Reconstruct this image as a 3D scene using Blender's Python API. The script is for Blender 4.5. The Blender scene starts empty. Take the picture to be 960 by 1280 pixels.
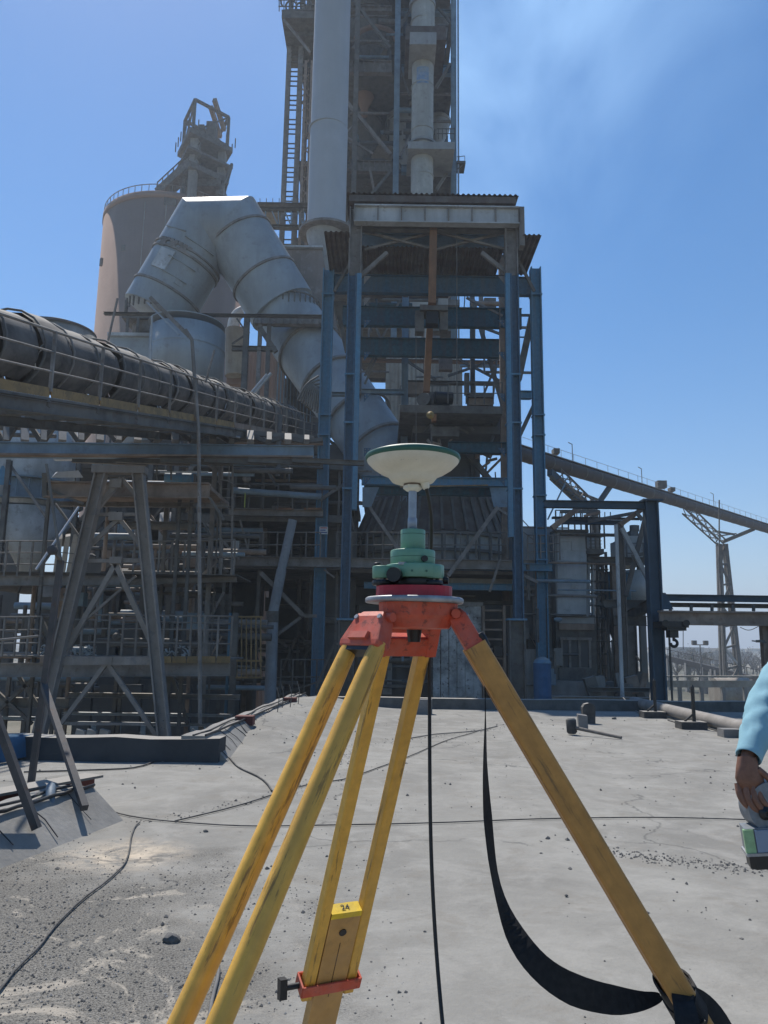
import bpy, bmesh, math, random
from mathutils import Vector as V, Matrix, noise
random.seed(7)
S = bpy.context.scene
COL = S.collection
# ------------------------------------------------------------------ camera
F = 962.0; PITCH = math.radians(9.8); ROLL = math.radians(0.85); CAM = V((0, 0, 1.4))
cp, sp, cr, sr = math.cos(PITCH), math.sin(PITCH), math.cos(ROLL), math.sin(ROLL)
FW = V((0, cp, sp)); U0 = V((0, -sp, cp)); R0 = V((1, 0, 0))
RT = R0 * cr + U0 * sr
UP = U0 * cr - R0 * sr
cam = bpy.data.cameras.new('camera'); co = bpy.data.objects.new('camera', cam); COL.objects.link(co)
cam.sensor_fit = 'VERTICAL'; cam.sensor_height = 24; cam.lens = 24 * F / 1280; cam.clip_start = .05; cam.clip_end = 20000
co.matrix_world = Matrix(((RT.x, UP.x, -FW.x, CAM.x), (RT.y, UP.y, -FW.y, CAM.y), (RT.z, UP.z, -FW.z, CAM.z), (0, 0, 0, 1)))
S.camera = co
# ------------------------------------------------------------------ sky, sun, exposure
SUN_AZ = math.radians(-25)      # from +Y towards -X (left, a little behind the plant)
SUN_EL = math.radians(57)
SDIR = V((math.sin(SUN_AZ) * math.cos(SUN_EL), math.cos(SUN_AZ) * math.cos(SUN_EL), math.sin(SUN_EL)))
W = bpy.data.worlds.new('World'); S.world = W; W.use_nodes = True
nt = W.node_tree; nt.nodes.clear()
def N(t, k, **kw):
    n = t.nodes.new(k)
    for a, b in kw.items(): setattr(n, a, b)
    return n
wo = N(nt, 'ShaderNodeOutputWorld'); bg = N(nt, 'ShaderNodeBackground'); sky = N(nt, 'ShaderNodeTexSky')
sky.sky_type = 'NISHITA'; sky.sun_disc = False; sky.sun_elevation = SUN_EL; sky.sun_rotation = SUN_AZ
sky.air_density = 1.0; sky.dust_density = 0.3; sky.ozone_density = 2.5; sky.altitude = 300
bg.inputs[1].default_value = 0.108
tc = N(nt, 'ShaderNodeTexCoord')
# a thin drift of stack smoke in the sky, upper right
pd = (RT * ((650 - 480) / F) + UP * ((640 + 10) / F) + FW).normalized()
mp = N(nt, 'ShaderNodeVectorMath', operation='DISTANCE'); mp.inputs[1].default_value = pd
nt.links.new(tc.outputs['Generated'], mp.inputs[0])
mr = N(nt, 'ShaderNodeMapRange'); mr.inputs[1].default_value = 0.40; mr.inputs[2].default_value = 0.0; mr.interpolation_type = 'SMOOTHERSTEP'
nt.links.new(mp.outputs['Value'], mr.inputs[0])
no = N(nt, 'ShaderNodeTexNoise'); no.inputs['Scale'].default_value = 3.2; no.inputs['Detail'].default_value = 5; no.inputs['Distortion'].default_value = .6
nt.links.new(tc.outputs['Generated'], no.inputs['Vector'])
m2 = N(nt, 'ShaderNodeMapRange'); m2.inputs[1].default_value = .34; m2.inputs[2].default_value = .68
nt.links.new(no.outputs['Fac'], m2.inputs[0])
mu = N(nt, 'ShaderNodeMath', operation='MULTIPLY'); nt.links.new(mr.outputs[0], mu.inputs[0]); nt.links.new(m2.outputs[0], mu.inputs[1])
mu2 = N(nt, 'ShaderNodeMath', operation='MULTIPLY'); nt.links.new(mu.outputs[0], mu2.inputs[0]); mu2.inputs[1].default_value = .75
mx = N(nt, 'ShaderNodeMix', data_type='RGBA'); nt.links.new(mu2.outputs[0], mx.inputs[0]); hs = N(nt, 'ShaderNodeHueSaturation'); hs.inputs['Saturation'].default_value = 1.42; hs.inputs['Value'].default_value = .90; nt.links.new(sky.outputs[0], hs.inputs['Color']); nt.links.new(hs.outputs[0], mx.inputs[6]); mx.inputs[7].default_value = (3.3, 5.6, 8.8, 1)
nt.links.new(mx.outputs[2], bg.inputs[0]); nt.links.new(bg.outputs[0], wo.inputs[0])
sl = bpy.data.lights.new('sun', 'SUN'); sl.energy = 4.6; sl.angle = math.radians(.53); sl.color = (1, .95, .88)
so = bpy.data.objects.new('sun', sl); COL.objects.link(so); so.rotation_euler = SDIR.to_track_quat('Z', 'Y').to_euler()
S.view_settings.view_transform = 'Standard'; S.view_settings.look = 'None'; S.view_settings.exposure = 0.45; S.view_settings.gamma = 1
S.cycles.max_bounces = 5; S.cycles.diffuse_bounces = 3; S.cycles.volume_bounces = 0
S.cycles.use_denoising = True
# ------------------------------------------------------------------ pixel -> place helpers (photo 960x1280)
def ray(px, py): return RT * ((px - 480) / F) + UP * ((640 - py) / F) + FW
def P(px, py, Y):
    r = ray(px, py); return CAM + r * (Y / r.y)
def PD(px, py, d): return CAM + ray(px, py) * d
def Gd(px, py, z=0.0):
    r = ray(px, py); return CAM + r * ((z - 1.4) / r.z)
def PL(n, Y, py=812): return n * ((P(480, py, Y) - CAM).dot(FW)) / F      # n pixels at depth Y -> metres
def Z(py, Y, px=480): return P(px, py, Y).z
def X(px, Y, py=812): return P(px, py, Y).x
ZG = -6.0
# ------------------------------------------------------------------ materials
MATS = {}
def mat(name, col, rough=.75, dirt=None, amt=.45, scale=1.0, metal=0, bump=.15, dust=0.0, streak=False, spec=.3, rust=None, ramt=.0, var=.12, along=None):
    if name in MATS: return MATS[name]
    m = bpy.data.materials.new(name); m.use_nodes = True; t = m.node_tree; b = t.nodes['Principled BSDF']
    b.inputs['Roughness'].default_value = rough; b.inputs['Metallic'].default_value = metal; b.inputs['Specular IOR Level'].default_value = spec
    c = N(t, 'ShaderNodeTexCoord'); L = t.links.new
    def noise_(sc, det=4, vec=None, r=.6):
        n = N(t, 'ShaderNodeTexNoise'); n.inputs['Scale'].default_value = sc; n.inputs['Detail'].default_value = det; n.inputs['Roughness'].default_value = r
        L(vec if vec else c.outputs['Object'], n.inputs['Vector']); return n
    if along is not None:
        mr0 = N(t, 'ShaderNodeMapping'); mr0.inputs['Rotation'].default_value = V(along).rotation_difference(V((0, 0, 1))).to_euler(); L(c.outputs['Object'], mr0.inputs[0])
        mr1 = N(t, 'ShaderNodeMapping'); mr1.inputs['Scale'].default_value = (1, 1, .10); L(mr0.outputs[0], mr1.inputs[0]); avec = mr1.outputs[0]
    cur = None
    base = N(t, 'ShaderNodeRGB'); base.outputs[0].default_value = (*col, 1)
    n1 = noise_(2.3 * scale, 6)
    hv = N(t, 'ShaderNodeHueSaturation'); mv = N(t, 'ShaderNodeMapRange'); mv.inputs[1].default_value = .3; mv.inputs[2].default_value = .7
    mv.inputs[3].default_value = 1 - var * 1.6; mv.inputs[4].default_value = 1 + var * 1.6
    L(n1.outputs['Fac'], mv.inputs[0]); L(mv.outputs[0], hv.inputs['Value']); L(base.outputs[0], hv.inputs['Color']); cur = hv.outputs[0]
    def mix(cur, colr, fac_sock, k):
        x = N(t, 'ShaderNodeMix', data_type='RGBA'); mm = N(t, 'ShaderNodeMath', operation='MULTIPLY'); mm.inputs[1].default_value = k
        L(fac_sock, mm.inputs[0]); L(mm.outputs[0], x.inputs[0]); L(cur, x.inputs[6]); x.inputs[7].default_value = (*colr, 1); return x.outputs[2]
    if dirt:
        vec = avec if along is not None else None
        if streak:
            mp = N(t, 'ShaderNodeMapping'); mp.inputs['Scale'].default_value = (1, 1, .12); L(c.outputs['Object'], mp.inputs[0]); vec = mp.outputs[0]
        n2 = noise_(1.3 * scale, 7, vec, .68); r = N(t, 'ShaderNodeMapRange'); r.inputs[1].default_value = .42; r.inputs[2].default_value = .62
        L(n2.outputs['Fac'], r.inputs[0]); cur = mix(cur, dirt, r.outputs[0], amt)
    if rust:
        n3 = noise_(4.1 * scale, 8, avec if along is not None else None, .75); r = N(t, 'ShaderNodeMapRange'); r.inputs[1].default_value = .56; r.inputs[2].default_value = .62
        L(n3.outputs['Fac'], r.inputs[0]); cur = mix(cur, rust, r.outputs[0], ramt)
    if dust:
        g = N(t, 'ShaderNodeNewGeometry'); sx = N(t, 'ShaderNodeSeparateXYZ'); L(g.outputs['True Normal'], sx.inputs[0])
        r = N(t, 'ShaderNodeMapRange'); r.inputs[1].default_value = .35; r.inputs[2].default_value = .95; L(sx.outputs['Z'], r.inputs[0])
        cur = mix(cur, (.30, .28, .25), r.outputs[0], dust)
    L(cur, b.inputs['Base Color'])
    if bump:
        nb = noise_(14 * scale, 5); bb = N(t, 'ShaderNodeBump'); bb.inputs['Strength'].default_value = bump; bb.inputs['Distance'].default_value = .02 / scale
        L(nb.outputs['Fac'], bb.inputs['Height']); L(bb.outputs[0], b.inputs['Normal'])
    MATS[name] = m; return m
RUST = (.10, .05, .03); DUSTC = (.24, .22, .2)
M_blue = mat('blue_paint', (.085, .215, .33), .65, (.16, .21, .24), .6, 3.0, dust=.7, streak=True, rust=(.06, .08, .10), ramt=.35, var=.10)
M_teal = mat('teal_paint', (.03, .09, .12), .7, (.06, .075, .085), .7, 2.4, dust=.7, streak=True, rust=RUST, ramt=.4, var=.25)
M_dark = mat('dark_steel', (.125, .122, .115), .8, (.17, .155, .135), .6, .9, dust=.8, rust=RUST, ramt=.35, var=.25)
M_steel = mat('dusty_steel', (.23, .215, .20), .75, (.16, .135, .11), .6, .9, dust=.8, streak=True, rust=RUST, ramt=.4, var=.2)
M_brown = mat('brown_steel', (.29, .225, .18), .8, (.19, .145, .115), .7, .9, dust=.7, streak=True, rust=(.16, .08, .05), ramt=.4, var=.2)
M_greyblue = mat('grey_blue_paint', (.20, .28, .35), .6, (.16, .19, .20), .7, .7, dust=.6, streak=True, rust=RUST, ramt=.2, var=.15)
M_duct = mat('grey_duct_paint', (.31, .34, .355), .45, (.23, .24, .245), .8, .35, dust=.4, streak=True, rust=(.16, .13, .1), ramt=.25, var=.08, bump=.05)
M_stack = mat('pale_stack_paint', (.40, .42, .44), .55, (.34, .355, .37), .7, .25, streak=True, var=.05, bump=.03)
M_riser = mat('beige_riser_paint', (.44, .44, .40), .65, (.33, .32, .29), .8, .6, streak=True, rust=(.18, .12, .1), ramt=.3, var=.12)
M_white = mat('dirty_white_paint', (.48, .50, .51), .65, (.30, .30, .29), .8, .5, dust=.5, streak=True, rust=(.14, .10, .08), ramt=.35)
M_panel = mat('grey_cladding', (.35, .35, .34), .6, (.24, .24, .23), .7, .45, streak=True, rust=(.1, .09, .08), ramt=.3, var=.12)
M_conc = mat('tan_concrete', (.30, .205, .16), .9, (.24, .165, .13), .7, .12, streak=True, var=.08, bump=.25)
M_concg = mat('grey_concrete', (.28, .27, .25), .92, (.17, .16, .15), .75, .6, dust=.6, streak=True, var=.12, bump=.35)
M_rubber = mat('black_rubber_cover', (.075, .071, .067), .85, (.17, .155, .14), .8, .9, dust=.75, var=.2)
M_ochre = mat('ochre_paint', (.30, .20, .09), .7, (.16, .12, .07), .75, 1.5, rust=(.08, .06, .05), ramt=.5)
M_orange = mat('faded_orange_paint', (.24, .12, .06), .7, (.14, .09, .06), .7, 1.0, streak=True)
M_corr = mat('rusty_corrugated_sheet', (.13, .115, .105), .75, (.09, .055, .04), .7, .8, dust=.6, var=.2)
M_galv = mat('galvanised_steel', (.36, .37, .38), .45, (.25, .25, .25), .5, 2, metal=.4)
M_darkwall = mat('shade_dark_wall', (.10, .105, .108), .85, (.145, .138, .13), .6, .5, streak=True)  # dark tone stands for shade inside bays and openings
M_beige = mat('beige_cladding', (.36, .33, .28), .7, (.24, .20, .16), .7, .6, streak=True, rust=(.14, .09, .06), ramt=.3)
M_black = mat('black_plastic', (.012, .012, .013), .45, bump=0, var=.05, spec=.5)
M_red = mat('dark_red_steel', (.12, .03, .025), .7, (.06, .03, .03), .6, 1.5)
# ------------------------------------------------------------------ geometry collector
def axes(p, q, ref=None):
    d = (q - p).normalized()
    if ref is None: ref = V((0, 0, 1)) if abs(d.z) < .92 else V((0, 1, 0))
    s = d.cross(ref)
    if s.length < 1e-5: s = d.cross(V((1, 0, 0)))
    s.normalize(); u = s.cross(d).normalized(); return d, s, u
class G:
    def __init__(g): g.v = []; g.f = []; g.sm = []
    def add(g, vs, fs, smooth=False):
        o = len(g.v); g.v += [V(x) for x in vs]; g.f += [tuple(i + o for i in f) for f in fs]; g.sm += [smooth] * len(fs); return g
    def prof(g, p, q, pts, ref=None, smooth=False, cap=True):
        p, q = V(p), V(q); d, s, u = axes(p, q, ref); n = len(pts)
        vs = [p + s * a + u * b for a, b in pts] + [q + s * a + u * b for a, b in pts]
        fs = [(i, (i + 1) % n, n + (i + 1) % n, n + i) for i in range(n)]
        g.add(vs, fs, smooth)
        if cap: g.add(vs[:n], [tuple(reversed(range(n)))]); g.add(vs[n:], [tuple(range(n))])
        return g
    def bar(g, p, q, w, h=None, ref=None):
        h = h or w; a, b = w / 2, h / 2; return g.prof(p, q, [(-a, -b), (a, -b), (a, b), (-a, b)], ref)
    def hb(g, p, q, w, h=None, ref=None, t=None):     # H section: flanges at +-u, web along u
        h = h or w; t = t or max(.012, min(w, h) * .09); a, b = w / 2, h / 2; k = t * .7
        return g.prof(p, q, [(-a, -b), (a, -b), (a, -b + t), (k, -b + t), (k, b - t), (a, b - t), (a, b), (-a, b), (-a, b - t), (-k, b - t), (-k, -b + t), (-a, -b + t)], ref)
    def hx(g, p, q, w, h=None, ref=None, t=None):     # H section turned a quarter
        h = h or w; t = t or max(.012, min(w, h) * .09); a, b = w / 2, h / 2; k = t * .7
        return g.prof(p, q, [(-a, -b), (-a + t, -b), (-a + t, -k), (a - t, -k), (a - t, -b), (a, -b), (a, b), (a - t, b), (a - t, k), (-a + t, k), (-a + t, b), (-a, b)], ref)
    def ang(g, p, q, w, t=None):
        t = t or w * .14; return g.prof(p, q, [(0, 0), (w, 0), (w, t), (t, t), (t, w), (0, w)])
    def tube(g, p, q, r, n=12, r2=None, cap=True, smooth=True):
        p, q = V(p), V(q); d, s, u = axes(p, q); r2 = r if r2 is None else r2; c = [(math.cos(2 * math.pi * i / n), math.sin(2 * math.pi * i / n)) for i in range(n)]
        vs = [p + (s * a + u * b) * r for a, b in c] + [q + (s * a + u * b) * r2 for a, b in c]
        g.add(vs, [(i, (i + 1) % n, n + (i + 1) % n, n + i) for i in range(n)], smooth)
        if cap: g.add(vs[:n], [tuple(reversed(range(n)))]); g.add(vs[n:], [tuple(range(n))])
        return g
    def path(g, pts, r, n=8, cap=True, smooth=True, ref=None):     # r number or list; mitred joints
        pts = [V(p) for p in pts]; m = len(pts); rs = r if isinstance(r, (list, tuple)) else [r] * m; rings = []; prev = None
        for i, p in enumerate(pts):
            a = (p - pts[i - 1]).normalized() if i else None; b = (pts[i + 1] - p).normalized() if i < m - 1 else None
            d = ((a + b).normalized() if a is not None and b is not None else (a if a is not None else b))
            k = 1.0
            if a is not None and b is not None: k = 1 / max(.35, d.dot(a))
            if prev is None: _, s, u = axes(p, p + d, ref)
            else:
                s = prev - d * prev.dot(d); s.normalize(); u = s.cross(d).normalized()
            bend = None
            if a is not None and b is not None and (b - a).length > 1e-4: bend = (b - a).normalized()
            ring = []
            for j in range(n):
                an = 2 * math.pi * j / n; o = (s * math.cos(an) + u * math.sin(an)) * rs[i]
                if bend is not None:
                    bb = (bend - d * bend.dot(d)).normalized(); o += bb * o.dot(bb) * (k - 1)
                ring.append(p + o)
            rings.append(ring); prev = s
        vs = [v for r_ in rings for v in r_]
        g.add(vs, [(i * n + j, i * n + (j + 1) % n, (i + 1) * n + (j + 1) % n, (i + 1) * n + j) for i in range(m - 1) for j in range(n)], smooth)
        if cap: g.add(rings[0], [tuple(reversed(range(n)))]); g.add(rings[-1], [tuple(range(n))])
        return g
    def sharp(g, pts, r, n=48, ref=None, smooth=True):      # mitred duct, crisp at each bend
        t_ = G(); t_.path(pts, r, n, cap=False, smooth=True, ref=ref); o = len(g.v)
        m = len(pts)
        for i in range(m - 1):
            g.add(t_.v[i * n:(i + 2) * n], [(j, (j + 1) % n, n + (j + 1) % n, n + j) for j in range(n)], smooth)
        g.add(t_.v[:n], [tuple(reversed(range(n)))]); g.add(t_.v[-n:], [tuple(range(n))]); return g
    def lathe(g, c, prof, n=32, smooth=True, a0=0, a1=2 * math.pi, up=None):
        c = V(c); full = abs(a1 - a0 - 2 * math.pi) < 1e-6; k = n if full else n + 1
        if up is None: ex, ey, ez = V((1, 0, 0)), V((0, 1, 0)), V((0, 0, 1))
        else:
            ez = V(up).normalized(); _, ex, ey = axes(V((0, 0, 0)), ez)
        vs = []
        for r, z in prof:
            for j in range(k):
                a = a0 + (a1 - a0) * j / n; vs.append(c + (ex * math.cos(a) + ey * math.sin(a)) * r + ez * z)
        fs = []
        for i in range(len(prof) - 1):
            for j in range(n):
                j2 = (j + 1) % k; fs.append((i * k + j, i * k + j2, (i + 1) * k + j2, (i + 1) * k + j))
        g.add(vs, fs, smooth)
        return g
    def box(g, a, b):
        a, b = V(a), V(b); x0, x1 = sorted((a.x, b.x)); y0, y1 = sorted((a.y, b.y)); z0, z1 = sorted((a.z, b.z))
        return g.add([(x0, y0, z0), (x1, y0, z0), (x1, y1, z0), (x0, y1, z0), (x0, y0, z1), (x1, y0, z1), (x1, y1, z1), (x0, y1, z1)],
                     [(0, 3, 2, 1), (4, 5, 6, 7), (0, 1, 5, 4), (1, 2, 6, 5), (2, 3, 7, 6), (3, 0, 4, 7)])
    def hexa(g, p):    # 8 points: bottom 4 ccw, top 4 ccw
        return g.add(p, [(0, 3, 2, 1), (4, 5, 6, 7), (0, 1, 5, 4), (1, 2, 6, 5), (2, 3, 7, 6), (3, 0, 4, 7)])
    def slab(g, pts, t):   # polygon (list of V) thickened downwards by t (z) 
        n = len(pts); lo = [V(p) - V((0, 0, t)) for p in pts]
        return g.add([V(p) for p in pts] + lo, [tuple(range(n)), tuple(reversed(range(n, 2 * n)))] + [(i, n + i, n + (i + 1) % n, (i + 1) % n) for i in range(n)])
    def corr(g, o, a, b, nrm, pitch=.2, amp=.03, t=.004):   # corrugated sheet: o corner, a across ribs vector, b along ribs vector
        o, a, b, nrm = V(o), V(a), V(b), V(nrm).normalized(); L = a.length; n = max(2, int(L / pitch)) * 4; vs = []
        pat = [0, 1, 1, 0]
        for s_ in (0, 1):
            for i in range(n + 1):
                p = o + a * (i / n) + nrm * (amp * pat[i % 4] - s_ * t); vs += [p, p + b]
        fs = [(2 * i, 2 * i + 2, 2 * i + 3, 2 * i + 1) for i in range(n)]; k = 2 * (n + 1)
        fs += [(k + 2 * i, k + 2 * i + 1, k + 2 * i + 3, k + 2 * i + 2) for i in range(n)]
        fs += [(0, 1, k + 1, k), (2 * n, k + 2 * n, k + 2 * n + 1, 2 * n + 1)]
        return g.add(vs, fs)
def mk(name, g, m, loc=V((0, 0, 0))):
    me = bpy.data.meshes.new(name); me.from_pydata([tuple(v - loc) for v in g.v], [], g.f); me.polygons.foreach_set('use_smooth', g.sm)
    me.materials.append(m); me.update(); return me
def put(name, g, m, parent=None, label=None, cat=None, group=None, kind=None, loc=None, bev=0):
    base = parent['_b'] if parent is not None and '_b' in parent else (0, 0, 0)
    if parent is None:
        if loc is None:
            xs = [v.x for v in g.v]; ys = [v.y for v in g.v]; zs = [v.z for v in g.v]
            loc = V(((min(xs) + max(xs)) / 2, (min(ys) + max(ys)) / 2, min(zs)))
        base = loc
    base = V(base); o = bpy.data.objects.new(name, mk(name, g, m, base)); COL.objects.link(o)
    if parent is not None: o.parent = parent
    else: o.location = base
    o['_b'] = tuple(base)
    if label: o['label'] = label
    if cat: o['category'] = cat
    if group: o['group'] = group
    if kind: o['kind'] = kind
    if bev:
        b_ = o.modifiers.new('bevel', 'BEVEL'); b_.width = bev; b_.segments = 2; b_.limit_method = 'ANGLE'; b_.angle_limit = .5
    return o
def thing(name, label, cat, loc, group=None):
    o = bpy.data.objects.new(name, None); COL.objects.link(o); o.location = V(loc); o.empty_display_size = .2
    o['label'] = label; o['category'] = cat; o['_b'] = tuple(V(loc))
    if group: o['group'] = group
    return o
def shift(o, d):
    o.location = o.location + V(d)
def copy_tree(o, parent=None):
    c = o.copy(); COL.objects.link(c)
    if parent is not None: c.parent = parent
    for ch in [x for x in bpy.data.objects if x.parent == o and x is not c]: copy_tree(ch, c)
    return c
def rail(t, p, q, h=1.1, n=6, m=None, r=.024, mids=1, toe=None, post=None, tw=.12):
    """handrail from p to q (walking level points)"""
    m = m or M_steel; p, q = V(p), V(q); up = V((0, 0, 1)); r = max(r, .0011 * (p.y + q.y) / 2 * .5)
    for i in range(n + 1):
        a = p.lerp(q, i / n); put('post', G().bar(a, a + up * h, r * 2.2, r * 2.2), m, t)
    for k in range(mids + 1):
        z = h * (1 - k / (mids + 1)); put('rail', G().tube(p + up * z, q + up * z, r, 6), m, t)
    if toe: put('kick_plate', G().bar(p + up * tw * .5, q + up * tw * .5, .02, tw), toe, t)
def ladder(t, base, top, w=.45, m=None, step=.3, side=V((1, 0, 0)), cage=False, out=V((0, -1, 0))):
    m = m or M_steel; base, top = V(base), V(top); s = side.normalized() * w / 2
    for k in (-1, 1): put('stringer', G().bar(base + s * k, top + s * k, .06, .06), m, t)
    L = (top - base).length; n = int(L / step)
    for i in range(1, n): 
        a = base.lerp(top, i / n); put('rung', G().tube(a - s, a + s, .018, 5), m, t)
    if cage:
        nn = int(L / .9)
        for i in range(3, nn + 1):
            a = base.lerp(top, i / nn); g = G(); pts = [a + s * math.cos(x) * 1.25 + out * (.7 * math.sin(x)) for x in [math.pi * j / 8 for j in range(9)]]
            g.path(pts, .02, 4); put('cage_hoop', g, m, t)
        for x in (math.pi * .25, math.pi * .5, math.pi * .75):
            o = s * math.cos(x) * 1.25 + out * (.7 * math.sin(x)); put('cage_strap', G().bar(base.lerp(top, 3 / nn) + o, top + o, .03, .03), m, t)
def truss(t, p, q, h, n, m, w=.12, w2=.07, name='brace'):
    """flat truss, p-q bottom chord, top chord h higher"""
    p, q = V(p), V(q); up = V((0, 0, h)); put('chord', G().bar(p, q, w, w), m, t); put('chord', G().bar(p + up, q + up, w, w), m, t)
    for i in range(n + 1):
        a = p.lerp(q, i / n); put('post', G().bar(a, a + up, w2, w2), m, t)
        if i < n:
            b = p.lerp(q, (i + 1) / n)
            put(name, G().bar(a + (up if i % 2 else V((0, 0, 0))), b + (V((0, 0, 0)) if i % 2 else up), w2, w2), m, t)
def lattice(t, p, q, w, n, m, b=.05, name='lattice', side=None, sub=.03):
    """3/4-leg lattice member between p and q made of 4 chords and zigzag lacing"""
    p, q = V(p), V(q); d, s, u = axes(p, q); c = []
    for a_, b_ in ((-1, -1), (1, -1), (1, 1), (-1, 1)):
        o = (s * a_ + u * b_) * w / 2; c.append((p + o, q + o)); put('chord', G().bar(p + o, q + o, b, b), m, t)
    g = G()
    for k in range(4):
        A, B = c[k], c[(k + 1) % 4]
        for i in range(n):
            x = A[0].lerp(A[1], i / n); y = B[0].lerp(B[1], (i + 1) / n)
            if i % 2: x = B[0].lerp(B[1], i / n); y = A[0].lerp(A[1], (i + 1) / n)
            g.bar(x, y, sub, sub)
    put('lacing', g, m, t)
# ================================================================== far ground
def ground_mat():
    m = bpy.data.materials.new('plain_soil'); m.use_nodes = True; t = m.node_tree; b = t.nodes['Principled BSDF']; L = t.links.new
    b.inputs['Roughness'].default_value = .95; b.inputs['Specular IOR Level'].default_value = .1
    c = N(t, 'ShaderNodeTexCoord'); mp = N(t, 'ShaderNodeMapping'); mp.inputs['Scale'].default_value = (1, .45, 1); L(c.outputs['Object'], mp.inputs[0])
    n = N(t, 'ShaderNodeTexNoise'); n.inputs['Scale'].default_value = .02; n.inputs['Detail'].default_value = 9; n.inputs['Roughness'].default_value = .7; L(mp.outputs[0], n.inputs[0])
    r = N(t, 'ShaderNodeValToRGB'); e = r.color_ramp.elements; e[0].position = .38; e[0].color = (.055, .06, .045, 1); e[1].position = .62; e[1].color = (.26, .23, .19, 1)
    k = e.new(.5); k.color = (.15, .14, .11, 1)
    L(n.outputs['Fac'], r.inputs[0]); L(r.outputs[0], b.inputs['Base Color']); return m
g = G(); g.add([(-9000, -300, ZG), (9000, -300, ZG), (9000, 9000, ZG), (-9000, 9000, ZG)], [(0, 1, 2, 3)])
put('ground', g, ground_mat(), kind='structure', loc=V((0, 0, ZG)))
# ------------------------------------------------------------------ the roof deck
def deck_mat():
    m = bpy.data.materials.new('cement_dust_roof'); m.use_nodes = True; t = m.node_tree; b = t.nodes['Principled BSDF']; L = t.links.new
    b.inputs['Roughness'].default_value = .93; b.inputs['Specular IOR Level'].default_value = .12
    c = N(t, 'ShaderNodeTexCoord'); O = c.outputs['Object']
    def ns(s, d=5, r=.6, dist=0, v=None):
        n = N(t, 'ShaderNodeTexNoise'); n.inputs['Scale'].default_value = s; n.inputs['Detail'].default_value = d; n.inputs['Roughness'].default_value = r; n.inputs['Distortion'].default_value = dist; L(v or O, n.inputs[0]); return n.outputs['Fac']
    def mr_(f, a, b_, lo=0, hi=1):
        r = N(t, 'ShaderNodeMapRange'); r.inputs[1].default_value = a; r.inputs[2].default_value = b_; r.inputs[3].default_value = lo; r.inputs[4].default_value = hi; L(f, r.inputs[0]); return r.outputs[0]
    def mul(a, b_):
        x = N(t, 'ShaderNodeMath', operation='MULTIPLY'); L(a, x.inputs[0])
        if isinstance(b_, float): x.inputs[1].default_value = b_
        else: L(b_, x.inputs[1])
        return x.outputs[0]
    def mix(a, col, f):
        x = N(t, 'ShaderNodeMix', data_type='RGBA'); L(f, x.inputs[0])
        if isinstance(a, tuple): x.inputs[6].default_value = (*a, 1)
        else: L(a, x.inputs[6])
        x.inputs[7].default_value = (*col, 1); return x.outputs[2]
    cur = mix((.272, .264, .240), (.19, .184, .168), mr_(ns(.55, 9, .74, .5), .36, .64))
    cur = mix(cur, (.205, .19, .165), mul(mr_(ns(2.7, 9, .75, .8), .52, .62), .55))
    st = N(t, 'ShaderNodeMapping'); st.inputs['Scale'].default_value = (.8, 1.5, 1); st.inputs['Rotation'].default_value = (0, 0, -.35); L(O, st.inputs[0])
    cur = mix(cur, (.315, .305, .28), mul(mr_(ns(2.2, 8, .7, .5), .48, .62), .5))
    cur = mix(cur, (.17, .163, .15), mul(mr_(ns(1.3, 9, .8, 1.0), .56, .68), .5))
    # coarse gravelly patch towards the lower left of the roof, pale washed-out spots in it
    sx = N(t, 'ShaderNodeSeparateXYZ'); L(O, sx.inputs[0])
    ma = N(t, 'ShaderNodeVectorMath', operation='DISTANCE'); ma.inputs[1].default_value = (-2.9, 3.3, 0); L(O, ma.inputs[0])
    nz = N(t, 'ShaderNodeMath', operation='ADD'); L(ma.outputs['Value'], nz.inputs[0]); L(mr_(ns(1.3, 6), .3, .7, -.8, .8), nz.inputs[1])
    grav = mr_(nz.outputs[0], 2.7, 1.9)
    cur = mix(cur, (.20, .188, .165), mul(grav, .5)); fine = mr_(ns(95, 4, .9), .46, .56)
    cur = mix(cur, (.07, .067, .062), mul(mul(grav, fine), .95))
    cur = mix(cur, (.40, .36, .30), mul(mul(grav, mr_(ns(1.9, 9, .72, .8), .54, .60)), .8))
    d1 = N(t, 'ShaderNodeVectorMath', operation='DISTANCE'); d1.inputs[1].default_value = tuple(Gd(155, 1068)); L(O, d1.inputs[0])
    cur = mix(cur, (.52, .44, .34), mul(mr_(d1.outputs['Value'], .5, .12), mr_(ns(5, 8, .7, .5), .38, .6)))
    # hairline cracks
    vo = N(t, 'ShaderNodeTexVoronoi'); vo.feature = 'DISTANCE_TO_EDGE'; vo.inputs['Scale'].default_value = .28
    wv = N(t, 'ShaderNodeVectorMath', operation='ADD'); nn = N(t, 'ShaderNodeTexNoise'); nn.inputs['Scale'].default_value = 1.5; nn.inputs['Detail'].default_value = 6; L(O, nn.inputs[0]); L(O, wv.inputs[0]); L(nn.outputs['Color'], wv.inputs[1]); L(wv.outputs[0], vo.inputs['Vector'])
    cur = mix(cur, (.10, .10, .095), mul(mul(mr_(vo.outputs['Distance'], .006, .0), mr_(ns(.6, 3), .45, .5)), .75))
    cur = mix(cur, (.11, .108, .104), mul(mr_(ns(40, 4, .75), .62, .70), .5))
    L(cur, b.inputs['Base Color'])
    bb = N(t, 'ShaderNodeBump'); bb.inputs['Strength'].default_value = .55; bb.inputs['Distance'].default_value = .02
    ad = N(t, 'ShaderNodeMath', operation='ADD'); L(ns(9, 8, .7), ad.inputs[0]); L(mul(ns(60, 4, .8), mr_(grav, 0, 1, .15, .8)), ad.inputs[1]); L(ad.outputs[0], bb.inputs['Height']); L(bb.outputs[0], b.inputs['Normal'])
    return m
M_deck = deck_mat()
YE = 18.6
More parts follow.
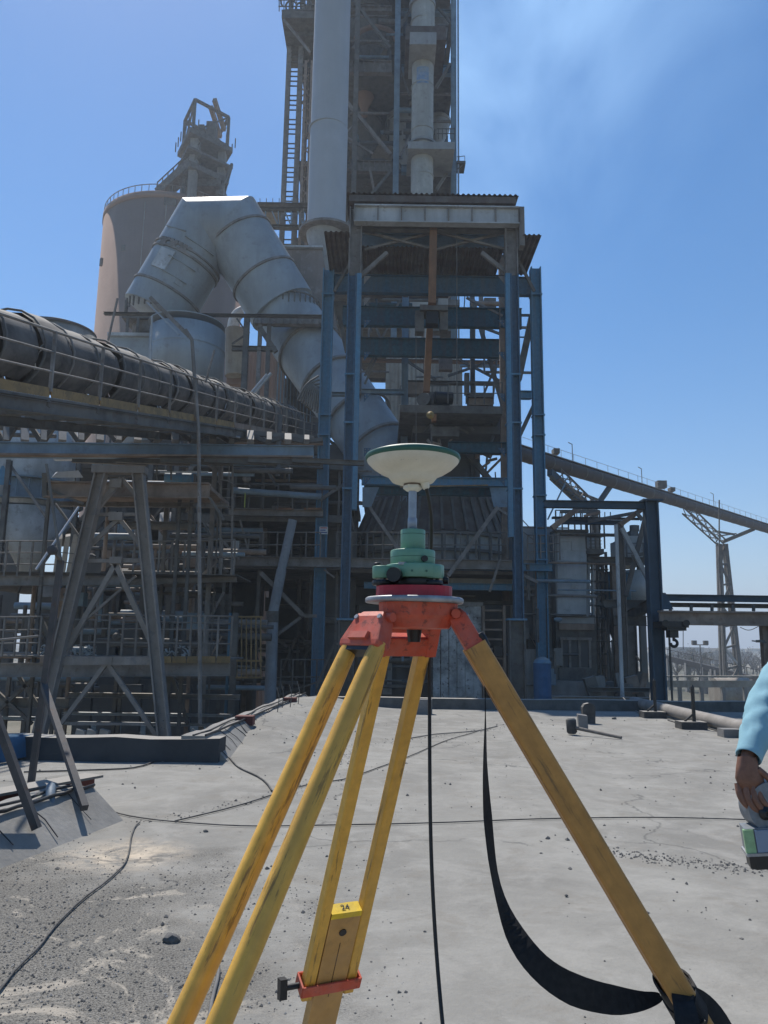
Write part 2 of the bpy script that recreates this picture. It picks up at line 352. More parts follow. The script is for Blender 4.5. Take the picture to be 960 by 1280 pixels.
g = G(); nx, ny = 90, 90; x0, x1, y0, y1 = -13.0, 13.0, -2.5, YE
def dz(x, y):
    k = min(1, max(0, (y - 2) / 3)); return .011 * noise.noise(V((x * .7, y * .7, 3))) * k
# drift of dust heaped against the inner kerb return
A1, A2 = Gd(300, 948), Gd(398, 886)
def drift(x, y):
    d = (A2 - A1).xy; t_ = ((V((x, y)) - A1.xy).dot(d)) / d.length_squared; t_ = max(-.1, min(1, t_)); f_ = A1.xy + d * t_; q = (V((x, y)) - f_).length
    return .29 * math.exp(-(q / .95) ** 2) * max(0, min(1, (t_ + .1) * 2.2)) * (1 + .2 * noise.noise(V((x * 1.5, y * 1.5, 0))))
K1, K2 = Gd(290, 955), Gd(400, 884); YPAR = Gd(272, 956).y + .30
def outside(x, y):
    return y > YPAR and x < K1.x + (K2.x - K1.x) * (y - K1.y) / (K2.y - K1.y) - .55
vs = [(x0 + (x1 - x0) * i / nx, y0 + (y1 - y0) * (j / ny), 0) for j in range(ny + 1) for i in range(nx + 1)]
vs = [(x, y, dz(x, y) + drift(x, y)) for x, y, z in vs]
g.add(vs, [(j * (nx + 1) + i, j * (nx + 1) + i + 1, (j + 1) * (nx + 1) + i + 1, (j + 1) * (nx + 1) + i) for j in range(ny) for i in range(nx) if not outside(x0 + (x1 - x0) * (i + .5) / nx, y0 + (y1 - y0) * (j + .5) / ny)], True)
o_ = put('roof_deck', g, M_deck, kind='structure', loc=V((0, 0, 0)))
g = G(); g.box((x0, y0, ZG), (x1, YPAR - .1, -.03)); xk = lambda y: K1.x + (K2.x - K1.x) * (y - K1.y) / (K2.y - K1.y) - .58
g.hexa([V((xk(YPAR), YPAR - .1, ZG)), V((x1, YPAR - .1, ZG)), V((x1, YE, ZG)), V((xk(YE), YE, ZG)), V((xk(YPAR), YPAR - .1, -.03)), V((x1, YPAR - .1, -.03)), V((x1, YE, -.03)), V((xk(YE), YE, -.03))])
put('roof_building_wall', g, M_concg, kind='structure', loc=V((0, 0, 0)))
# kerbs
M_kerbf = mat('dusty_dark_kerb', (.085, .085, .082), .9, (.14, .135, .125), .6, 1.6, dust=.95, var=.2, bump=.5)  # dark base stands for the shaded face; dust pales the top
M_blk0 = mat('dark_felt', (.04, .04, .042), .85, (.15, .145, .14), .5, 5)
M_kerb = mat('mortar_kerb', (.25, .242, .225), .9, (.16, .155, .143), .7, 1.1, var=.1, bump=.4)
M_kerbd = mat('shaded_kerb', (.035, .04, .045), .85, (.06, .062, .065), .5, 1.1, dust=.95, var=.2, bump=.3)  # dark base paints in the shade on the camera face
def kerb(name, pts, wb, wt, h, m, label, side=1, cat='kerb'):
    """upstand along ground polyline pts: sloped face on the +side"""
    g = G()
    rows = []
    for i, p in enumerate(pts):
        d = (pts[min(i + 1, len(pts) - 1)] - pts[max(i - 1, 0)]); d.z = 0; d.normalize(); s = V((d.y, -d.x, 0)) * side
        jit = .035 * noise.noise(p * 1.3) + .012 * noise.noise(p * 5)
        rows.append([p - s * .0 + s * (wb - wt) * 1.0 - s * (wb - wt) + V((0, 0, -.02)), p + V((0, 0, h + jit)) - s * (wb - wt), p + V((0, 0, h + jit)) - s * wb, p - s * wb + V((0, 0, -.02))])
    vs = [v for r in rows for v in r]; n = len(rows)
    fs = [(4 * i + k, 4 * i + (k + 1) % 4, 4 * i + 4 + (k + 1) % 4, 4 * i + 4 + k) for i in range(n - 1) for k in range(4)] + [(3, 2, 1, 0), tuple(4 * (n - 1) + k for k in range(4))]
    g.add(vs, fs); return put(name, g, m, label=label, cat=cat)
def sub(a, b, n): return [a.lerp(b, i / n) for i in range(n + 1)]
kerb('mortar_kerb', sub(Gd(-60, 1112), Gd(158, 1026), 26), .62, .30, .24, M_kerb, 'low sloped mortar kerb at the lower left beside the dark red beam', 1)
kerb('roof_parapet', sub(Gd(-160, 946), Gd(272, 956), 10), .34, .30, .27, M_kerbd, 'long parapet with shade painted on its camera face behind the steel mast legs', 1, 'parapet')
kerb('roof_kerb', sub(Gd(290, 955), Gd(400, 884), 40), .62, .28, .29, M_kerb, 'cracked light mortar kerb running back with dust heaped against it', 1)
kerb('roof_parapet', sub(Gd(402, 885), Gd(1180, 893), 12), .34, .30, .235, M_kerbf, 'dark far parapet with pale top edge below the blue columns', 1, 'parapet')
for (a, b, lab) in (((289, 898), (322, 892), 'dark red steel block on top of the light mortar kerb, nearer one'), ((354, 873), (370, 869), 'small dark red steel block beside the far parapet corner')):
    pa, pb = Gd(a[0], a[1] + 5, .29), Gd(b[0], b[1] + 5, .29)
    q = G(); c_ = (pa + pb) / 2; q.box(V((c_.x - .13, c_.y - .10, .22)), V((c_.x + .13, c_.y + .12, .35))); put('steel_block', q, M_red, label=lab, cat='steel block')
t = thing('red_steel_beam', 'dark red steel beam behind the sloped kerb at left edge', 'steel beam', Gd(0, 1045))
pa, pb = Gd(-60, 1052), Gd(98, 1016)
put('web', G().bar(pa + V((0, .3, .12)), pb + V((0, .3, .12)), .02, .24), M_red, t)
put('flange', G().bar(pa + V((0, .3, .25)), pb + V((0, .3, .25)), .22, .02), M_dark, t)
put('flange', G().bar(pa + V((0, .3, .0)), pb + V((0, .3, .0)), .22, .02), M_red, t)
# blue tarpaulin in the corner
g = G(); nb = 12; a, b = Gd(-60, 968), Gd(66, 944); vs = []
for j in range(6):
    for i in range(nb + 1):
        p = a.lerp(b, i / nb) + V((0, .45 * j / 5, 0)); h = [0, .16, .27, .30, .24, .1][j] * (1 - (i / nb) ** 3) + .03
        vs.append(p + V((0, .02 * math.sin(i * 1.7 + j), h + .03 * noise.noise(p * 3))))
g.add(vs, [(j * (nb + 1) + i, j * (nb + 1) + i + 1, (j + 1) * (nb + 1) + i + 1, (j + 1) * (nb + 1) + i) for j in range(5) for i in range(nb)], True)
put('blue_tarpaulin', g, mat('blue_tarp', (.02, .08, .16), .55, (.05, .08, .1), .5, 4), label='blue tarpaulin heaped against the parapet at the left edge', cat='tarpaulin')
# felt laps, cracks and loose lines on the kerbs
def onkerb(pa, pb, wb, wt, h, s, k):   # s along, k 0 = foot, 1 = ridge
    p = pa.lerp(pb, s); d = (pb - pa); d.z = 0; d.normalize(); n = V((d.y, -d.x, 0)); return p - n * (wb - wt) * k + V((0, 0, h * k + .008))
random.seed(12)
for (pa, pb, h, nn_, nm_) in ((Gd(-60, 1112), Gd(158, 1026), .24, 4, 'left'), (Gd(290, 955), Gd(400, 884), .29, 26, 'back')):
    t = thing('kerb_felt', 'dark felt laps and cracks on the ' + ('low sloped kerb at the lower left' if nm_ == 'left' else 'light kerb that runs back to the far parapet'), 'felt', pa)
    w0_, w1_ = .62, (.30 if nm_ == 'left' else .28)
    for i in range(nn_):
        s = (i + random.uniform(.2, .8)) / nn_; pts = [onkerb(pa, pb, w0_, w1_, h, s + random.uniform(-.012, .012), k) for k in (random.uniform(0, .4), .6, 1.0)]
        put('crack', G().path(pts, random.uniform(.003, .006), 4), M_black, t)
    pts = [onkerb(pa, pb, w0_, w1_, h, j / 14, .97) + V((0, 0, .012 + random.uniform(0, .02))) for j in range(15)]; put('felt_edge', G().path(pts, .014, 5), M_black, t)
    pts = [onkerb(pa, pb, w0_, w1_, h, j / 14, 1) + V((-.12 + random.uniform(-.04, .04), 0, .02)) for j in range(15)]; put('felt_edge', G().path(pts, .012, 5), M_blk0, t)
# ------- gravel and pebbles
def stones(name, n, fn, rng, m, label, seed):
    random.seed(seed); g = G(); k = 0
    while k < n:
        p = fn()
        if p is None: continue
        k += 1; r = rng[0] * (rng[1] / rng[0]) ** (random.random() ** 2.2); c = V((p[0], p[1], dz(p[0], p[1]) + drift(p[0], p[1]) + r * .25))
        a = random.random() * 6; pts = []
        for q in ((1, 0, 0), (0, 1, 0), (-1, 0, 0), (0, -1, 0), (0, 0, .7), (0, 0, -.6)):
            x, y = q[0] * math.cos(a) - q[1] * math.sin(a), q[0] * math.sin(a) + q[1] * math.cos(a)
            pts.append(c + V((x, y, q[2])) * r * random.uniform(.65, 1.3))
        g.add(pts, [(0, 1, 4), (1, 2, 4), (2, 3, 4), (3, 0, 4), (1, 0, 5), (2, 1, 5), (3, 2, 5), (0, 3, 5)])
    o = put(name, g, m, kind='stuff', loc=V((0, 0, 0))); o['label'] = label; o['category'] = name.replace('_', ' '); return o
M_st1 = mat('dark_gravel_stone', (.10, .098, .095), .9, (.2, .19, .18), .5, 8, bump=0)
M_st2 = mat('light_gravel_stone', (.27, .265, .255), .9, (.18, .17, .16), .5, 8, bump=0)
def fg():
    x, y = random.gauss(-2.5, 1.1), random.gauss(3.4, 1.0)
    return (x, y) if -5.5 < x < .2 and 2.2 < y < 6.2 and noise.noise(V((x * 1.1, y * 1.1, 5))) > random.uniform(-.6, .25) and (y - 6.0) < .35 * (x + 1.4) + .6 else None
stones('fine_gravel', 11000, fg, (.0025, .009), M_st1, 'dark gritty gravel scattered over the lower left of the roof', 1)
stones('pale_gravel', 4500, fg, (.0025, .008), M_st2, 'pale grit scattered over the lower left of the roof', 2)
def fp():
    x, y = random.uniform(-5, 7), random.uniform(2.3, 16) ** 1.0
    return (x, y) if noise.noise(V((x * .9, y * .9, 1))) > random.uniform(-.3, .5) else None
stones('scattered_grit', 1500, fp, (.004, .020), M_st1, 'dark chips scattered sparsely over the pale dusty roof', 3)
ra, rb = Gd(740, 1062), Gd(965, 1090)
def fr():
    p = ra.lerp(rb, random.random() ** .8) + V((random.gauss(0, .12), random.gauss(0, .07), 0)); return (p.x, p.y)
stones('grit_streak', 420, fr, (.004, .013), M_st1, 'streak of dark grit across the pale roof at right', 4)
ra2, rb2 = Gd(160, 1030), Gd(600, 905)
def fr2():
    p = ra2.lerp(rb2, random.random()); return (p.x + random.gauss(0, .1) + .5 * math.sin(p.y), p.y + random.gauss(0, .06))
stones('grit_line', 700, fr2, (.004, .013), M_st1, 'thin line of dark grit along the crack in the roof', 5)
def rock(px, py, s, lab, m=M_st1, z=.6):
    bm = bmesh.new(); bmesh.ops.create_icosphere(bm, subdivisions=2, radius=1); c = Gd(px, py); g = G()
    vs = [V((v.co.x * s, v.co.y * s * .8, v.co.z * s * z)) * (1 + .35 * noise.noise(v.co * 1.7 + V((px, 0, 0)))) + c + V((0, 0, s * z * .45)) for v in bm.verts]
    g.add(vs, [tuple(v.index for v in f.verts) for f in bm.faces]); bm.free(); put('stone', g, m, label=lab, cat='stone')
rock(214, 1177, .042, 'dark angular stone alone on the gravel at lower left')
rock(257, 1040, .02, 'small dark stone beside the thin cable at left')
rock(531, 1165, .008, 'tiny dark pebble right of the tripod clamp'); rock(708, 1120, .011, 'dark pebble between the strap and the right tripod leg')
rock(768, 899, .05, 'dark stone near the far parapet beside the standing blocks')
# ------------------------------------------------------------------ cables on the roof
def cable(name, pts, r, m, lab, cat='cable', z=.012, jit=.02, sm=4):
    w = []
    for i in range(len(pts) - 1):
        a, b = Gd(*pts[i]), Gd(*pts[i + 1])
        for k in range(sm): w.append(a.lerp(b, k / sm))
    w.append(Gd(*pts[-1]))
    for i, p in enumerate(w):
        p.x += random.uniform(-jit, jit); p.y += random.uniform(-jit, jit); p.z = z + dz(p.x, p.y) + drift(p.x, p.y)
    for _ in range(2): w = [w[0]] + [(w[i - 1] + w[i] * 2 + w[i + 1]) / 4 for i in range(1, len(w) - 1)] + [w[-1]]
    return put(name, G().path(w, r, 6), m, label=lab, cat=cat)
M_cable = mat('dusty_cable', (.045, .045, .045), .7, (.16, .155, .15), .5, 6, bump=0)
M_cableg = mat('grey_cable', (.16, .155, .15), .8, (.08, .08, .08), .5, 6, bump=0)
cable('ground_cable', [(110, 1005), (150, 1020), (200, 1028), (300, 1035), (420, 1033), (560, 1030), (700, 1025), (820, 1023), (925, 1026), (1010, 1030)], .005, M_cable, 'thin dark cable stretched right across the roof', jit=.006)
cable('ground_cable', [(-20, 1262), (20, 1218), (60, 1172), (100, 1130), (135, 1104), (158, 1080), (165, 1045), (172, 1030)], .0055, M_cable, 'dark cable winding up the gravel at lower left', jit=.015)
cable('ground_cable', [(262, 1285), (268, 1230), (272, 1190)], .008, M_cableg, 'short pale cable end between the left tripod rods')
cable('ground_cable', [(30, 966), (100, 964), (170, 962), (205, 950), (222, 930)], .009, M_cable, 'cable lying in front of the dark parapet at left', jit=.01)
cable('ground_cable', [(262, 935), (290, 955), (300, 962), (330, 975), (340, 990)], .009, M_cable, 'dark cable hanging over the end of the light kerb', jit=.01)
cable('ground_cable', [(215, 1030), (330, 1000), (400, 978), (440, 975), (505, 950), (560, 925), (600, 915)], .006, M_cable, 'thin crooked wire crossing the roof behind the tripod', jit=.05)
cable('ground_cable', [(510, 925), (540, 918), (600, 915), (620, 908)], .008, M_cableg, 'short grey cable near the far parapet centre', jit=.04)
cable('ground_cable', [(778, 872), (790, 885), (800, 893), (815, 897)], .02, M_cableg, 'pair of pale hoses looping off the far parapet', jit=.05)
cable('barrier_cable', [(835, 901), (860, 908), (866, 908)], .012, M_cable, 'dark cable between the two barrier post blocks', jit=.0)
cable('barrier_cable', [(886, 911), (905, 917), (925, 923)], .012, M_cable, 'dark cable leading right from the nearer barrier block', jit=.0)
# ------------------------------------------------------------------ barrier posts, blocks, hammer, pipe
M_blk = mat('tarred_block', (.05, .05, .05), .85, (.14, .135, .13), .4, 3, dust=.9)
M_blkg = mat('grey_block', (.2, .195, .19), .9, (.12, .12, .115), .5, 3)
for (px, py, w, h, lab) in ((819, 898, .46, .62, 'black barrier post on a dark block, farther of two by the pale pipe'), (868, 912, .46, .60, 'black barrier post on a dark block, nearer of two by the pale pipe')):
    c = Gd(px, py); t = thing('barrier_post', lab, 'barrier post', c, 'barrier posts on blocks'); py0 = 0
    put('base_block', G().box(c + V((-w / 2, -.02, 0)), c + V((w / 2, .30, .13))), M_blk, t)
    put('post', G().bar(c + V((.05, .12, .13)), c + V((.05, .12, .13 + h)), .05, .05), M_black, t)
    put('post_cap', G().tube(c + V((.05, .12, .13 + h)), c + V((.05, .12, .17 + h)), .03, 8, .01), M_black, t)
    put('brace', G().bar(c + V((-.12, .12, .13)), c + V((.04, .12, .26)), .03, .03), M_black, t)
c = Gd(905, 922); put('loose_block', G().box(c, c + V((.36, .25, .13))), M_blkg, label='grey block on the roof half hidden by the blue sleeve', cat='block')
# three loose blocks with sledgehammer
c = Gd(737, 905); t = thing('standing_block', 'tall rounded dark block standing rearmost beside the hammer', 'block', c)
g = G(); g.add([], []); pts = [(-.11, 0), (.11, 0), (.12, .3), (.08, .36), (0, .38), (-.08, .36), (-.12, .3)]
vs = [c + V((x, 0, z)) for x, z in pts] + [c + V((x, .14, z)) for x, z in pts]; n = len(pts)
g.add(vs, [tuple(reversed(range(n))), tuple(range(n, 2 * n))] + [(i, (i + 1) % n, n + (i + 1) % n, n + i) for i in range(n)]); bpy.data.objects.remove(t); put('standing_block', g, M_blk, label='tall rounded dark block standing rearmost beside the hammer', cat='block')
c = Gd(729, 912); g = G(); g.hexa([c + V(q) for q in ((-.07, 0, 0), (.09, 0, 0), (.1, .13, 0), (-.06, .13, 0), (-.08, .02, .25), (.08, 0, .23), (.09, .13, .24), (-.07, .15, .26))]); put('standing_block', g, M_blkg, label='grey block standing between the dark block and the hammer head', cat='block')
c = Gd(717, 919)
t = thing('sledgehammer', 'old sledgehammer lying with long grey handle pointing right', 'sledgehammer', c)
g = G(); g.path([c + V((-.02, .02, .02)), c + V((-.02, .02, .05)), c + V((-.03, .03, .24)), c + V((-.03, .03, .27))], [.06, .085, .085, .055], 10, ref=V((0, 1, 0))); put('hammer_head', g, M_blk, t)
b_ = Gd(777, 925); b_.z = .035
put('handle', G().tube(c + V((.0, .02, .12)), b_, .03, 10, .024), mat('weathered_wood', (.17, .155, .14), .85, (.09, .08, .07), .5, 5), t)
t = None
pa, pb = Gd(792, 886), Gd(960, 928); pa.z = .16; pb.z = .13; g = G().tube(pa, pb, .125, 20); g2 = G().tube(pa, pa + (pa - pb).normalized() * -.02, .10, 20)
put('long_pipe', G().tube(pa, pb, .12, 20, cap=True), mat('pale_pipe', (.25, .23, .21), .7, (.17, .155, .14), .5, 2), label='long pale pipe lying on the roof behind the barrier posts', cat='pipe')
c = Gd(527, 893); put('loose_block', G().box(c + V((-.22, 0, 0)), c + V((.22, .2, .3))), M_blkg, label='pale grey block against the far parapet behind the tripod', cat='block')
# wires sticking out of the dust by the kerb
t = thing('rebar_stubs', 'thin bent wires sticking up from the dust beside the kerb', 'wires', Gd(360, 905))
for px, py in ((352, 906), (362, 903), (372, 900), (346, 912)):
    c = Gd(px, py); c.z = drift(c.x, c.y) - .02; put('wire', G().path([c, c + V((.02, 0, .25)), c + V((-.03, .02, .42))], .008, 5), M_dark, t)
# ------------------------------------------------------------------ steel mast on the roof at left
M_mast = mat('dark_mast_steel', (.06, .06, .062), .75, (.13, .11, .10), .5, 3, rust=RUST, ramt=.5)
t = thing('steel_mast', 'thin stayed steel mast with a round lamp standing on the roof at left', 'mast', Gd(35, 990))
mb = Gd(36, 1000); mt = P(46, 700, mb.y); mt.x = mb.x + .10
put('pole', G().bar(mb, mt, .05, .05), M_mast, t)
put('stay', G().bar(Gd(46, 1036, .13), P(-40, 800, 5.6), .05, .05), M_mast, t)
put('stay', G().bar(Gd(106, 1010, .17), V((mb.x + .04, mb.y, 1.0)), .05, .05), M_mast, t)
put('base_rail', G().bar(Gd(-30, 1004, .12), Gd(36, 1008, .12), .06, .06), M_steel, t)
put('crossbar', G().tube(P(-30, 803, mb.y), P(48, 795, mb.y), .012, 6), M_steel, t)
put('guy_rod', G().tube(P(45, 712, mb.y), P(98, 634, mb.y + .6), .012, 6), M_galv, t)
put('upper_rod', G().tube(mt, P(58, 580, mb.y), .014, 6), M_dark, t)
put('lamp_bracket', G().bar(mt, mt + V((0, -.12, .05)), .025, .025), M_dark, t)
g = G().lathe(mt + V((-.03, -.14, .08)), [(0, .04), (.04, .035), (.048, 0), (.04, -.02), (0, -.02)], 16, up=V((.1, 1, -.1))); put('lamp_head', g, M_mast, t)
# bent hose over the kerb
a = Gd(52, 1040); put('bent_pipe', G().path([a + V((-.05, .25, .25)), a + V((0, .1, .30)), a + V((.05, -.02, .24)), a + V((.09, -.12, .1)), a + V((.12, -.17, 0))], .035, 10), mat('blue_grey_hose', (.12, .16, .2), .6), label='bent blue grey pipe hanging over the sloped kerb at left', cat='pipe')
# ------------------------------------------------------------------ far plain : houses, trees, conveyor, floodlight
random.seed(11)
M_h = [mat('far_house_%s' % n, c, .9, bump=0, var=.03) for n, c in (('white', (.55, .54, .5)), ('sand', (.38, .32, .25)), ('grey', (.3, .3, .29)))]
M_hw = mat('far_window', (.04, .045, .05), .4, bump=0)
hm = {}
for k in range(3):
    for j in range(3):
        w, d, h = [(12, 10, 5), (18, 11, 8), (26, 14, 6)][j]
        g = G(); g.box((-w / 2, -d / 2, 0), (w / 2, d / 2, h)); g.box((-w / 2 - .2, -d / 2 - .2, h + .01), (w / 2 + .2, d / 2 + .2, h + .6)); hm[(k, j)] = mk('house', g, M_h[k])
wg = {}
for j in range(3):
    w, d, h = [(12, 10, 5), (18, 11, 8), (26, 14, 6)][j]; g = G()
    for i in range(int(w / 4)): g.box((-w / 2 + 1.2 + i * 4, -d / 2 - .05, 1.2), (-w / 2 + 3 + i * 4, -d / 2 + .1, 3.2))
    wg[j] = mk('windows', g, M_hw)
for i in range(190):
    D = random.choice([random.uniform(420, 1100), random.uniform(900, 2600)]); px = random.uniform(815, 975) if i < 150 else random.uniform(560, 820)
    x = (px - 480) / F * D; k, j = random.randrange(3), random.randrange(3)
    o = bpy.data.objects.new('house', hm[(k, j)]); COL.objects.link(o); o.location = (x, D, ZG); o.rotation_euler.z = random.uniform(-.5, .5)
    o['label'] = 'tiny pale flat roofed house in the hazy town on the far plain'; o['category'] = 'house'; o['group'] = 'houses of the town on the hazy plain'
    if D < 900:
        q = bpy.data.objects.new('window', wg[j]); COL.objects.link(q); q.parent = o
M_leaf = mat('dusty_foliage', (.07, .075, .055), .9, (.12, .11, .09), .6, .3, bump=0)
M_bark = mat('bark', (.10, .085, .07), .9, bump=0)
def tree(px, py, h, lab, dens=220, group=None, D=None, spread=.55, m=None):
    b = Gd(px, py, ZG); t = thing('tree', lab, 'tree', b, group); R_ = random.Random(int(px * 7)); g = G(); tips = []
    g.path([b, b + V((.05 * h, 0, .25 * h)), b + V((0, 0, .45 * h))], [.04 * h, .03 * h, .02 * h], 6)
    for i in range(9):
        a = R_.uniform(0, 6.28); e = b + V((math.cos(a) * h * spread * R_.uniform(.4, 1), math.sin(a) * h * spread * R_.uniform(.4, 1), h * R_.uniform(.55, 1))); s = b + V((0, 0, h * R_.uniform(.2, .42))); mid = s.lerp(e, .5) + V((0, 0, .06 * h)); g.path([s, mid, e], [.018 * h, .011 * h, .004 * h], 5); tips += [e, mid]
        for _ in range(3):
            e2 = e + V([R_.uniform(-.16, .16) * h for _ in range(3)]); g.path([mid.lerp(e, .5), e2], [.007 * h, .003 * h], 4); tips.append(e2)
    put('trunk', g, M_bark, t); g = G()
    for i in range(dens):
        c = R_.choice(tips) + V([R_.gauss(0, .045) * h for _ in range(3)]); s = h * R_.uniform(.015, .04); u = V([R_.uniform(-1, 1) for _ in range(3)]).normalized(); w = u.orthogonal().normalized()
        g.add([c - u * s, c + w * s * .6, c + u * s, c - w * s * .6], [(0, 1, 2, 3)])
    put('crown', g, m or M_leaf, t)
tree(874, 853, 6.5, 'broad dark bushy tree under the far conveyor', 700)
tree(846, 856, 6, 'dusty bush left of the bare tree beyond the parapet', 420); tree(915, 858, 5, 'dusty bush right of the trestle tower foot', 380); tree(862, 866, 3.2, 'low dusty shrub just beyond the wall at right', 420); tree(900, 868, 2.8, 'low shrub beside the pale tank beyond the wall', 380)
for i in range(90):
    px = random.uniform(830, 965); py = random.uniform(821, 846); tree(px, py, random.uniform(4, 8), 'small dark scrub tree dotted over the far plain', 40, 'scrub trees on the plain')
# low overland conveyor
a, b = P(820, 819, 150), P(950, 851, 120); M_ocv = mat('dark_belt_cover', (.05, .05, .05), .8, bump=0); t = thing('overland_conveyor', 'low dark overland conveyor sloping down to the right across the plain', 'conveyor', V((a.x, a.y, ZG)))
put('deck_beam', G().bar(a, b, .8, 1.0), M_ocv, t)
for i in range(6): p = a.lerp(b, .1 + i * .16); put('handrail', G().bar(p + V((0, 0, .5)), p + V((0, 0, 1.6)), .1, .1), M_ocv, t)
put('rail', G().bar(a + V((0, 0, 1.6)), b + V((0, 0, 1.6)), .1, .1), M_ocv, t)
for u in (.15, .35, .52, .60, .64, .8, .95):
    p = a.lerp(b, u); put('pier', G().bar(V((p.x, p.y, ZG)), p, .9, .9), M_concg, t)
a = P(872, 855, 130); top = P(875, 806, 130); t = thing('floodlight_mast', 'slim floodlight mast with two lamps on the plain seen right of the hook', 'floodlight mast', V((a.x, a.y, ZG)))
put('pole', G().tube(V((top.x, top.y, ZG)), top, .16, 8, .1), M_steel, t)
put('crossarm', G().bar(top + V((-1.3, 0, 0)), top + V((1.3, 0, 0)), .12, .15), M_steel, t)
for s in (-1.6, 1.6): put('lamp', G().box(top + V((s * .6 - .35, -.3, 0)), top + V((s * .6 + .35, .3, .7))), M_dark, t)
# boundary wall, pale tank beyond
t = thing('yard_wall', 'long low pale yard wall beyond the roof edge at right', 'wall', P(835, 857, 60))
a, b = P(822, 855, 60), P(985, 855, 60); put('panel', G().bar(a, b, .3, .5), M_beige, t); 
put('coping', G().bar(a + V((0, 0, .56)), b + V((0, 0, .56)), .5, .12), M_beige, t)
for i in range(7): p = a.lerp(b, i / 6); put('pier', G().bar(V((p.x, p.y, ZG)), p + V((0, 0, -.25)), .25, .25), M_concg, t)
a = P(893, 866, 75); b = P(935, 866, 75); t = thing('lying_tank', 'long pale beige tank lying in the yard beyond the wall', 'tank', a)
put('shell', G().tube(a, b, 1.4, 20), M_beige, t)
for u in (.2, .8): p = a.lerp(b, u); put('saddle', G().box((p.x - .3, p.y - 1.2, ZG), (p.x + .3, p.y + 1.2, p.z - .9)), M_concg, t)
# ================================================================== survey tripod
def tmat(name, c, rough=.5, dirt=(.2, .18, .15), amt=.4, sc=18, **k): return mat(name, c, rough, dirt, amt, sc, **k)
M_wood = tmat('yellow_lacquered_wood', (.62, .33, .05), .4, (.50, .29, .10), .6, 7, streak=False, rust=(.16, .09, .03), ramt=.35, var=.12, bump=.04, spec=.45)
M_wood2 = tmat('bare_tan_wood', (.50, .28, .09), .5, (.42, .26, .12), .5, 9, rust=(.1, .07, .04), ramt=.15, var=.1, bump=.05)
M_cast = tmat('orange_red_casting', (.50, .085, .045), .5, (.45, .17, .13), .5, 14, rust=(.06, .04, .035), ramt=.6, var=.12, bump=.15)
M_castd = tmat('maroon_plate', (.45, .03, .05), .45, (.2, .05, .05), .4, 14)
M_alu = tmat('worn_aluminium', (.34, .35, .37), .5, (.2, .2, .2), .6, 20, metal=.5)
M_green = tmat('instrument_green', (.13, .29, .20), .42, (.18, .3, .23), .35, 16, var=.05, bump=.02, spec=.5)
M_dgreen = tmat('dark_green_band', (.04, .12, .09), .45, (.07, .14, .1), .4, 16, var=.05)
M_cream = tmat('cream_plastic', (.66, .63, .53), .5, (.52, .49, .40), .5, 14, var=.04, bump=.02)
M_pole = tmat('grey_blue_pole', (.30, .34, .40), .35, (.25, .27, .3), .4, 14, metal=.3, bump=0)
M_strap = mat('black_webbing', (.012, .012, .013), .75, (.03, .03, .03), .4, 60, bump=.3, var=.15)
DC = 1.28
hub = P(518, 752, DC); FLOOR = 0.0
TR = thing('survey_tripod', 'yellow wooden survey tripod with orange red head in the foreground', 'tripod', V((hub.x, hub.y, 0)))
u1 = PL(1, DC)                                         # metres per photo pixel at the tripod head
g = G().lathe(hub, [(0, -.003), (61 * u1, -.003), (62 * u1, -.001), (62 * u1, .004), (60 * u1, .006), (0, .006)], 48); put('head_plate', g, M_alu, TR)
g = G(); n = 36; pr = []
for z, k in ((-.0035, 1), (-.024, .98), (-.03, .90), (-.044, .80), (-.046, .2)):
    pr.append([(hub + V((math.cos(a) * r, math.sin(a) * r, z))) for a in [2 * math.pi * j / n for j in range(n)] for r in [k * u1 * (50 + 5 * math.cos(3 * a + math.radians(0)))]])
vs = [v for r in pr for v in r]; g.add(vs, [(i * n + j, (i + 1) * n + j, (i + 1) * n + (j + 1) % n, i * n + (j + 1) % n) for i in range(4) for j in range(n)] + [tuple(range(4 * n, 5 * n))]); put('head_casting', g, M_cast, TR, bev=.002)
g = G().tube(hub + V((0, 0, -.044)), hub + V((0, 0, -.066)), .013, 16, .010); put('clamp_screw', g, M_black, TR)
def ext(top, dirpt, zf=0.0):
    d = (dirpt - top).normalized(); return top + d * ((zf - top.z) / d.z)
def legframe(top, foot):
    d = (foot - top).normalized(); h = d.cross(V((0, 0, 1))).normalized(); o = h.cross(d).normalized(); return d, h, o       # down, hinge axis, outward normal
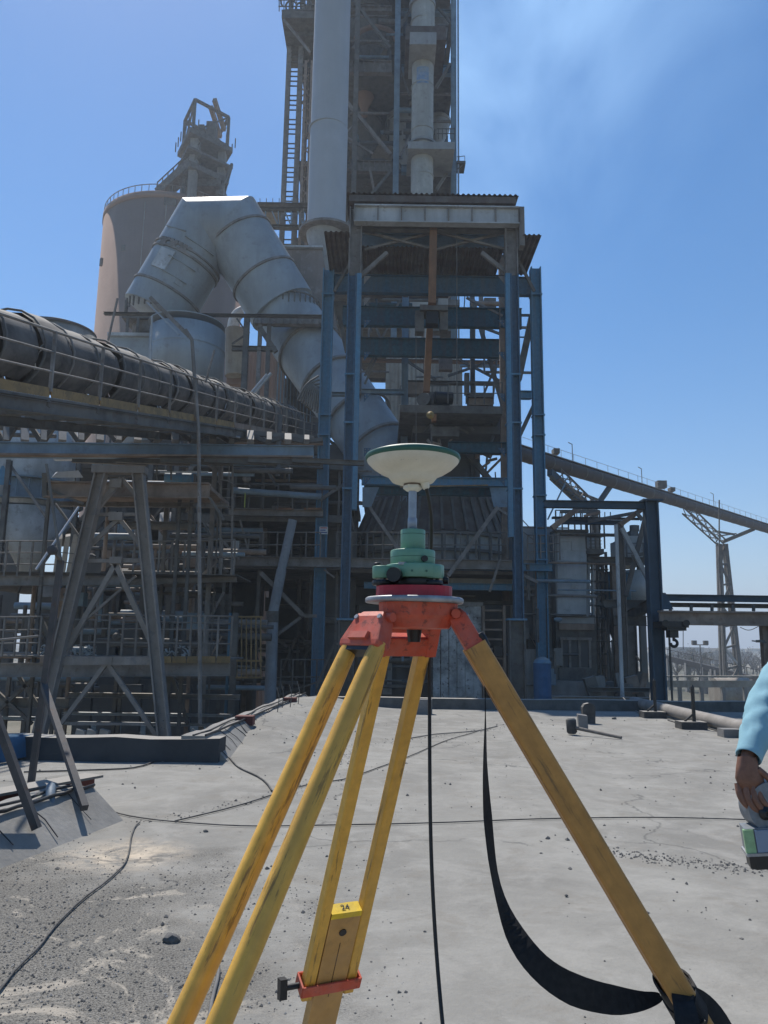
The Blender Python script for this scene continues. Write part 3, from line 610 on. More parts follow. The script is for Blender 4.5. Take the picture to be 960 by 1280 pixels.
def build_leg(top, foot, wt, wb, rr, blen, flat, lab, open_=False, Lr=.66, wm=None):
    d, h, o = legframe(top, foot)
    L = (foot - top).length
    wd_ = mat('yellow_wood_%d' % len(MATS), (.70, .39, .06), .42, (.50, .28, .07), .55, 16, along=d, rust=(.10, .06, .025), ramt=.7, var=.10, bump=.12, spec=.45) if wm is None else mat('tan_wood_%d' % len(MATS), (.47, .235, .06), .5, (.31, .155, .045), .7, 16, along=d, rust=(.09, .06, .035), ramt=.6, var=.12, bump=.15, spec=.4)
    if o.z < 0: o = -o
    # bracket: sloping casting, narrow at the hinge, wider at the rods, with raised rib and boss
    bw0, bw1, th = wt * 1.0, wt * 1.42, .030
    a0 = top - d * .006; a1 = top + d * blen
    def ring(c, w, t_): return [c + h * (-w / 2) - o * t_ / 2, c + h * (w / 2) - o * t_ / 2, c + h * (w / 2) + o * t_ / 2, c + h * (-w / 2) + o * t_ / 2]
    g = G()
    r0, r1, r2, r3 = ring(a0, bw0 * .8, th * .7), ring(a0 + d * .012, bw0, th), ring(a1 - d * .01, bw1, th), ring(a1, bw1 * .97, th * .9)
    rr_ = [r0, r1, r2, r3]; vs = [v for r in rr_ for v in r]
    if not open_:
        g.add(vs, [(4 * i + k, 4 * i + (k + 1) % 4, 4 * i + 4 + (k + 1) % 4, 4 * i + 4 + k) for i in range(3) for k in range(4)] + [(3, 2, 1, 0), (12, 13, 14, 15)])
        br = put('leg_bracket', g, M_cast, TR, bev=.0028)
        for sx_ in (-.3, .3):
            bp = a0.lerp(a1, .22) + h * bw1 * sx_ + o * th * .5; put('bolt_head', G().tube(bp - o * .002, bp + o * .0028, .0042, 6, smooth=False), M_alu, br)
        put('boss', G().box((0, 0, 0), (0, 0, 0)) if False else G().prof(top + d * (blen * .78) - h * wt * .32, top + d * (blen * .78) + h * wt * .32, [(-.004, th / 2 - .002), (.010, th / 2 - .002), (.008, th / 2 + .006), (-.004, th / 2 + .007)], ref=o), M_cast, br)
        put('recess', G().prof(a1 + d * .0005 - h * wt * .40, a1 + d * .0005 + h * wt * .40, [(-.006, -th * .38), (.004, -th * .38), (.004, th * .38), (-.006, th * .38)], ref=o), M_black, br)
    else:                                              # open yoke: two cheeks joined by a bottom bar
        w0 = bw1 * .5
        for s in (-1, 1):
            q = G(); c0 = a0 + h * s * (w0 - .009); c1 = a1 + h * s * (w0 - .006); q.prof(c0, c1, [(-th / 2, -.011), (th / 2, -.011), (th / 2, .011), (-th / 2, .011)], ref=h); br = put('leg_bracket', q, M_cast, TR, bev=.0025)
        q = G().prof(a1 - d * .018 - h * (w0 - .004), a1 - d * .018 + h * (w0 - .004), [(-.018, -th / 2 + .001), (.016, -th / 2 + .001), (.016, th / 2 - .001), (-.018, th / 2 - .001)], ref=o); put('yoke_bar', q, M_cast, TR, bev=.002)
        q = G().prof(a0 + d * .012 - h * (w0 - .004), a0 + d * .012 + h * (w0 - .004), [(-.012, -th / 2 + .002), (.012, -th / 2 + .002), (.012, th / 2 - .002), (-.012, th / 2 - .002)], ref=o); put('yoke_bar', q, M_cast, TR, bev=.002)
    put('hinge_pin', G().tube(top - h * bw1 * .44, top + h * bw1 * .44, .0075, 12), M_cast, TR)
    # rods, slab, clamp, shoe
    for s in (-1, 1):
        p = a1 - d * .012 + h * s * (wt / 2); q = top + d * (L * Lr) + h * s * (wb / 2); q1 = G()
        if flat: q1.prof(p, q, [(rr * .9 * a_, rr * b_) for a_, b_ in ((-1, -.8), (-.8, -1), (.8, -1), (1, -.8), (1, .8), (.8, 1), (-.8, 1), (-1, .8))], ref=o)
        else: q1.path([p, p.lerp(q, .08), p.lerp(q, .5), q], [rr * .86, rr, rr * 1.03, rr], 14)
        put('leg_rod', q1, wd_, TR, bev=.004 if flat else 0)
    s0 = top + d * (L * (Lr - .125)); sw = wb - rr * 1.9 - .002
    put('sliding_leg', G().prof(s0, foot - d * .12, [(-sw / 2, -.012), (sw / 2, -.012), (sw / 2, .012), (-sw / 2, .012)], ref=o), M_wood2, TR)
    sl_ = bpy.data.objects[-1] if False else None
    cl = top + d * (L * (Lr - .018)); hw = wb / 2 + rr + .004; t_ = rr + .006
    cg = G()
    for oo in (-1, 1): cg.prof(cl - h * hw + o * oo * t_, cl + h * hw + o * oo * t_, [(-.012, -.002), (.012, -.002), (.012, .002), (-.012, .002)], ref=o)
    for s in (-1, 1): cg.prof(cl + h * s * hw - o * t_, cl + h * s * hw + o * t_, [(-.012, -.002), (.012, -.002), (.012, .002), (-.012, .002)], ref=h)
    c_ = put('leg_clamp', cg, M_cast, TR, bev=.001)
    k0 = cl - h * hw if (h.x > 0) else cl + h * hw; kd = -h if h.x > 0 else h
    put('clamp_screw', G().tube(k0, k0 + kd * .03, .006, 8), M_black, c_); put('clamp_knob', G().prof(k0 + kd * .028, k0 + kd * .042, [(-.009, -.018), (.009, -.022), (.012, .016), (-.009, .018)], ref=V((0, 0, 1))), M_black, c_)
    put('shoe', G().path([foot - d * .16, foot - d * .03, foot + d * .01], [.018, .016, .003], 10), M_cast, TR)
    return d, h, o, s0, sw
# leg toward the camera on the left
topA = PD(470, 772, 1.22); aimA = PD(249, 1280, .93); footA = ext(topA + V((0, 0, 0)), aimA)
dA = build_leg(topA, footA, .060, .074, .0150, .058, False, '')
# leg away from the camera
topB = PD(512, 776, 1.34); aimB = P(411, 1225, 1.66); footB = ext(topB, aimB)
LB = (footB - topB).length; clB = (aimB - topB).length / LB
dB = build_leg(topB, footB, .078, .088, .0125, .062, True, '', True, clB + .018)
# right leg, seen on edge
topC = P(569, 768, DC); aimC = P(848, 1240, DC - .02); footC = ext(topC, aimC)
dC = build_leg(topC, footC, .060, .074, .0185, .07, True, '', False, .70, tmat('worn_tan_wood', (.46, .29, .11), .5, (.33, .22, .10), .6, 7, rust=(.14, .09, .05), ramt=.4, bump=.1))
# yellow number sticker on the sliding leg end + bolt hole
d, h, o, s0, sw = dB
g = G().prof(s0 - d * .001 - h * sw * .5, s0 - d * .001 + h * sw * .5, [(-.0015, -.0125), (.0005, -.0125), (.0005, .0125), (-.0015, .0125)], ref=o)
stk = put('number_sticker', g, tmat('yellow_sticker', (.75, .52, .03), .5, amt=.2), TR)
g = G().prof(s0 - o * .0125 + d * .004 - h * sw * .5, s0 - o * .0125 + d * .004 + h * sw * .5, [(-.006, -.0008), (.006, -.0008), (.006, .0008), (-.006, .0008)], ref=o); put('sticker_edge', g, MATS['yellow_sticker'], stk)
def textmesh(s, size, loc, ex, ey, m, name, parent=None, **kw):
    cu = bpy.data.curves.new('t', 'FONT'); cu.body = s; cu.size = size; cu.extrude = size * .01; cu.align_x = 'CENTER'; cu.align_y = 'CENTER'
    to = bpy.data.objects.new('t', cu); COL.objects.link(to); dg = bpy.context.evaluated_depsgraph_get(); me = bpy.data.meshes.new_from_object(to.evaluated_get(dg))
    ez = ex.cross(ey); gg = G(); gg.add([loc + ex * v.co.x + ey * v.co.y + ez * v.co.z for v in me.vertices], [tuple(p.vertices) for p in me.polygons]); bpy.data.objects.remove(to); return put(name, gg, m, parent, **kw)
hx = h if h.x > 0 else -h; nrm = -d; ex = hx; ey = nrm.cross(ex).normalized()
textmesh('24', .018, s0 + nrm * .0028 + ey * .0, ex, ey, M_black, 'number_24', stk)
g = G().tube(s0 + d * .045 - o * .014, s0 + d * .045 + o * .014, .0075, 16); put('bolt_hole', g, M_black, TR)
g = G().prof(s0 + d * .07 - o * .0, s0 + d * .20, [(-.0008, -.0124), (.0008, -.0124), (.0008, .0124), (-.0008, .0124)], ref=o); put('groove', g, tmat('dark_groove', (.1, .055, .02), .7), TR)
# ------------------------------------------------------------------ receiver on top
A = thing('gnss_antenna', 'round cream disc antenna with green rim on a grey pole above the tripod', 'antenna', P(516, 665, DC))
ax = P(516, 583, DC); u = u1; c = V((ax.x, ax.y, 0)); zr = Z(571, DC)         # rim height
pz = lambda y: Z(y, DC)
g = G().lathe(c, [(0, zr + 9 * u), (30 * u, zr + 8.3 * u), (50 * u, zr + 5.5 * u), (58 * u, zr + 2.6 * u)], 64); put('top_cover', g, M_cream, A)
g = G().lathe(c, [(58 * u, zr + 2.6 * u), (61.2 * u, zr + 1.2 * u), (62 * u, zr - 1.5 * u), (61 * u, zr - 5.2 * u), (59.4 * u, zr - 5.8 * u)], 64); put('rim_band', g, M_dgreen, A)
g = G().lathe(c, [(60.0 * u, zr - 5.4 * u), (59.0 * u, zr - 8 * u), (52 * u, zr - 15 * u), (42 * u, zr - 21.5 * u), (33 * u, zr - 25.5 * u), (31 * u, zr - 28 * u), (27 * u, zr - 33 * u), (20 * u, zr - 35.5 * u), (11 * u, zr - 36 * u), (0, zr - 36 * u)], 64); put('lower_shell', g, M_cream, A)
g = G().lathe(c, [(11.6 * u, zr - 35 * u), (11.8 * u, zr - 38 * u), (0, zr - 38 * u)], 32); put('collar_ring', g, tmat('brown_ring', (.12, .09, .07), .5), A)
g = G(); g.lathe(c, [(0, zr - 38 * u), (12 * u, zr - 38 * u), (12.4 * u, zr - 42 * u), (8 * u, zr - 45.5 * u), (0, zr - 45.5 * u)], 6, smooth=False); put('locking_nut', g, M_cream, A)
g = G(); q = V((c.x + 15 * u, c.y - 6 * u, zr - 34 * u)); g.path([q + V((-4 * u, 0, 5 * u)), q, q + V((2 * u, 0, -7 * u)), q + V((2.6 * u, 0, -9 * u))], [6.5 * u, 6 * u, 5 * u, 3.8 * u], 14); put('cable_socket', g, M_cream, A)
zt = pz(662); zm = pz(648)
g = G().tube(V((c.x, c.y, zr - 44 * u)), V((c.x, c.y, zm)), 5.2 * u, 24); put('pole', g, M_pole, A)
g = G().lathe(c, [(5.2 * u, zm + 1.2 * u), (6.1 * u, zm), (6.1 * u, zt - 2 * u), (0, zt - 2 * u)], 24); put('pole_sleeve', g, M_pole, A)
mk_ = G()
for k_ in range(7):
    p = V((c.x + (-17 + k_ * 3.1) * u, c.y - 51.6 * u + abs(-17 + k_ * 3.1) * .12 * u, zr - (15.8 - .35 * (k_ % 3)) * u)); mk_.bar(p, p + V((1.5 * u, 0, (.5 + .5 * (k_ % 2)) * u)), .7 * u, .5 * u)
put('faint_embossed_mark', mk_, tmat('faint_grey_print', (.38, .37, .32), .6, amt=.1), A)
T_ = thing('tribrach', 'green levelling tribrach with black screws under the antenna pole', 'tribrach', P(514, 745, DC))
def rb(g, c, r, z0, z1, n=48, bev=1.2):
    b = bev * u; g.lathe(V((c.x, c.y, 0)), [(0, z1), (r - b, z1), (r - b * .3, z1 - b * .3), (r, z1 - b), (r, z0 + b * .4), (r - b * .4, z0), (0, z0)], n); return g
cc = P(516, 690, DC); put('carrier_top', rb(G(), cc, 15.8 * u, pz(690), pz(662)), M_green, T_)
put('carrier_body', rb(G(), cc, 28.5 * u, pz(708), pz(688)), M_green, T_)
g = rb(G(), V((cc.x + 3 * u, cc.y, 0)), 37 * u, pz(723), pz(706.5))
lob = [V((cc.x - 38 * u, cc.y - 12 * u, 0)), V((cc.x + 24 * u, cc.y - 18 * u, 0)), V((cc.x + 8 * u, cc.y + 30 * u, 0))]
put('tribrach_body', g, M_green, T_)
for i, l in enumerate(lob):
    put('tribrach_lobe', rb(G(), l, (13 if i == 0 else 12) * u, pz(724), pz(708 if i else 709)), M_green, T_)
    g = G(); z1, z0 = pz(726.5), pz(733)
    prf = [(0, z1), (12.5 * u, z1), (13.5 * u, (z1 * 2 + z0) / 3), (13.5 * u, (z1 + 2 * z0) / 3), (12 * u, z0), (0, z0)]
    g.lathe(V((l.x, l.y, 0)), prf, 20, smooth=False); put('foot_screw', g, M_black, T_)
    put('screw_shaft', G().tube(V((l.x, l.y, pz(737))), V((l.x, l.y, pz(723))), 4 * u, 10), M_alu, T_)
g = rb(G(), V((cc.x + 3 * u, cc.y, 0)), 31 * u, pz(734), pz(723.5)); put('spring_plate', g, M_black, T_)
k = V((cc.x - 23 * u, cc.y - 34 * u, pz(721.5))); put('side_knob', G().path([k + V((3 * u, 12 * u, 0)), k + V((0, 2 * u, 0)), k, k + V((-2 * u, -8 * u, 0))], [5 * u, 6 * u, 9.5 * u, 9 * u], 16), M_black, T_)
k = V((cc.x + 38 * u, cc.y - 8 * u, pz(725))); put('side_knob', G().tube(k, k + V((6.5 * u, -1 * u, 0)), 4.6 * u, 12), M_black, T_)
k = V((cc.x + 13 * u, cc.y - 25 * u, pz(700.5))); put('eyepiece', G().tube(k, k + V((1 * u, -4.5 * u, 0)), 4 * u, 14), M_black, T_)
k = V((cc.x - 45 * u, cc.y - 8 * u, pz(706))); put('lock_button', rb(G(), k, 4.6 * u, pz(709), pz(704.5), 16), M_black, T_)
g = rb(G(), V((cc.x - 2 * u, cc.y, 0)), 50 * u, hub.z + .0065, pz(734), 3, 2)
pr = G(); n = 40
for z in (hub.z + .0065, pz(733.5)): pr.v += [V((cc.x + 3 * u + math.cos(a) * r, cc.y + math.sin(a) * r, z)) for a in [2 * math.pi * j / n for j in range(n)] for r in [u * (46 + 4.5 * math.cos(3 * a + 2.0))]]
pr.f = [(j, (j + 1) % n, n + (j + 1) % n, n + j) for j in range(n)] + [tuple(reversed(range(n))), tuple(range(n, 2 * n))]; pr.sm = [False] * len(pr.f); put('base_plate', pr, M_castd, T_)
# small fittings on the tribrach
bb_ = V((cc.x - 14 * u, cc.y - 29 * u, pz(706.8))); put('bubble_level', G().tube(bb_ - V((0, 0, 2 * u)), bb_ + V((0, 0, 1.5 * u)), 5 * u, 20), M_alu, T_); put('bubble_glass', G().tube(bb_ + V((0, 0, 1.2 * u)), bb_ + V((0, 0, 1.9 * u)), 3.6 * u, 16), tmat('bubble_green', (.35, .5, .12), .1, amt=.1), T_)
for ang_ in (200, 235, 262, 290, 318):
    a_ = math.radians(ang_); p = V((cc.x + 3 * u + math.cos(a_) * 36.8 * u, cc.y + math.sin(a_) * 36.8 * u, pz(716))); n_ = V((math.cos(a_), math.sin(a_), 0)); put('screw', G().tube(p, p + n_ * .6 * u, 1.5 * u, 10), M_alu if ang_ % 2 else M_dgreen, T_)
put('parting_line', G().lathe(V((cc.x, cc.y, pz(697))), [(28.4 * u, -.3 * u), (28.75 * u, -.3 * u), (28.75 * u, .3 * u), (28.4 * u, .3 * u)], 48), M_dgreen, T_)
put('parting_line', G().lathe(V((cc.x, cc.y, pz(668))), [(15.7 * u, -.3 * u), (16.05 * u, -.3 * u), (16.05 * u, .3 * u), (15.7 * u, .3 * u)], 48), M_dgreen, T_)
# antenna cable
pts = [V((c.x + 17.5 * u, c.y - 6 * u, zr - 42 * u)), P(537, 628, DC + .02), P(540, 650, DC + .05), P(538.5, 700, DC + .08), P(537, 770, DC + .12), P(537, 850, DC + .12), P(537, 940, DC + .10), P(538, 1040, DC + .08), P(541, 1120, DC + .06), P(546, 1200, DC + .04), P(554, 1290, DC), P(566, 1400, DC - .05)]
e = pts[-1].copy(); pts += [V((e.x + .03, e.y - .02, .3)), V((e.x + .1, e.y + .05, .012)), V((e.x + .4, e.y + .1, .012))]
def smooth(pts, it=3):
    for _ in range(it):
        q = [pts[0]]
        for i in range(len(pts) - 1): q += [pts[i].lerp(pts[i + 1], .25), pts[i].lerp(pts[i + 1], .75)]
        pts = q + [pts[-1]]
    return pts
put('antenna_cable', G().path(smooth(pts), .0032, 8), M_black, label='black antenna cable hanging straight down behind the tripod head', cat='cable')
# carrying strap
def ribbon(pts, nrm, ws, th=.0016):
    pts = smooth(pts, 2); m = len(pts); g = G(); vs = []
    for i, p in enumerate(pts):
        f_ = i / (m - 1) * (len(nrm) - 1); k0 = int(min(f_, len(nrm) - 2)); fr = f_ - k0; nn = nrm[k0].lerp(nrm[k0 + 1], fr); w = ws[k0] * (1 - fr) + ws[k0 + 1] * fr
        d = (pts[min(i + 1, m - 1)] - pts[max(i - 1, 0)]).normalized(); s = (nn - d * nn.dot(d)).normalized(); o = d.cross(s) * th / 2
        vs += [p + s * w / 2 + o, p - s * w / 2 + o, p - s * w / 2 - o, p + s * w / 2 - o]
    g.add(vs, [(4 * i + k, 4 * i + (k + 1) % 4, 4 * i + 4 + (k + 1) % 4, 4 * i + 4 + k) for i in range(m - 1) for k in range(4)] + [(3, 2, 1, 0), tuple(4 * (m - 1) + k for k in range(4))], False); return g
ST = thing('carrying_strap', 'black webbing carrying strap looping from the tripod head to the right leg', 'strap', P(760, 1240, 1.2))
X_, Y_, Z_ = V((1, 0, 0)), V((0, 1, 0)), V((0, 0, 1))
pp = [P(603, 808, DC - .03), P(606, 850, DC + .02), P(607, 900, DC + .02), P(606, 960, DC), P(610, 1030, DC), P(618, 1100, DC - .02), P(638, 1160, DC - .04), P(668, 1205, DC - .06), P(710, 1236, DC - .07), P(760, 1250, DC - .05), P(800, 1252, DC - .04), P(826, 1246, DC - .03)]
nn = [V((.3, 1, 0)), V((.15, 1, 0)), V((.12, 1, 0)), V((.3, 1, 0)), V((.6, .9, 0)), V((.4, .9, 0)), V((.2, .5, .6)), V((.05, .25, .9)), V((0, .2, 1)), V((0, .25, 1)), V((0, .5, .8)), V((0, .6, .7))]
put('strap_web', ribbon(pp, nn, [.028] * 5 + [.030, .032, .036, .042, .038, .022, .009]), M_strap, ST)
kp = P(848, 1240, DC - .06)
lc = P(848, 1240, DC - .02); dl_ = (footC - topC).normalized(); _, s_l, u_l = axes(lc, lc + dl_)
for off_, tw_ in ((0, .25), (.012, -.3)):
    cp_ = [lc + dl_ * (off_ + tw_ * .03 * math.cos(a_)) + dC[2] * math.cos(a_) * (.024 + off_ * .2) + dC[1] * math.sin(a_) * (.060 + off_ * .2) for a_ in [math.pi * 2 * k / 16 for k in range(17)]]
    put('strap_wrap', ribbon(cp_, [dl_, dl_], [.030, .030], .003), M_strap, ST)
put('strap_web', ribbon([kp + V((0, -.01, 0)), P(858, 1265, DC - .10), P(862, 1310, DC - .12), P(858, 1380, DC - .1)], [V((1, .2, 0)), V((1, .1, 0)), V((1, .1, 0))], [.026, .036, .036]), M_strap, ST)
put('strap_web', ribbon([kp + V((.004, -.008, .004)), P(880, 1250, DC - .05), P(905, 1280, DC - .05), P(925, 1330, DC - .05), P(930, 1420, DC - .05)], [V((.4, .3, .8)), V((.5, .4, .8)), V((.9, .5, .3)), V((1, .3, 0))], [.02, .026, .030, .032]), M_strap, ST)
put('strap_buckle', G().prof(P(872, 1280, DC - .09), P(888, 1310, DC - .09), [(-.012, -.003), (.012, -.003), (.012, .003), (-.012, .003)], ref=V((0, 1, 0))), M_black, ST)
bc = P(602, 806, DC - .035); put('strap_hook', G().path([bc + V((-.012, .01, .008)), bc + V((.0, -.004, .014)), bc + V((.008, 0, .0)), bc + V((.002, 0, -.014))], .006, 8), M_black, ST)
# ================================================================== surveyor at the right edge
YP = 3.0
sh = P(1012, 800, YP + .10); el = P(962, 880, YP + .02); wr = P(934, 950, YP - .12)
PR = thing('person', 'person in light blue long sleeved shirt holding a survey instrument at the right edge', 'person', V((sh.x + .25, sh.y, 0)))
M_skin = mat('brown_skin', (.20, .095, .06), .5, (.12, .055, .035), .5, 25, var=.1, bump=.25, spec=.4)
M_shirt = mat('light_blue_shirt', (.23, .41, .48), .9, (.19, .35, .42), .4, 14, var=.04, bump=.15)
M_trou = mat('navy_trousers', (.03, .04, .06), .85, var=.1)
M_hair = mat('black_hair', (.012, .011, .01), .6, var=.1, bump=.4)
M_shoe = mat('brown_boot', (.06, .04, .03), .6)
def skin(name, verts, edges, radii, m, parent, root=0, sub=2):
    me = bpy.data.meshes.new(name); b = V(parent['_b']); me.from_pydata([tuple(V(v) - b) for v in verts], edges, []); o = bpy.data.objects.new(name, me); COL.objects.link(o)
    md = o.modifiers.new('s', 'SKIN'); 
    for i, r in enumerate(radii): me.skin_vertices[0].data[i].radius = r if isinstance(r, tuple) else (r, r)
    me.skin_vertices[0].data[root].use_root = True; md.use_smooth_shade = True
    s = o.modifiers.new('u', 'SUBSURF'); s.levels = sub; s.render_levels = sub
    dg = bpy.context.evaluated_depsgraph_get(); dg.update(); nm = bpy.data.meshes.new_from_object(o.evaluated_get(dg)); bpy.data.objects.remove(o)
    for p in nm.polygons: p.use_smooth = True
    nm.materials.clear(); nm.materials.append(m); q = bpy.data.objects.new(name, nm); COL.objects.link(q); q.parent = parent; q['_b'] = parent['_b']; return q
bx = sh.x + .22; by = sh.y
vb = V((bx, by, 0)); sz = sh.z
# body (skin): one continuous figure, legs, trunk, neck, head, far arm, near arm down to wrist and hand
kn = wr + V((-.006, -.012, -.085))
nodes = [vb + V((0, 0, .93)), vb + V((0, 0, 1.12)), vb + V((0, 0, sz - .08)), vb + V((0, 0, sz + .07)), vb + V((-.01, -.02, sz + .17)), vb + V((-.01, -.03, sz + .27)),
         vb + V((-.17, 0, sz - .02)), sh, el, wr, kn,
         vb + V((.17, 0, sz - .02)), vb + V((.22, 0, sz - .3)), vb + V((.2, -.12, sz - .52)),
         vb + V((-.1, 0, .88)), vb + V((-.11, -.02, .48)), vb + V((-.11, .02, .09)), vb + V((-.11, -.14, .045)),
         vb + V((.1, 0, .88)), vb + V((.11, -.02, .48)), vb + V((.11, .02, .09)), vb + V((.11, -.14, .045))]
ed = [(0, 1), (1, 2), (2, 3), (3, 4), (4, 5), (2, 6), (6, 7), (7, 8), (8, 9), (9, 10), (2, 11), (11, 12), (12, 13), (0, 14), (14, 15), (15, 16), (16, 17), (0, 18), (18, 19), (19, 20), (20, 21)]
rad = [.14, .13, .14, .05, .085, .07, .06, .05, .04, (.024, .030), (.038, .020), .06, .04, .03, .08, .055, .04, .03, .08, .055, .04, .03]
skin('body', nodes, ed, rad, M_skin, PR)
# sleeve: tapered tube with folds
def sleeve(pts, rs, n=40, seed=0, m=30):
    P0 = smooth([V(p) for p in pts], 2); g = G(); rings = []; K = 44
    acc = [0]
    for i in range(1, len(P0)): acc.append(acc[-1] + (P0[i] - P0[i - 1]).length)
    def at(s):
        for i in range(1, len(P0)):
            if acc[i] >= s: return P0[i - 1].lerp(P0[i], (s - acc[i - 1]) / max(1e-6, acc[i] - acc[i - 1]))
        return P0[-1]
    ref = V((0, 1, 0)); vs = []
    for i in range(K + 1):
        s = acc[-1] * i / K; p = at(s); d = (at(min(acc[-1], s + .01)) - at(max(0, s - .01))).normalized(); sd = d.cross(ref).normalized(); up = sd.cross(d)
        f_ = i / K * (len(rs) - 1); k0 = int(min(f_, len(rs) - 2)); r = rs[k0] + (rs[k0 + 1] - rs[k0]) * (f_ - k0)
        for j in range(n):
            a = 2 * math.pi * j / n; q = p + (sd * math.cos(a) + up * math.sin(a)) * r
            w = 1 + .26 * abs(noise.noise(V((math.cos(a) * .8 + 7, s * 9 + math.sin(a) * 2.5, seed)))) + .15 * noise.noise(V((math.cos(a) * 1.2, math.sin(a) * 1.2, s * 16 + seed))) + .05 * math.sin(s * 70 + 2.2 * math.cos(a + 1)) * (1 if .25 < i / K < .85 else .3)
            if i > K - 5: w = 1.0 + (.03 if i < K else 0)
            vs.append(p + (q - p) * w)
    g.add(vs, [(i * n + j, i * n + (j + 1) % n, (i + 1) * n + (j + 1) % n, (i + 1) * n + j) for i in range(K) for j in range(n)], True)
    dend = (at(acc[-1]) - at(acc[-1] - .01)).normalized(); inner = [at(acc[-1]) + (v - at(acc[-1])) * .86 - dend * .004 for v in vs[-n:]]; deep = [v - dend * .03 for v in inner]
    g.add(vs[-n:] + inner + deep, [(j, (j + 1) % n, n + (j + 1) % n, n + j) for j in range(n)] + [(n + j, n + (j + 1) % n, 2 * n + (j + 1) % n, 2 * n + j) for j in range(n)], True)
    return g
dwr = (wr - el).normalized()
put('sleeve', sleeve([sh + V((.10, 0, .03)), sh, sh.lerp(el, .5) + V((-.012, 0, 0)), el + V((-.015, 0, 0)), el.lerp(wr, .5) + V((-.004, 0, 0)), wr - dwr * .012], [.085, .084, .074, .066, .055, .042]), M_shirt, PR)
put('cuff', G().path([wr - dwr * .062, wr - dwr * .058, wr - dwr * .016, wr - dwr * .012], [.042, .0455, .0455, .043], 32, cap=False), M_shirt, PR)
g = G(); prf = []
nb = 32; lv = [(.86, .165, .115), (1.0, .17, .12), (1.15, .175, .125), (sz - .12, .20, .125), (sz - .02, .20, .11), (sz + .035, .12, .085), (sz + .07, .066, .064)]
vs = [vb + V((math.cos(2 * math.pi * j / nb) * a, math.sin(2 * math.pi * j / nb) * b, z)) for z, a, b in lv for j in range(nb)]
g.add(vs, [(i * nb + j, i * nb + (j + 1) % nb, (i + 1) * nb + (j + 1) % nb, (i + 1) * nb + j) for i in range(len(lv) - 1) for j in range(nb)], True); put('shirt', g, M_shirt, PR)
put('sleeve', sleeve([vb + V((.13, 0, sz)), vb + V((.20, 0, sz - .06)), vb + V((.23, 0, sz - .3)), vb + V((.21, -.1, sz - .48))], [.08, .08, .065, .05], seed=3), M_shirt, PR)
for s in (-1, 1):
    put('trouser_leg', G().path([vb + V((s * .085, 0, .98)), vb + V((s * .1, 0, .84)), vb + V((s * .11, -.02, .48)), vb + V((s * .11, .02, .10))], [.115, .105, .085, .085], 20), M_trou, PR)
    put('boot', G().path([vb + V((s * .11, .05, .06)), vb + V((s * .11, -.05, .06)), vb + V((s * .11, -.19, .045)), vb + V((s * .11, -.22, .04))], [.05, .055, .045, .02], 14), M_shoe, PR)
hc = vb + V((-.01, -.03, sz + .235)); bm = bmesh.new(); bmesh.ops.create_uvsphere(bm, u_segments=32, v_segments=24, radius=1)
g = G(); vs = []
for v in bm.verts:
    x, y, z = v.co; r = V((x * .076, y * .098, z * .118)); 
    if y < 0: r.x *= 1 - .12 * max(0, -z); r.y *= .92
    r.y -= .022 * math.exp(-((x / .22) ** 2 + ((z + .10) / .22) ** 2)) * (y < 0); r.y += .012 * math.exp(-(((abs(x) - .38) / .2) ** 2 + ((z - .08) / .14) ** 2)) * (y < 0); r.y -= .006 * math.exp(-((x / .35) ** 2 + ((z + .52) / .08) ** 2)) * (y < 0)
    vs.append(hc + r)
g.add(vs, [tuple(w.index for w in f.verts) for f in bm.faces], True); bm.free(); hd = put('head', g, M_skin, PR)
for s in (-1, 1):
    put('ear', G().path([hc + V((s * .074, .0, .02)), hc + V((s * .086, .008, .0)), hc + V((s * .076, .0, -.03))], [.012, .016, .010], 8), M_skin, hd)
    put('eye', G().lathe(hc + V((s * .029, -.080, .009)), [(0, .008), (.008, .005), (.011, 0), (0, -.003)], 12, up=V((0, -1, 0))), M_black, hd)
put('mouth', G().path([hc + V((-.024, -.082, -.058)), hc + V((0, -.091, -.060)), hc + V((.024, -.082, -.058))], .004, 6), mat('lips', (.16, .06, .045), .5), hd)
g = G(); g.lathe(hc + V((0, .012, 0)), [(.084 * math.sin(a), .126 * math.cos(a)) for a in [math.pi * i / 20 for i in range(11)]], 28); hv = []
for v in g.v:
    r = v - hc; hv.append(hc + V((r.x * 1.0, r.y * 1.2, r.z)) if v.y > hc.y else hc + V((r.x, r.y * .95, max(r.z, .065))))
g.v = hv; put('hair', g, M_hair, PR)
# hand: palm and five fingers closed round the instrument
ex = V((.25, 1, .05)).normalized()
def finger(base, segs, rs, nm):
    pts = [base]
    for s in segs: pts.append(pts[-1] + V(s))
    g = G().path(smooth(pts, 2), [rs[0] + (rs[1] - rs[0]) * i / (4 * (len(pts) - 1)) for i in range(len(smooth(pts, 2)))], 12)
    o = put(nm, g, M_skin, PR); return o
pk = wr + V((-.004, -.012, -.02))
palm = [wr + V((0, 0, .015)), wr + V((-.004, -.006, -.025)), wr + V((-.002, -.012, -.06)), wr + V((.006, -.014, -.098))]
g = G(); nP = 20; vs = []
for i, (p, a, b) in enumerate(zip(palm, (.032, .040, .050, .047), (.026, .028, .026, .022))):
    for j in range(nP):
        an = 2 * math.pi * j / nP; vs.append(p + V((math.cos(an) * a, math.sin(an) * b, .004 * math.cos(an * 3 + i))))
g.add(vs, [(i * nP + j, i * nP + (j + 1) % nP, (i + 1) * nP + (j + 1) % nP, (i + 1) * nP + j) for i in range(3) for j in range(nP)] + [tuple(range(3 * nP, 4 * nP))], True); put('palm', g, M_skin, PR)
ff = [(-.038, .008, .98), (-.019, -.005, 1.1), (.002, -.010, 1.05), (.022, -.007, .9)]
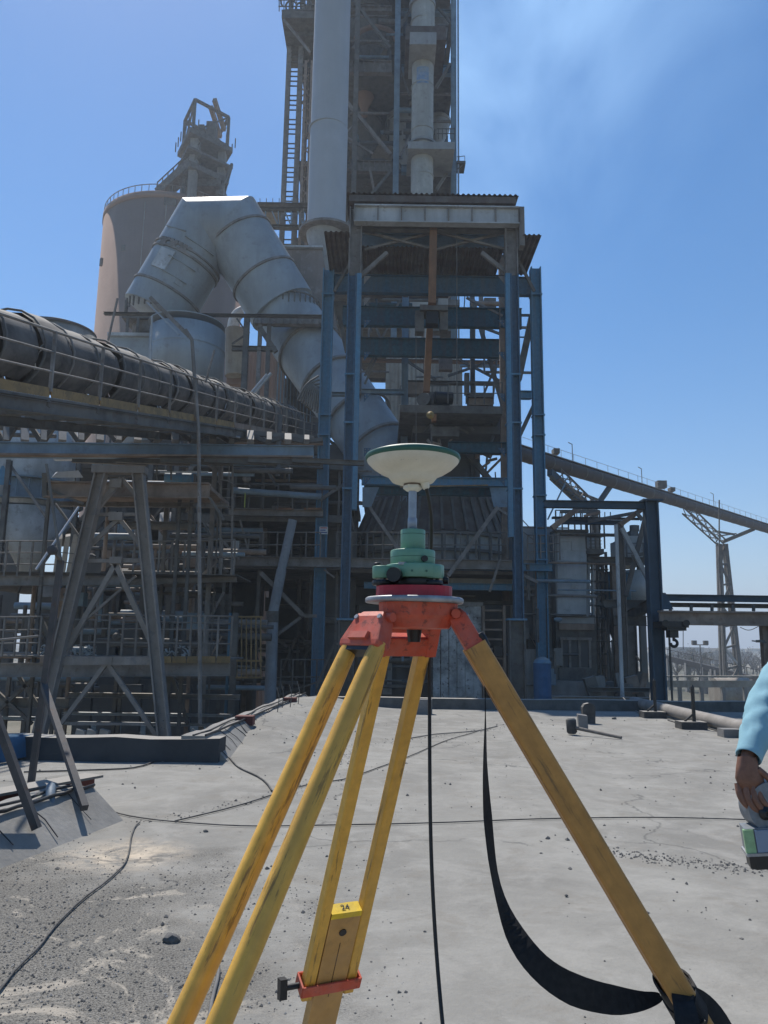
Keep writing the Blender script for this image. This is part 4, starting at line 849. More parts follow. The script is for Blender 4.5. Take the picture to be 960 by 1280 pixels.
for i, (dx, dy, L) in enumerate(ff):
    finger(wr + V((dx, dy - .012, -.082)), [(-.004 * L, -.012, -.034 * L), (.012 * L, -.008, -.030 * L), (.022 * L, .006, -.016 * L)], (.0145, .0112), 'finger')
finger(wr + V((.028, -.016, -.030)), [(.026, -.012, -.022), (.022, -.006, -.026), (.008, 0, -.022)], (.0135, .0095), 'thumb')
# the handheld instrument
q0 = P(955, 1030, wr.y - .02); IN = thing('survey_instrument', 'grey and green boxy survey instrument with black base held in the hand', 'survey instrument', q0)
du = PL(1, wr.y); ia = V((.13, .05, -.99)).normalized(); ir = V((.965, -.22, .13)).normalized(); io = ir.cross(ia).normalized()
def ibox(c, w, h, d, m, nm, bev=.2, parent=IN):
    p = c - ia * h / 2; q = c + ia * h / 2; b = min(w, d) * bev * .5; a_, b_ = w / 2, d / 2
    return put(nm, G().prof(p, q, [(-a_, -b_ + b), (-a_ + b, -b_), (a_ - b, -b_), (a_, -b_ + b), (a_, b_ - b), (a_ - b, b_), (-a_ + b, b_), (-a_, b_ - b)], ref=io), m, parent)
M_ig = tmat('instrument_grey', (.17, .19, .21), .45, amt=.2); M_il = tmat('instrument_lime', (.24, .40, .22), .45, amt=.1)
M_isc = mat('instrument_screen', (.13, .2, .3), .15, spec=.8, bump=0)
ic = P(962, 1008, wr.y - .01)
put('side_disc', G().tube(ic + V((0, -.03, 0)), ic + V((0, .05, 0)), .088, 40), M_ig, IN)
put('knob', G().lathe(P(951, 1014, ic.y) + V((0, -.034, 0)), [(.024, 0), (.022, .006), (.014, .007), (.013, .016), (.006, .018), (.006, .010), (0, .010)], 20, up=V((0, -1, 0))), M_black, IN)
kc = P(951, 1014, ic.y) + V((0, -.036, 0)); put('knob_dial', G().tube(kc, kc + V((0, -.004, 0)), .007, 12), M_ig, IN)
bc = P(957, 1047, ic.y); w_ = .21
put('lime_strip', G().prof(bc - ia * .043, bc + ia * .036, [(-.079, -.0465), (-.046, -.0465), (-.046, -.03), (-.079, -.03)], ref=io), M_il, IN)
put('body_panel', G().prof(bc - ia * .045, bc + ia * .040, [(-.074, -.036), (-.068, -.042), (w_, -.042), (w_, .03), (-.074, .03)], ref=io), M_ig, IN)
put('screen', G().prof(bc - ia * .040, bc + ia * .034, [(-.042, -.048), (w_ + .004, -.048), (w_ + .004, .0), (-.042, .0)], ref=io), M_isc, IN)
put('trim_strip', G().prof(bc + ia * .036, bc + ia * .046, [(-.080, -.050), (w_ + .006, -.050), (w_ + .006, .034), (-.080, .034)], ref=io), M_alu, IN)
put('base', G().prof(bc + ia * .0465, bc + ia * .092, [(-.070, -.030), (-.055, -.045), (w_, -.045), (w_, .028), (-.070, .028)], ref=io), M_black, IN)
# ================================================================== cement plant
def m_(n, Y, py=700): return PL(n, Y, py)
def vcol(t, px, py0, Y, wpx, m=None, zb=ZG, py1=None, pm=None, name='column', kind='hb', hpx=None, bpy_=None):
    top = P(px, py0, Y); z0 = Z(py1, Y, px) if py1 else zb; w = m_(wpx, Y); h = m_(hpx, Y) if hpx else w
    g = G(); a, b = V((top.x, Y, z0)), top
    getattr(g, kind)(a, b, w, h); return put(name, g, m, t)
def hbeam(t, x0, x1, py, Y, hpx, m, name='beam', Y2=None, kind='hb', wm=.3, py2=None):
    p = P(x0, py, Y); q = P(x1, py if py2 is None else py2, Y2 or Y)
    if py2 is None and not Y2: p.z = q.z = (p.z + q.z) / 2
    h = m_(hpx, Y); g = G(); getattr(g, kind)(p, q, wm, h); return put(name, g, m, t)
def link(t, x0, y0, x1, y1, Y, wpx, m, name='brace', Y2=None, kind='bar'):
    w = m_(wpx, Y); g = G(); getattr(g, kind)(P(x0, y0, Y), P(x1, y1, Y2 or Y), w, w); return put(name, g, m, t)
def plate(t, x0, y0, x1, y1, Y, m, d=.1, name='panel'):
    a, b = P(x0, y1, Y), P(x1, y0, Y); g = G().box((a.x, Y, a.z), (b.x, Y + d, b.z)); return put(name, g, m, t)
def floor_(t, x0, x1, py, Y0, Y1, m, th=.25, name='floor_slab'):
    a = P(x0, py, Y0); b = P(x1, py, Y0); g = G().box((a.x, Y0, a.z - th), (b.x, Y1, a.z)); return put(name, g, m, t)
def cyl(t, px, py0, py1, Y, rpx, m, name='shell', n=40, r2=None, zb=None, rings=0):
    c = P(px, (py0 + py1) / 2, Y); r = m_(rpx, Y, (py0 + py1) / 2); z1 = Z(py0, Y - r, px); z0 = zb if zb is not None else Z(py1, Y - r * .8, px); rb_ = r if r2 is None else m_(r2, Y)
    g = G().lathe(V((c.x, Y, 0)), [(0, z0), (rb_, z0), (r, z1), (0, z1)], n)
    g.sm = [False if (f[0] < n or f[0] >= 2 * n) else True for f in g.f]
    g2 = G(); 
    o = put(name, g, m, t)
    for i in range(rings):
        z = z0 + (z1 - z0) * (i + 1) / (rings + 1); rr = rb_ + (r - rb_) * (i + 1) / (rings + 1)
        put('ring', G().lathe(V((c.x, Y, z)), [(rr - .02, -.06), (rr + .05, -.06), (rr + .05, .06), (rr - .02, .06)], n, smooth=False), m, t)
    return o
def root(name, lab, cat, px, Y, group=None): 
    return thing(name, lab, cat, V((X(px, Y), Y, ZG)), group)
# ---------------------------------------------------------------- concrete silo with headhouse
YS = 100.0
t = root('concrete_silo', 'tall round tan concrete silo at upper left behind the bent duct', 'silo', 211, YS)
sc = P(211, 420, YS); sr_ = m_(87, YS, 420); stop = Z(241, YS - sr_ * 0.98, 205)
g = G().lathe(V((sc.x, YS, 0)), [(sr_, ZG), (sr_, stop), (sr_ - .5, stop), (0, stop - .3)], 96); put('shell', g, M_conc, t)
put('roof_edge', G().lathe(V((sc.x, YS, stop)), [(sr_ - .1, -.7), (sr_ + .12, -.7), (sr_ + .12, .12), (sr_ - .3, .12)], 96), M_conc, t)
for k in range(60):
    a = 2 * math.pi * k / 60; p = V((sc.x + math.cos(a) * sr_ * .99, YS + math.sin(a) * sr_ * .99, stop)); put('post', G().bar(p, p + V((0, 0, 1.1)), .07, .07), M_steel, t)
put('rail', G().lathe(V((sc.x, YS, stop + 1.1)), [(sr_ - .05, -.04), (sr_ + .03, -.04), (sr_ + .03, .04), (sr_ - .05, .04), (sr_ - .05, -.04)], 60), M_steel, t)
def onsilo(px, py, w, h, m, nm, dr=.03):
    v = ray(px, py); # intersect ray with silo cylinder
    o_ = CAM.xy - V((sc.x, YS)); d_ = v.xy; A_ = d_.dot(d_); B_ = 2 * o_.dot(d_); C_ = o_.dot(o_) - sr_ ** 2; s = (-B_ - math.sqrt(max(0, B_ * B_ - 4 * A_ * C_))) / (2 * A_); p = CAM + v * s
    nrm = V((p.x - sc.x, p.y - YS, 0)).normalized(); tx = V((-nrm.y, nrm.x, 0)); g = G().hexa([p + nrm * k + tx * a_ + V((0, 0, b_)) for b_ in (-h / 2, h / 2) for a_, k in ((-w / 2, dr), (w / 2, dr), (w / 2, -.5), (-w / 2, -.5))]); put(nm, g, m, t)
onsilo(213, 248, 1.5, 1.9, M_dark, 'hatch'); onsilo(154, 310, .6, .8, M_dark, 'vent_opening'); onsilo(128, 328, .5, 1.0, M_dark, 'bracket', .3)
for px in (176, 203): onsilo(px, 330, .12, 17, M_concg, 'construction_joint', .03)
t = root('silo_headhouse', 'dark steel headhouse with open cage frame on top of the concrete silo', 'headhouse', 260, YS - 6)
Yh = YS - 6; hb_ = lambda x, y, dy=0: P(x, y, Yh + dy)
fl0, fl1 = Z(184, Yh, 258), Z(222, Yh, 258); ztop = Z(145, Yh, 250)
ca, cb, cc_, cd = hb_(227, 200), hb_(250, 182, -2), hb_(290, 198, 0), hb_(266, 215, 4)
A4 = [V((X(228, Yh, 160), Yh + 1, 0)), V((X(250, Yh, 160), Yh - 3.2, 0)), V((X(285, Yh, 160), Yh + .2, 0)), V((X(262, Yh, 160), Yh + 4.6, 0))]
cen = sum(A4, V()) / 4; big = [cen + (p - cen) * 1.18 for p in A4]
for (z, k, th) in ((fl0, 1.25, .7), (fl1, 1.15, .8), (Z(207, Yh, 258), 1.3, .35)):
    put('floor_slab', G().slab([cen + (p - cen) * k + V((0, 0, z)) for p in A4], th), M_dark, t)
for p in A4:
    put('cage_post', G().bar(p + V((0, 0, fl0)), p + V((0, 0, ztop)), .36, .36), M_dark, t); q = cen + (p - cen) * .8
    put('concrete_leg', G().bar(q + V((0, 0, stop - 1)), q + V((0, 0, fl0)), 1.0, 1.0), M_concg, t)
for i in range(4):
    a, b = A4[i], A4[(i + 1) % 4]; put('cage_beam', G().bar(a + V((0, 0, ztop)), b + V((0, 0, ztop)), .34, .34), M_dark, t); put('cage_beam', G().bar(a + V((0, 0, ztop - 4.2)), b + V((0, 0, ztop - 4.2)), .2, .2), M_dark, t)
    put('cage_brace', G().bar(a + V((0, 0, fl0)), b + V((0, 0, ztop)), .2, .2), M_dark, t)
    for k in range(5): p = a.lerp(b, k / 5); p = cen + (p - cen) * 1.35; put('post', G().bar(p + V((0, 0, fl0)), p + V((0, 0, fl0 + 1.4)), .12, .12), M_dark, t)
for s in (.28, .62):
    a = A4[3].lerp(A4[2], s) + V((0, 0, ztop + .5)); b = A4[0].lerp(A4[1], s) + V((0, 0, ztop + .5)); a2 = b + (a - b) * 1.0; d_ = (b - a)
    put('hoist_beam', G().bar(a - V((0, 0, 1.2)), b + V((3.2, -.6, .3)), .5, .7), M_brown, t)
random.seed(5)
for k in range(4):
    p = cen + V((random.uniform(-2, 1.5), random.uniform(-2, 2), fl0)); put('machine', G().bar(p, p + V((0, 0, random.uniform(1.5, 4))), random.uniform(.5, 1.3), random.uniform(.5, 1.2)), M_dark, t)
for s in (-1, 1): put('strut', G().bar(P(290, 205, Yh), P(277 + s * 3, 243, Yh + s), .3, .3), M_dark, t)
plate(t, 232, 222, 276, 232, Yh - 1, M_dark, 5, 'lower_deck')
t = root('silo_stair_gallery', 'inclined stair gallery rising over the silo roof to the headhouse', 'gallery', 225, Yh)
a, b = P(196, 240, Yh - 1), P(250, 190, Yh - 3); put('stringer', G().bar(a, b, .3, 1.1), M_dark, t); put('stringer', G().bar(a + V((0, 2, 0)), b + V((0, 2, 0)), .3, 1.1), M_dark, t)
for i in range(9): p = a.lerp(b, i / 8); put('post', G().bar(p, p + V((0, 0, 1.4)), .12, .12), M_dark, t); put('step', G().box(p + V((-.5, 0, -.1)), p + V((.5, 2, 0))), M_dark, t)
put('rail', G().bar(a + V((0, 0, 1.4)), b + V((0, 0, 1.4)), .12, .12), M_dark, t)
for s in (.3, .6, .85): p = a.lerp(b, s); put('leg', G().bar(V((p.x, p.y + 1, stop - 1)), p + V((0, 1, 0)), .4, .4), M_dark, t)
# ---------------------------------------------------------------- preheater tower
YT = 62.0; YT2 = 76.0
t = root('preheater_tower', 'very tall dark steel preheater tower rising out of the top of the picture', 'tower', 480, YT)
def PT(px, py): return P(px, py, YT)
ztp = Z(-260, YT, 470); CX0 = [(357, YT, 180), (372, YT, 180)]; CX = [(357, 180), (372, 180), (443, 200), (496, 120), (567, 120)]
for i, (px, py) in enumerate(CX):
    x = X(px, YT, py); w = m_([5.5, 6, 6, 7, 6.5][i], YT, py)
    mm = [M_steel, M_steel, M_dark, M_greyblue, M_greyblue][i]
    put('column', G().hb(V((x, YT, ZG)), V((x, YT, ztp)), w, w * 1.3), mm, t); put('column', G().hb(V((x, YT2, ZG)), V((x, YT2, ztp)), w, w), M_dark, t)
xa, xb = X(374, YT, 200), X(569, YT, 120)
lv = [(-150, 14), (-60, 14), (6, 8), (79, 17), (204, 15), (300, 14), (400, 14)]
for py, hh in lv:
    z = Z(py, YT, 470); h = m_(hh, YT, py)
    put('girder', G().hb(V((X(437, YT, py), YT + .6, z)), V((X(490, YT, py), YT + .6, z)), .5, h), M_steel, t)
    put('girder', G().hb(V((X(502, YT, py), YT + .6, z - .2)), V((xb, YT + .6, z - .2)), .5, h * .7), M_greyblue, t)
    put('girder', G().hb(V((xa, YT + .4, z - .1)), V((X(437, YT, py), YT + .4, z - .1)), .5, h * .6), M_dark, t)
    for px in range(440, 490, 7): x = X(px, YT, py); put('stiffener', G().box((x - .04, YT + .33, z - h / 2 + .05), (x + .04, YT + .6, z + h / 2 - .05)), M_steel, t)
    if py not in (6,):
        put('floor_slab', G().box((xa, YT + 1.0, z - .3), (xb - .3, YT2 - .3, z + .1)), M_dark, t)
    for x in (xa, xb - .2): put('girder', G().hb(V((x, YT + .6, z)), V((x, YT2, z)), .4, h * .8), M_dark, t)
    put('girder', G().hb(V((xa, YT2 + .3, z)), V((xb, YT2 + .3, z)), .5, h), M_dark, t)
# dark rear panels added to stand for shade in the bays, and machinery
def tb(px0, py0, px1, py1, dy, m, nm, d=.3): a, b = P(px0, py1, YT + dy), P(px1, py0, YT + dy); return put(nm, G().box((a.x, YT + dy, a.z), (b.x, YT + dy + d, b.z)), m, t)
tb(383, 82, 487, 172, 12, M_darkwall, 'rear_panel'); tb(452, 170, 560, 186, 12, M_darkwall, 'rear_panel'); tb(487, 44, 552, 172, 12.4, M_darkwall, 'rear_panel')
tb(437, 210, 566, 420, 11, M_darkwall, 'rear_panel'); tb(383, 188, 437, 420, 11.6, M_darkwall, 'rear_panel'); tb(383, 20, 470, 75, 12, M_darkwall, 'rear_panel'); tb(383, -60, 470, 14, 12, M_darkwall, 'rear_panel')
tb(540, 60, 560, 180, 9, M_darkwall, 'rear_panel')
# cyclones
def cyclone(px, py, r, dy, m, hc=1.0, lab=None):
    c = P(px, py, YT + dy); R_ = m_(r, YT + dy, py); o = put('cyclone', G().lathe(V((c.x, c.y, c.z)), [(0, R_ * .9), (R_ * .5, R_ * .9), (R_ * .62, R_ * .55), (R_, R_ * .45), (R_, -R_ * hc), (R_ * .3, -R_ * hc - R_ * 1.6), (R_ * .3, -R_ * hc - R_ * 2.2), (0, -R_ * hc - R_ * 2.2)], 28), m, t, label=lab)
    put('ring', G().lathe(V((c.x, c.y, c.z - R_ * .2)), [(R_ - .02, -.15), (R_ + .12, -.15), (R_ + .12, .15), (R_ - .02, .15)], 28, smooth=False), m, o)
cyclone(462, 20, 26, 6, M_dark); cyclone(456, 108, 15, 4, M_conc, .5, 'tan coated round cyclone body seen through the second bay'); cyclone(505, 152, 22, 7, M_panel, .8); cyclone(455, 150, 22, 7, M_dark); cyclone(468, 250, 24, 6, M_dark); cyclone(548, 150, 14, 7, M_panel); cyclone(540, 20, 24, 8, M_dark); cyclone(410, 60, 24, 7, M_dark); cyclone(460, -80, 30, 6, M_dark)
c = P(462, 62, YT + 3.5); R_ = m_(22, YT, 62); put('curved_rib', G().path([c + V((math.cos(a) * R_, 0, math.sin(a) * R_ * .5)) for a in [math.pi * k / 12 for k in range(13)]], .18, 6), M_steel, t)
c = P(470, 50, YT + 3.5); put('curved_rib', G().path([c + V((math.cos(a) * R_ * 1.2, 0, math.sin(a) * R_ * .9)) for a in [math.pi * k / 12 for k in range(13)]], .25, 6), M_conc, t)
for (x0, y0, x1, y1, w, mm) in ((434, 128, 488, 193, 4.5, M_steel), (488, 215, 434, 280, 4, M_dark), (500, 196, 514, 168, 3, M_steel), (545, 110, 563, 80, 4, M_steel), (545, 238, 564, 208, 4, M_steel), (434, 172, 466, 192, 2.5, M_steel), (434, 165, 450, 148, 2, M_steel), (500, 35, 514, 10, 3, M_dark), (548, 10, 566, 32, 3, M_dark), (376, 40, 388, 68, 3, M_brown), (376, 130, 388, 118, 2, M_brown), (462, 210, 468, 240, 3, M_steel), (500, 85, 512, 120, 2, M_dark), (434, -10, 488, 60, 4, M_dark)):
    link(t, x0, y0, x1, y1, YT - .1, w, mm)
for py in (18, 50, 90, 140, 178, 225): tb(437, py, 487, py + 1.5, 2.5, M_steel, 'pipe_run', .2)
for py in (100, 116, 150, 222, 30): tb(500, py, 566, py + 1.2, 2.5, M_steel, 'pipe_run', .2)
# twin legs at left with rungs, side lattice, top platform
for i, py in enumerate(range(42, 330, 6)):
    if i % 5 in (0, 3, 4, 1): z = Z(py, YT, 364); put('rung', G().bar(V((X(*CX0[0]), YT - .05, z)), V((X(*CX0[1]), YT - .05, z)), .09, .09), M_dark, t)
for py in (): p = P(356, py, YT - .2); put('bracket', G().bar(p - V((.9, 0, -.3)), p + V((0, 0, -1.0)), .15, .15), M_dark, t)
lt = []
for px in (378, 386): p = P(px, 200, YT - 1); put('lattice_post', G().bar(V((p.x, p.y, ZG)), V((p.x, p.y, Z(78, YT - 1))), .22, .22), M_brown, t)
for i in range(24): py = 84 + i * 9; link(t, 378, py, 386, py + (9 if i % 2 else -9), YT - 1, 1.4, M_brown, 'lacing')
plate(t, 379, 84, 385, 290, YT - .7, M_brown, .1, 'stair_panel')
put('platform_slab', G().hexa([P(352, 14, YT - 3), P(392, 12, YT - 3), P(392, 26, YT + 3), P(356, 28, YT + 3), P(352, 12, YT - 3), P(392, 10, YT - 3), P(392, 24, YT + 3), P(356, 26, YT + 3)]), M_dark, t)
plate(t, 352, 14, 392, 22, YT - 3.0, M_dark, 6, 'platform_edge'); plate(t, 356, 30, 392, 44, YT - 1.5, M_dark, 4, 'platform_underside')
link(t, 355, 25, 388, 66, YT - 3.1, 3, M_steel); 
for px in (349, 355, 363, 371, 380, 388): link(t, px, -12, px, 14, YT - 3, 1.2, M_dark, 'post')
for py in (-12, 0, 8): link(t, 348, py, 390, py, YT - 3, 1.2, M_dark, 'rail')
for i in range(6): c = P(358 + i * 6, 2 + (i % 2) * 5, YT - 2); put('coiled_pipe', G().path([c + V((math.cos(a) * .5, .1 * i, math.sin(a) * .6)) for a in [k * .5 for k in range(9)]], .09, 5), M_dark, t)
# little side platform at right edge
plate(t, 571, 201, 582, 204, YT - .5, M_dark, 1.5, 'side_platform'); link(t, 571, 212, 580, 205, YT - .4, 1.2, M_dark)
for px in (574, 581): link(t, px, 195, px, 202, YT - .5, .7, M_dark, 'post')
link(t, 571, 196, 581, 195, YT - .5, .7, M_dark, 'rail')
vcol(t, 572, -260, YT - .3, 2.2, M_galv, kind='bar', name='conduit'); 
# riser duct with flanges
t = root('riser_duct', 'slim beige grey vertical duct with flanged platforms on the tower face', 'duct', 528, YT - 2)
x = X(528, YT - 2, 150)
def ring_(t, px, py, Y, r, h, m, nm='flange'): c = P(px, py, Y); R_ = m_(r, Y, py); H = m_(h, Y, py); return put(nm, G().lathe(c, [(R_ * .6, -H / 2), (R_, -H / 2), (R_, H / 2), (R_ * .6, H / 2)], 32, smooth=False), m, t)
put('shell', G().tube(V((x, YT - 2, 2)), V((x, YT - 2, Z(45, YT - 2, 528))), m_(13.6, YT - 2, 120), 36), M_riser, t)
put('shell', G().tube(V((x, YT - 2, Z(45, YT - 2, 528))), V((x, YT - 2, Z(-250, YT - 2, 528))), m_(14.5, YT - 2, 30), 36), M_riser, t)
for py, r, h in ((182, 17, 3), (165, 14.6, 2), (110, 14.4, 1.2), (222, 14.4, 1.5), (8, 16.5, 5), (30, 15, 1.5)): ring_(t, 528, py, YT - 2, r, h, M_riser if h < 3 else M_panel)
put('platform_slab', G().box(P(507, 58, YT - 4), P(556, 38, YT + 0) + V((0, 0, 0))) if False else G().box((X(507, YT - 4, 50), YT - 4.4, Z(54, YT - 4, 528)), (X(557, YT - 4, 50), YT + .3, Z(37, YT - 4, 528))), M_corr, t)
put('hood', G().box((X(512, YT - 4, 50), YT - 4.6, Z(62, YT - 4, 528)), (X(545, YT - 4, 50), YT - .5, Z(47, YT - 4, 528))), M_panel, t)
put('platform_slab', G().box((X(510, YT - 4, 180), YT - 3.6, Z(182, YT - 4, 528)), (X(569, YT - 4, 180), YT + .3, Z(173, YT - 4, 528))), M_panel, t)
for px in range(548, 570, 5): link(t, px, 160, px, 174, YT - 3.5, 1, M_dark, 'post')
for py in (161, 167): link(t, 546, py, 569, py, YT - 3.5, .9, M_dark, 'rail')
M_bpatch = mat('faded_blue_patch', (.20, .30, .45), .6, (.4, .4, .37), .6, 2)
c = P(528, 103, YT - 2); R_ = m_(13.75, YT - 2, 120)
put('blue_patch', G().lathe(V((x, YT - 2, c.z)), [(R_ + .02, -.8), (R_ + .02, .8)], 12, a0=math.radians(235), a1=math.radians(300)), M_bpatch, t)
# ---------------------------------------------------------------- big grey stack duct
YK = 50.0
t = root('stack_duct', 'wide smooth pale grey vertical duct in front of the dark tower', 'duct', 412, YK)
x = X(411.5, YK, 160); z0 = Z(286, YK, 410)
put('shell', G().tube(V((x, YK, z0)), V((x, YK, Z(162, YK, 410))), m_(23.7, YK, 220), 64), M_stack, t)
put('shell', G().tube(V((x, YK, Z(162, YK, 410))), V((x, YK, Z(-260, YK, 410))), m_(22.6, YK, 80), 64), M_stack, t)
for py, k in ((163, 24.6), (285, 25)): ring_(t, 410.5, py, YK, k, 1.6, M_stack)
ring_(t, 409, 292, YK, 35, 3, M_steel, 'ring_platform')
put('lower_cone', G().lathe(V((x - .1, YK, 0)), [(m_(24, YK, 290), z0), (m_(24, YK), Z(300, YK)), (m_(12, YK), Z(330, YK)), (m_(12, YK), Z(420, YK))], 40), M_panel, t)
for k in range(5):
    a = math.pi + math.pi * k / 13 * .7; p = V((x, YK, Z(290, YK))) + V((math.cos(a), math.sin(a), 0)) * m_(34, YK, 290); put('post', G().bar(p, p + V((0, 0, 1.0)), .06, .06), M_steel, t)
put('rail', G().path([V((x, YK, Z(290, YK) + 1.0)) + V((math.cos(a), math.sin(a), 0)) * m_(34, YK, 290) for a in [math.pi + math.pi * k / 13 * .7 for k in range(5)]], .035, 5), M_steel, t)
# hood below the stack
t = root('duct_hood', 'stained beige hood with white top edge below the pale duct', 'hood', 385, 47)
put('shell', G().hexa([P(357, 420, 46), P(424, 420, 46), P(424, 420, 50), P(357, 420, 50), P(357, 312, 46), P(402, 312, 46), P(402, 312, 50), P(357, 312, 50)]), mat('stained_beige', (.26, .22, .2), .85, (.17, .14, .12), .8, .4, streak=True, rust=(.4, .38, .35), ramt=.3), t)
hbeam(t, 355, 404, 310, 46, 2.2, M_white, 'top_edge', wm=.5, kind='bar')
t = root('tower_gallery', 'short steel gallery bridging left from the tower base', 'gallery', 335, 60)
for py, h in ((256, 2.5), (262, 4), (284, 4)): hbeam(t, 322, 392, py, 60, h, M_steel if h < 4 else M_dark, 'beam', wm=.5)
for i in range(9): link(t, 324 + i * 8, 264, 332 + i * 8 - (8 if i % 2 else 0), 283, 60, 1.6, M_greyblue)
plate(t, 322, 253, 352, 258, 61, M_beige, 3, 'roof_panel')
for px in range(325, 392, 8): link(t, px, 248, px, 256, 60, .8, M_steel, 'post')
# ---------------------------------------------------------------- inverted V duct
YD = 45.0
t = root('inverted_duct', 'huge grey duct bent like an upside down V in front of the silo', 'duct', 275, YD)
axp = [(196, 393), (254.5, 292), (295, 291), (354, 388)]
R_ = m_(42.5, YD, 340)
pts3 = [P(x_, y_, YD) for x_, y_ in axp]
put('bent_shell', G().sharp(pts3, R_, 64, ref=V((0, 1, 0))), M_duct, t)
def dring(a, b, k, R, w=.07, o=.09, m=M_steel):
    p = a.lerp(b, k); d = (b - a).normalized(); put('stiffening_ring', G().path([p - d * w, p - d * w * .99, p + d * w * .99, p + d * w], [R - .02, R + o, R + o, R - .02], 64, ref=V((0, 1, 0)), cap=False, smooth=False), m, t)
for k in (.22, .60): dring(pts3[0], pts3[1], k, R_)
for k in (.10, .62): dring(pts3[2], pts3[3], k, R_)
dring(pts3[0], pts3[1], .60 + .055, R_, .05); 
a, b = pts3[0], pts3[1]; d = (b - a).normalized(); pe = V((0, 1, 0)).cross(d).normalized()
def on_duct(k, ang, w, h, m, nm, th=.06):
    p = a.lerp(b, k); n = (pe * math.cos(ang) + V((0, -1, 0)) * math.sin(ang)); tt = d.cross(n).normalized(); c = p + n * (R_ + .01)
    put(nm, G().hexa([c + d * sx * h / 2 + tt * sy * w / 2 + n * sz_ for sz_ in (-.15, th) for sx, sy in ((-1, -1), (1, -1), (1, 1), (-1, 1))]), m, t)
for k_, a_, w_, h_ in ((.30, 60, .5, .25), (.34, 70, 1.6, .06), (.50, 70, 1.8, .06), (.75, 60, 2.0, .06), (.8, 110, 1.5, .06)): on_duct(k_, math.radians(a_), w_, h_, M_duct, 'seam_strip', .03)
for j_ in range(8):
    on_duct(.66, math.radians(70 + j_ * 8), .22, .22, M_steel, 'cleat', .08)
on_duct(.45, math.radians(100), 1.0, 1.3, M_white, 'patch_plate'); on_duct(.62, math.radians(118), .5, .5, M_steel, 'small_hatch'); on_duct(.62, math.radians(98), .4, .4, M_steel, 'small_hatch'); on_duct(.62, math.radians(80), .4, .4, M_steel, 'small_hatch')
pe2 = 0
# lower duct from the flared joint to the mill
pA, pB, pC = P(351, 382, YD), P(377, 424, YD), P(514, 620, YD - 6)
put('lower_duct', G().sharp([pA, pB, pC], [m_(40, YD), m_(43, YD), m_(40, YD - 6)], 56, ref=V((0, 1, 0))), M_duct, t)
for k in (.10, .33, .56, .75):
    p = pB.lerp(pC, k); d = (pC - pB).normalized(); R2 = m_(43 - 3 * k, YD); put('stiffening_ring', G().path([p - d * .08, p - d * .079, p + d * .079, p + d * .08], [R2 - .05, R2 + .1, R2 + .1, R2 - .05], 56, ref=V((0, 1, 0)), cap=False, smooth=False), M_steel, t)
t2 = root('duct_platform', 'steel platform carrying the right leg of the bent duct', 'platform', 370, YD - 3)
plate(t2, 318, 393, 404, 404, YD - 3.2, M_steel, .4, 'edge_girder')
for px in range(326, 404, 9): plate(t2, px, 394, px + 1, 403, YD - 3.35, M_steel, .2, 'stiffener')
for s in (-1, 1): pass
c = P(362, 388, YD); R3 = m_(40, YD)
for k in range(18):
    a_ = math.pi * (1 + k / 17); p = c + V((math.cos(a_) * R3, math.sin(a_) * R3, -.4)); put('post', G().bar(p, p + V((0, 0, .8)), .09, .09), M_dark, t2)
put('rail', G().path([c + V((math.cos(a_) * R3, math.sin(a_) * R3, .42)) for a_ in [math.pi * (1 + k / 17) for k in range(18)]], .06, 6), M_dark, t2)
put('deck_plate', G().box((X(322, YD - 3), YD - 2.7, Z(404, YD - 3)), (X(404, YD - 3), YD - 2.2, Z(402, YD - 3))), M_dark, t2)
for px, m2_ in ((309, M_dark), (326, M_steel), (337, M_dark)): vcol(t2, px, 396, YD - 3, 7 if px == 309 else 5, m2_, kind='hb')
link(t2, 296, 398, 310, 418, YD - 3, 2, M_dark); link(t2, 325, 410, 345, 440, YD - 3, 6, M_dark); link(t2, 290, 430, 312, 415, YD - 3, 2, M_dark); hbeam(t2, 290, 345, 436, YD - 3, 6, M_dark)
hbeam(t2, 130, 404, 394, YD - 4, 2.6, M_dark, 'long_beam')
# ---------------------------------------------------------------- tanks under the left leg
t = root('duct_receiving_bin', 'round grey bin with flared base below the left leg of the bent duct', 'bin', 235, 42)
cyl(t, 234, 397, 470, 42, 46, M_duct, 'shell', 64); cyl(t, 234, 470, 560, 42, 48, M_duct, 'cone', 64, r2=80)
for py in (400, 432): ring_(t, 234, py + 8, 42, 46.6, 1.2, M_duct, 'hoop')
put('access_pipe', G().tube(P(190, 395, 38.5), P(188, 450, 38.5), .05, 8), M_white, t)
t = root('duct_inlet_box', 'grey box housing under the foot of the bent duct', 'housing', 180, 44)
plate(t, 134, 418, 192, 470, 42.2, M_duct, 4, 'box_shell'); plate(t, 134, 416, 192, 419, 42, M_white, 4.3, 'top_edge')
cyl(t, 193, 393, 416, 44, 26, M_steel, 'neck', 32); plate(t, 152, 392, 230, 397, 42.5, M_dark, 3, 'deck_plate')
for px in (160, 173, 200): vcol(t, px, 397, 42.5, 3, M_dark, py1=418)
for k in range(16):
    a_ = math.pi * (1 + k / 15); c = P(196, 396, YD); p = c + V((math.cos(a_), math.sin(a_) , 0)) * m_(40, YD); put('post', G().bar(p, p + V((0, 0, .7)), .08, .08), M_dark, t)
link(t, 133, 435, 147, 373, 40, 2.2, M_steel, 'leaning_pole')
t = root('dome_tank', 'dark low domed tank peeping over the covered conveyor at left', 'tank', 80, 46)
cyl(t, 72, 399, 470, 46, 44, M_panel, 'shell', 48); R_2 = m_(44, 46); c = P(72, 399, 46); c.z = Z(399, 46 - R_2, 72); put('dome', G().lathe(V((c.x, c.y, c.z)), [(R_2 + .3, -.1), (R_2 + .3, .05), (R_2 * .8, .35), (R_2 * .4, .6), (0, .7)], 48), M_corr, t)
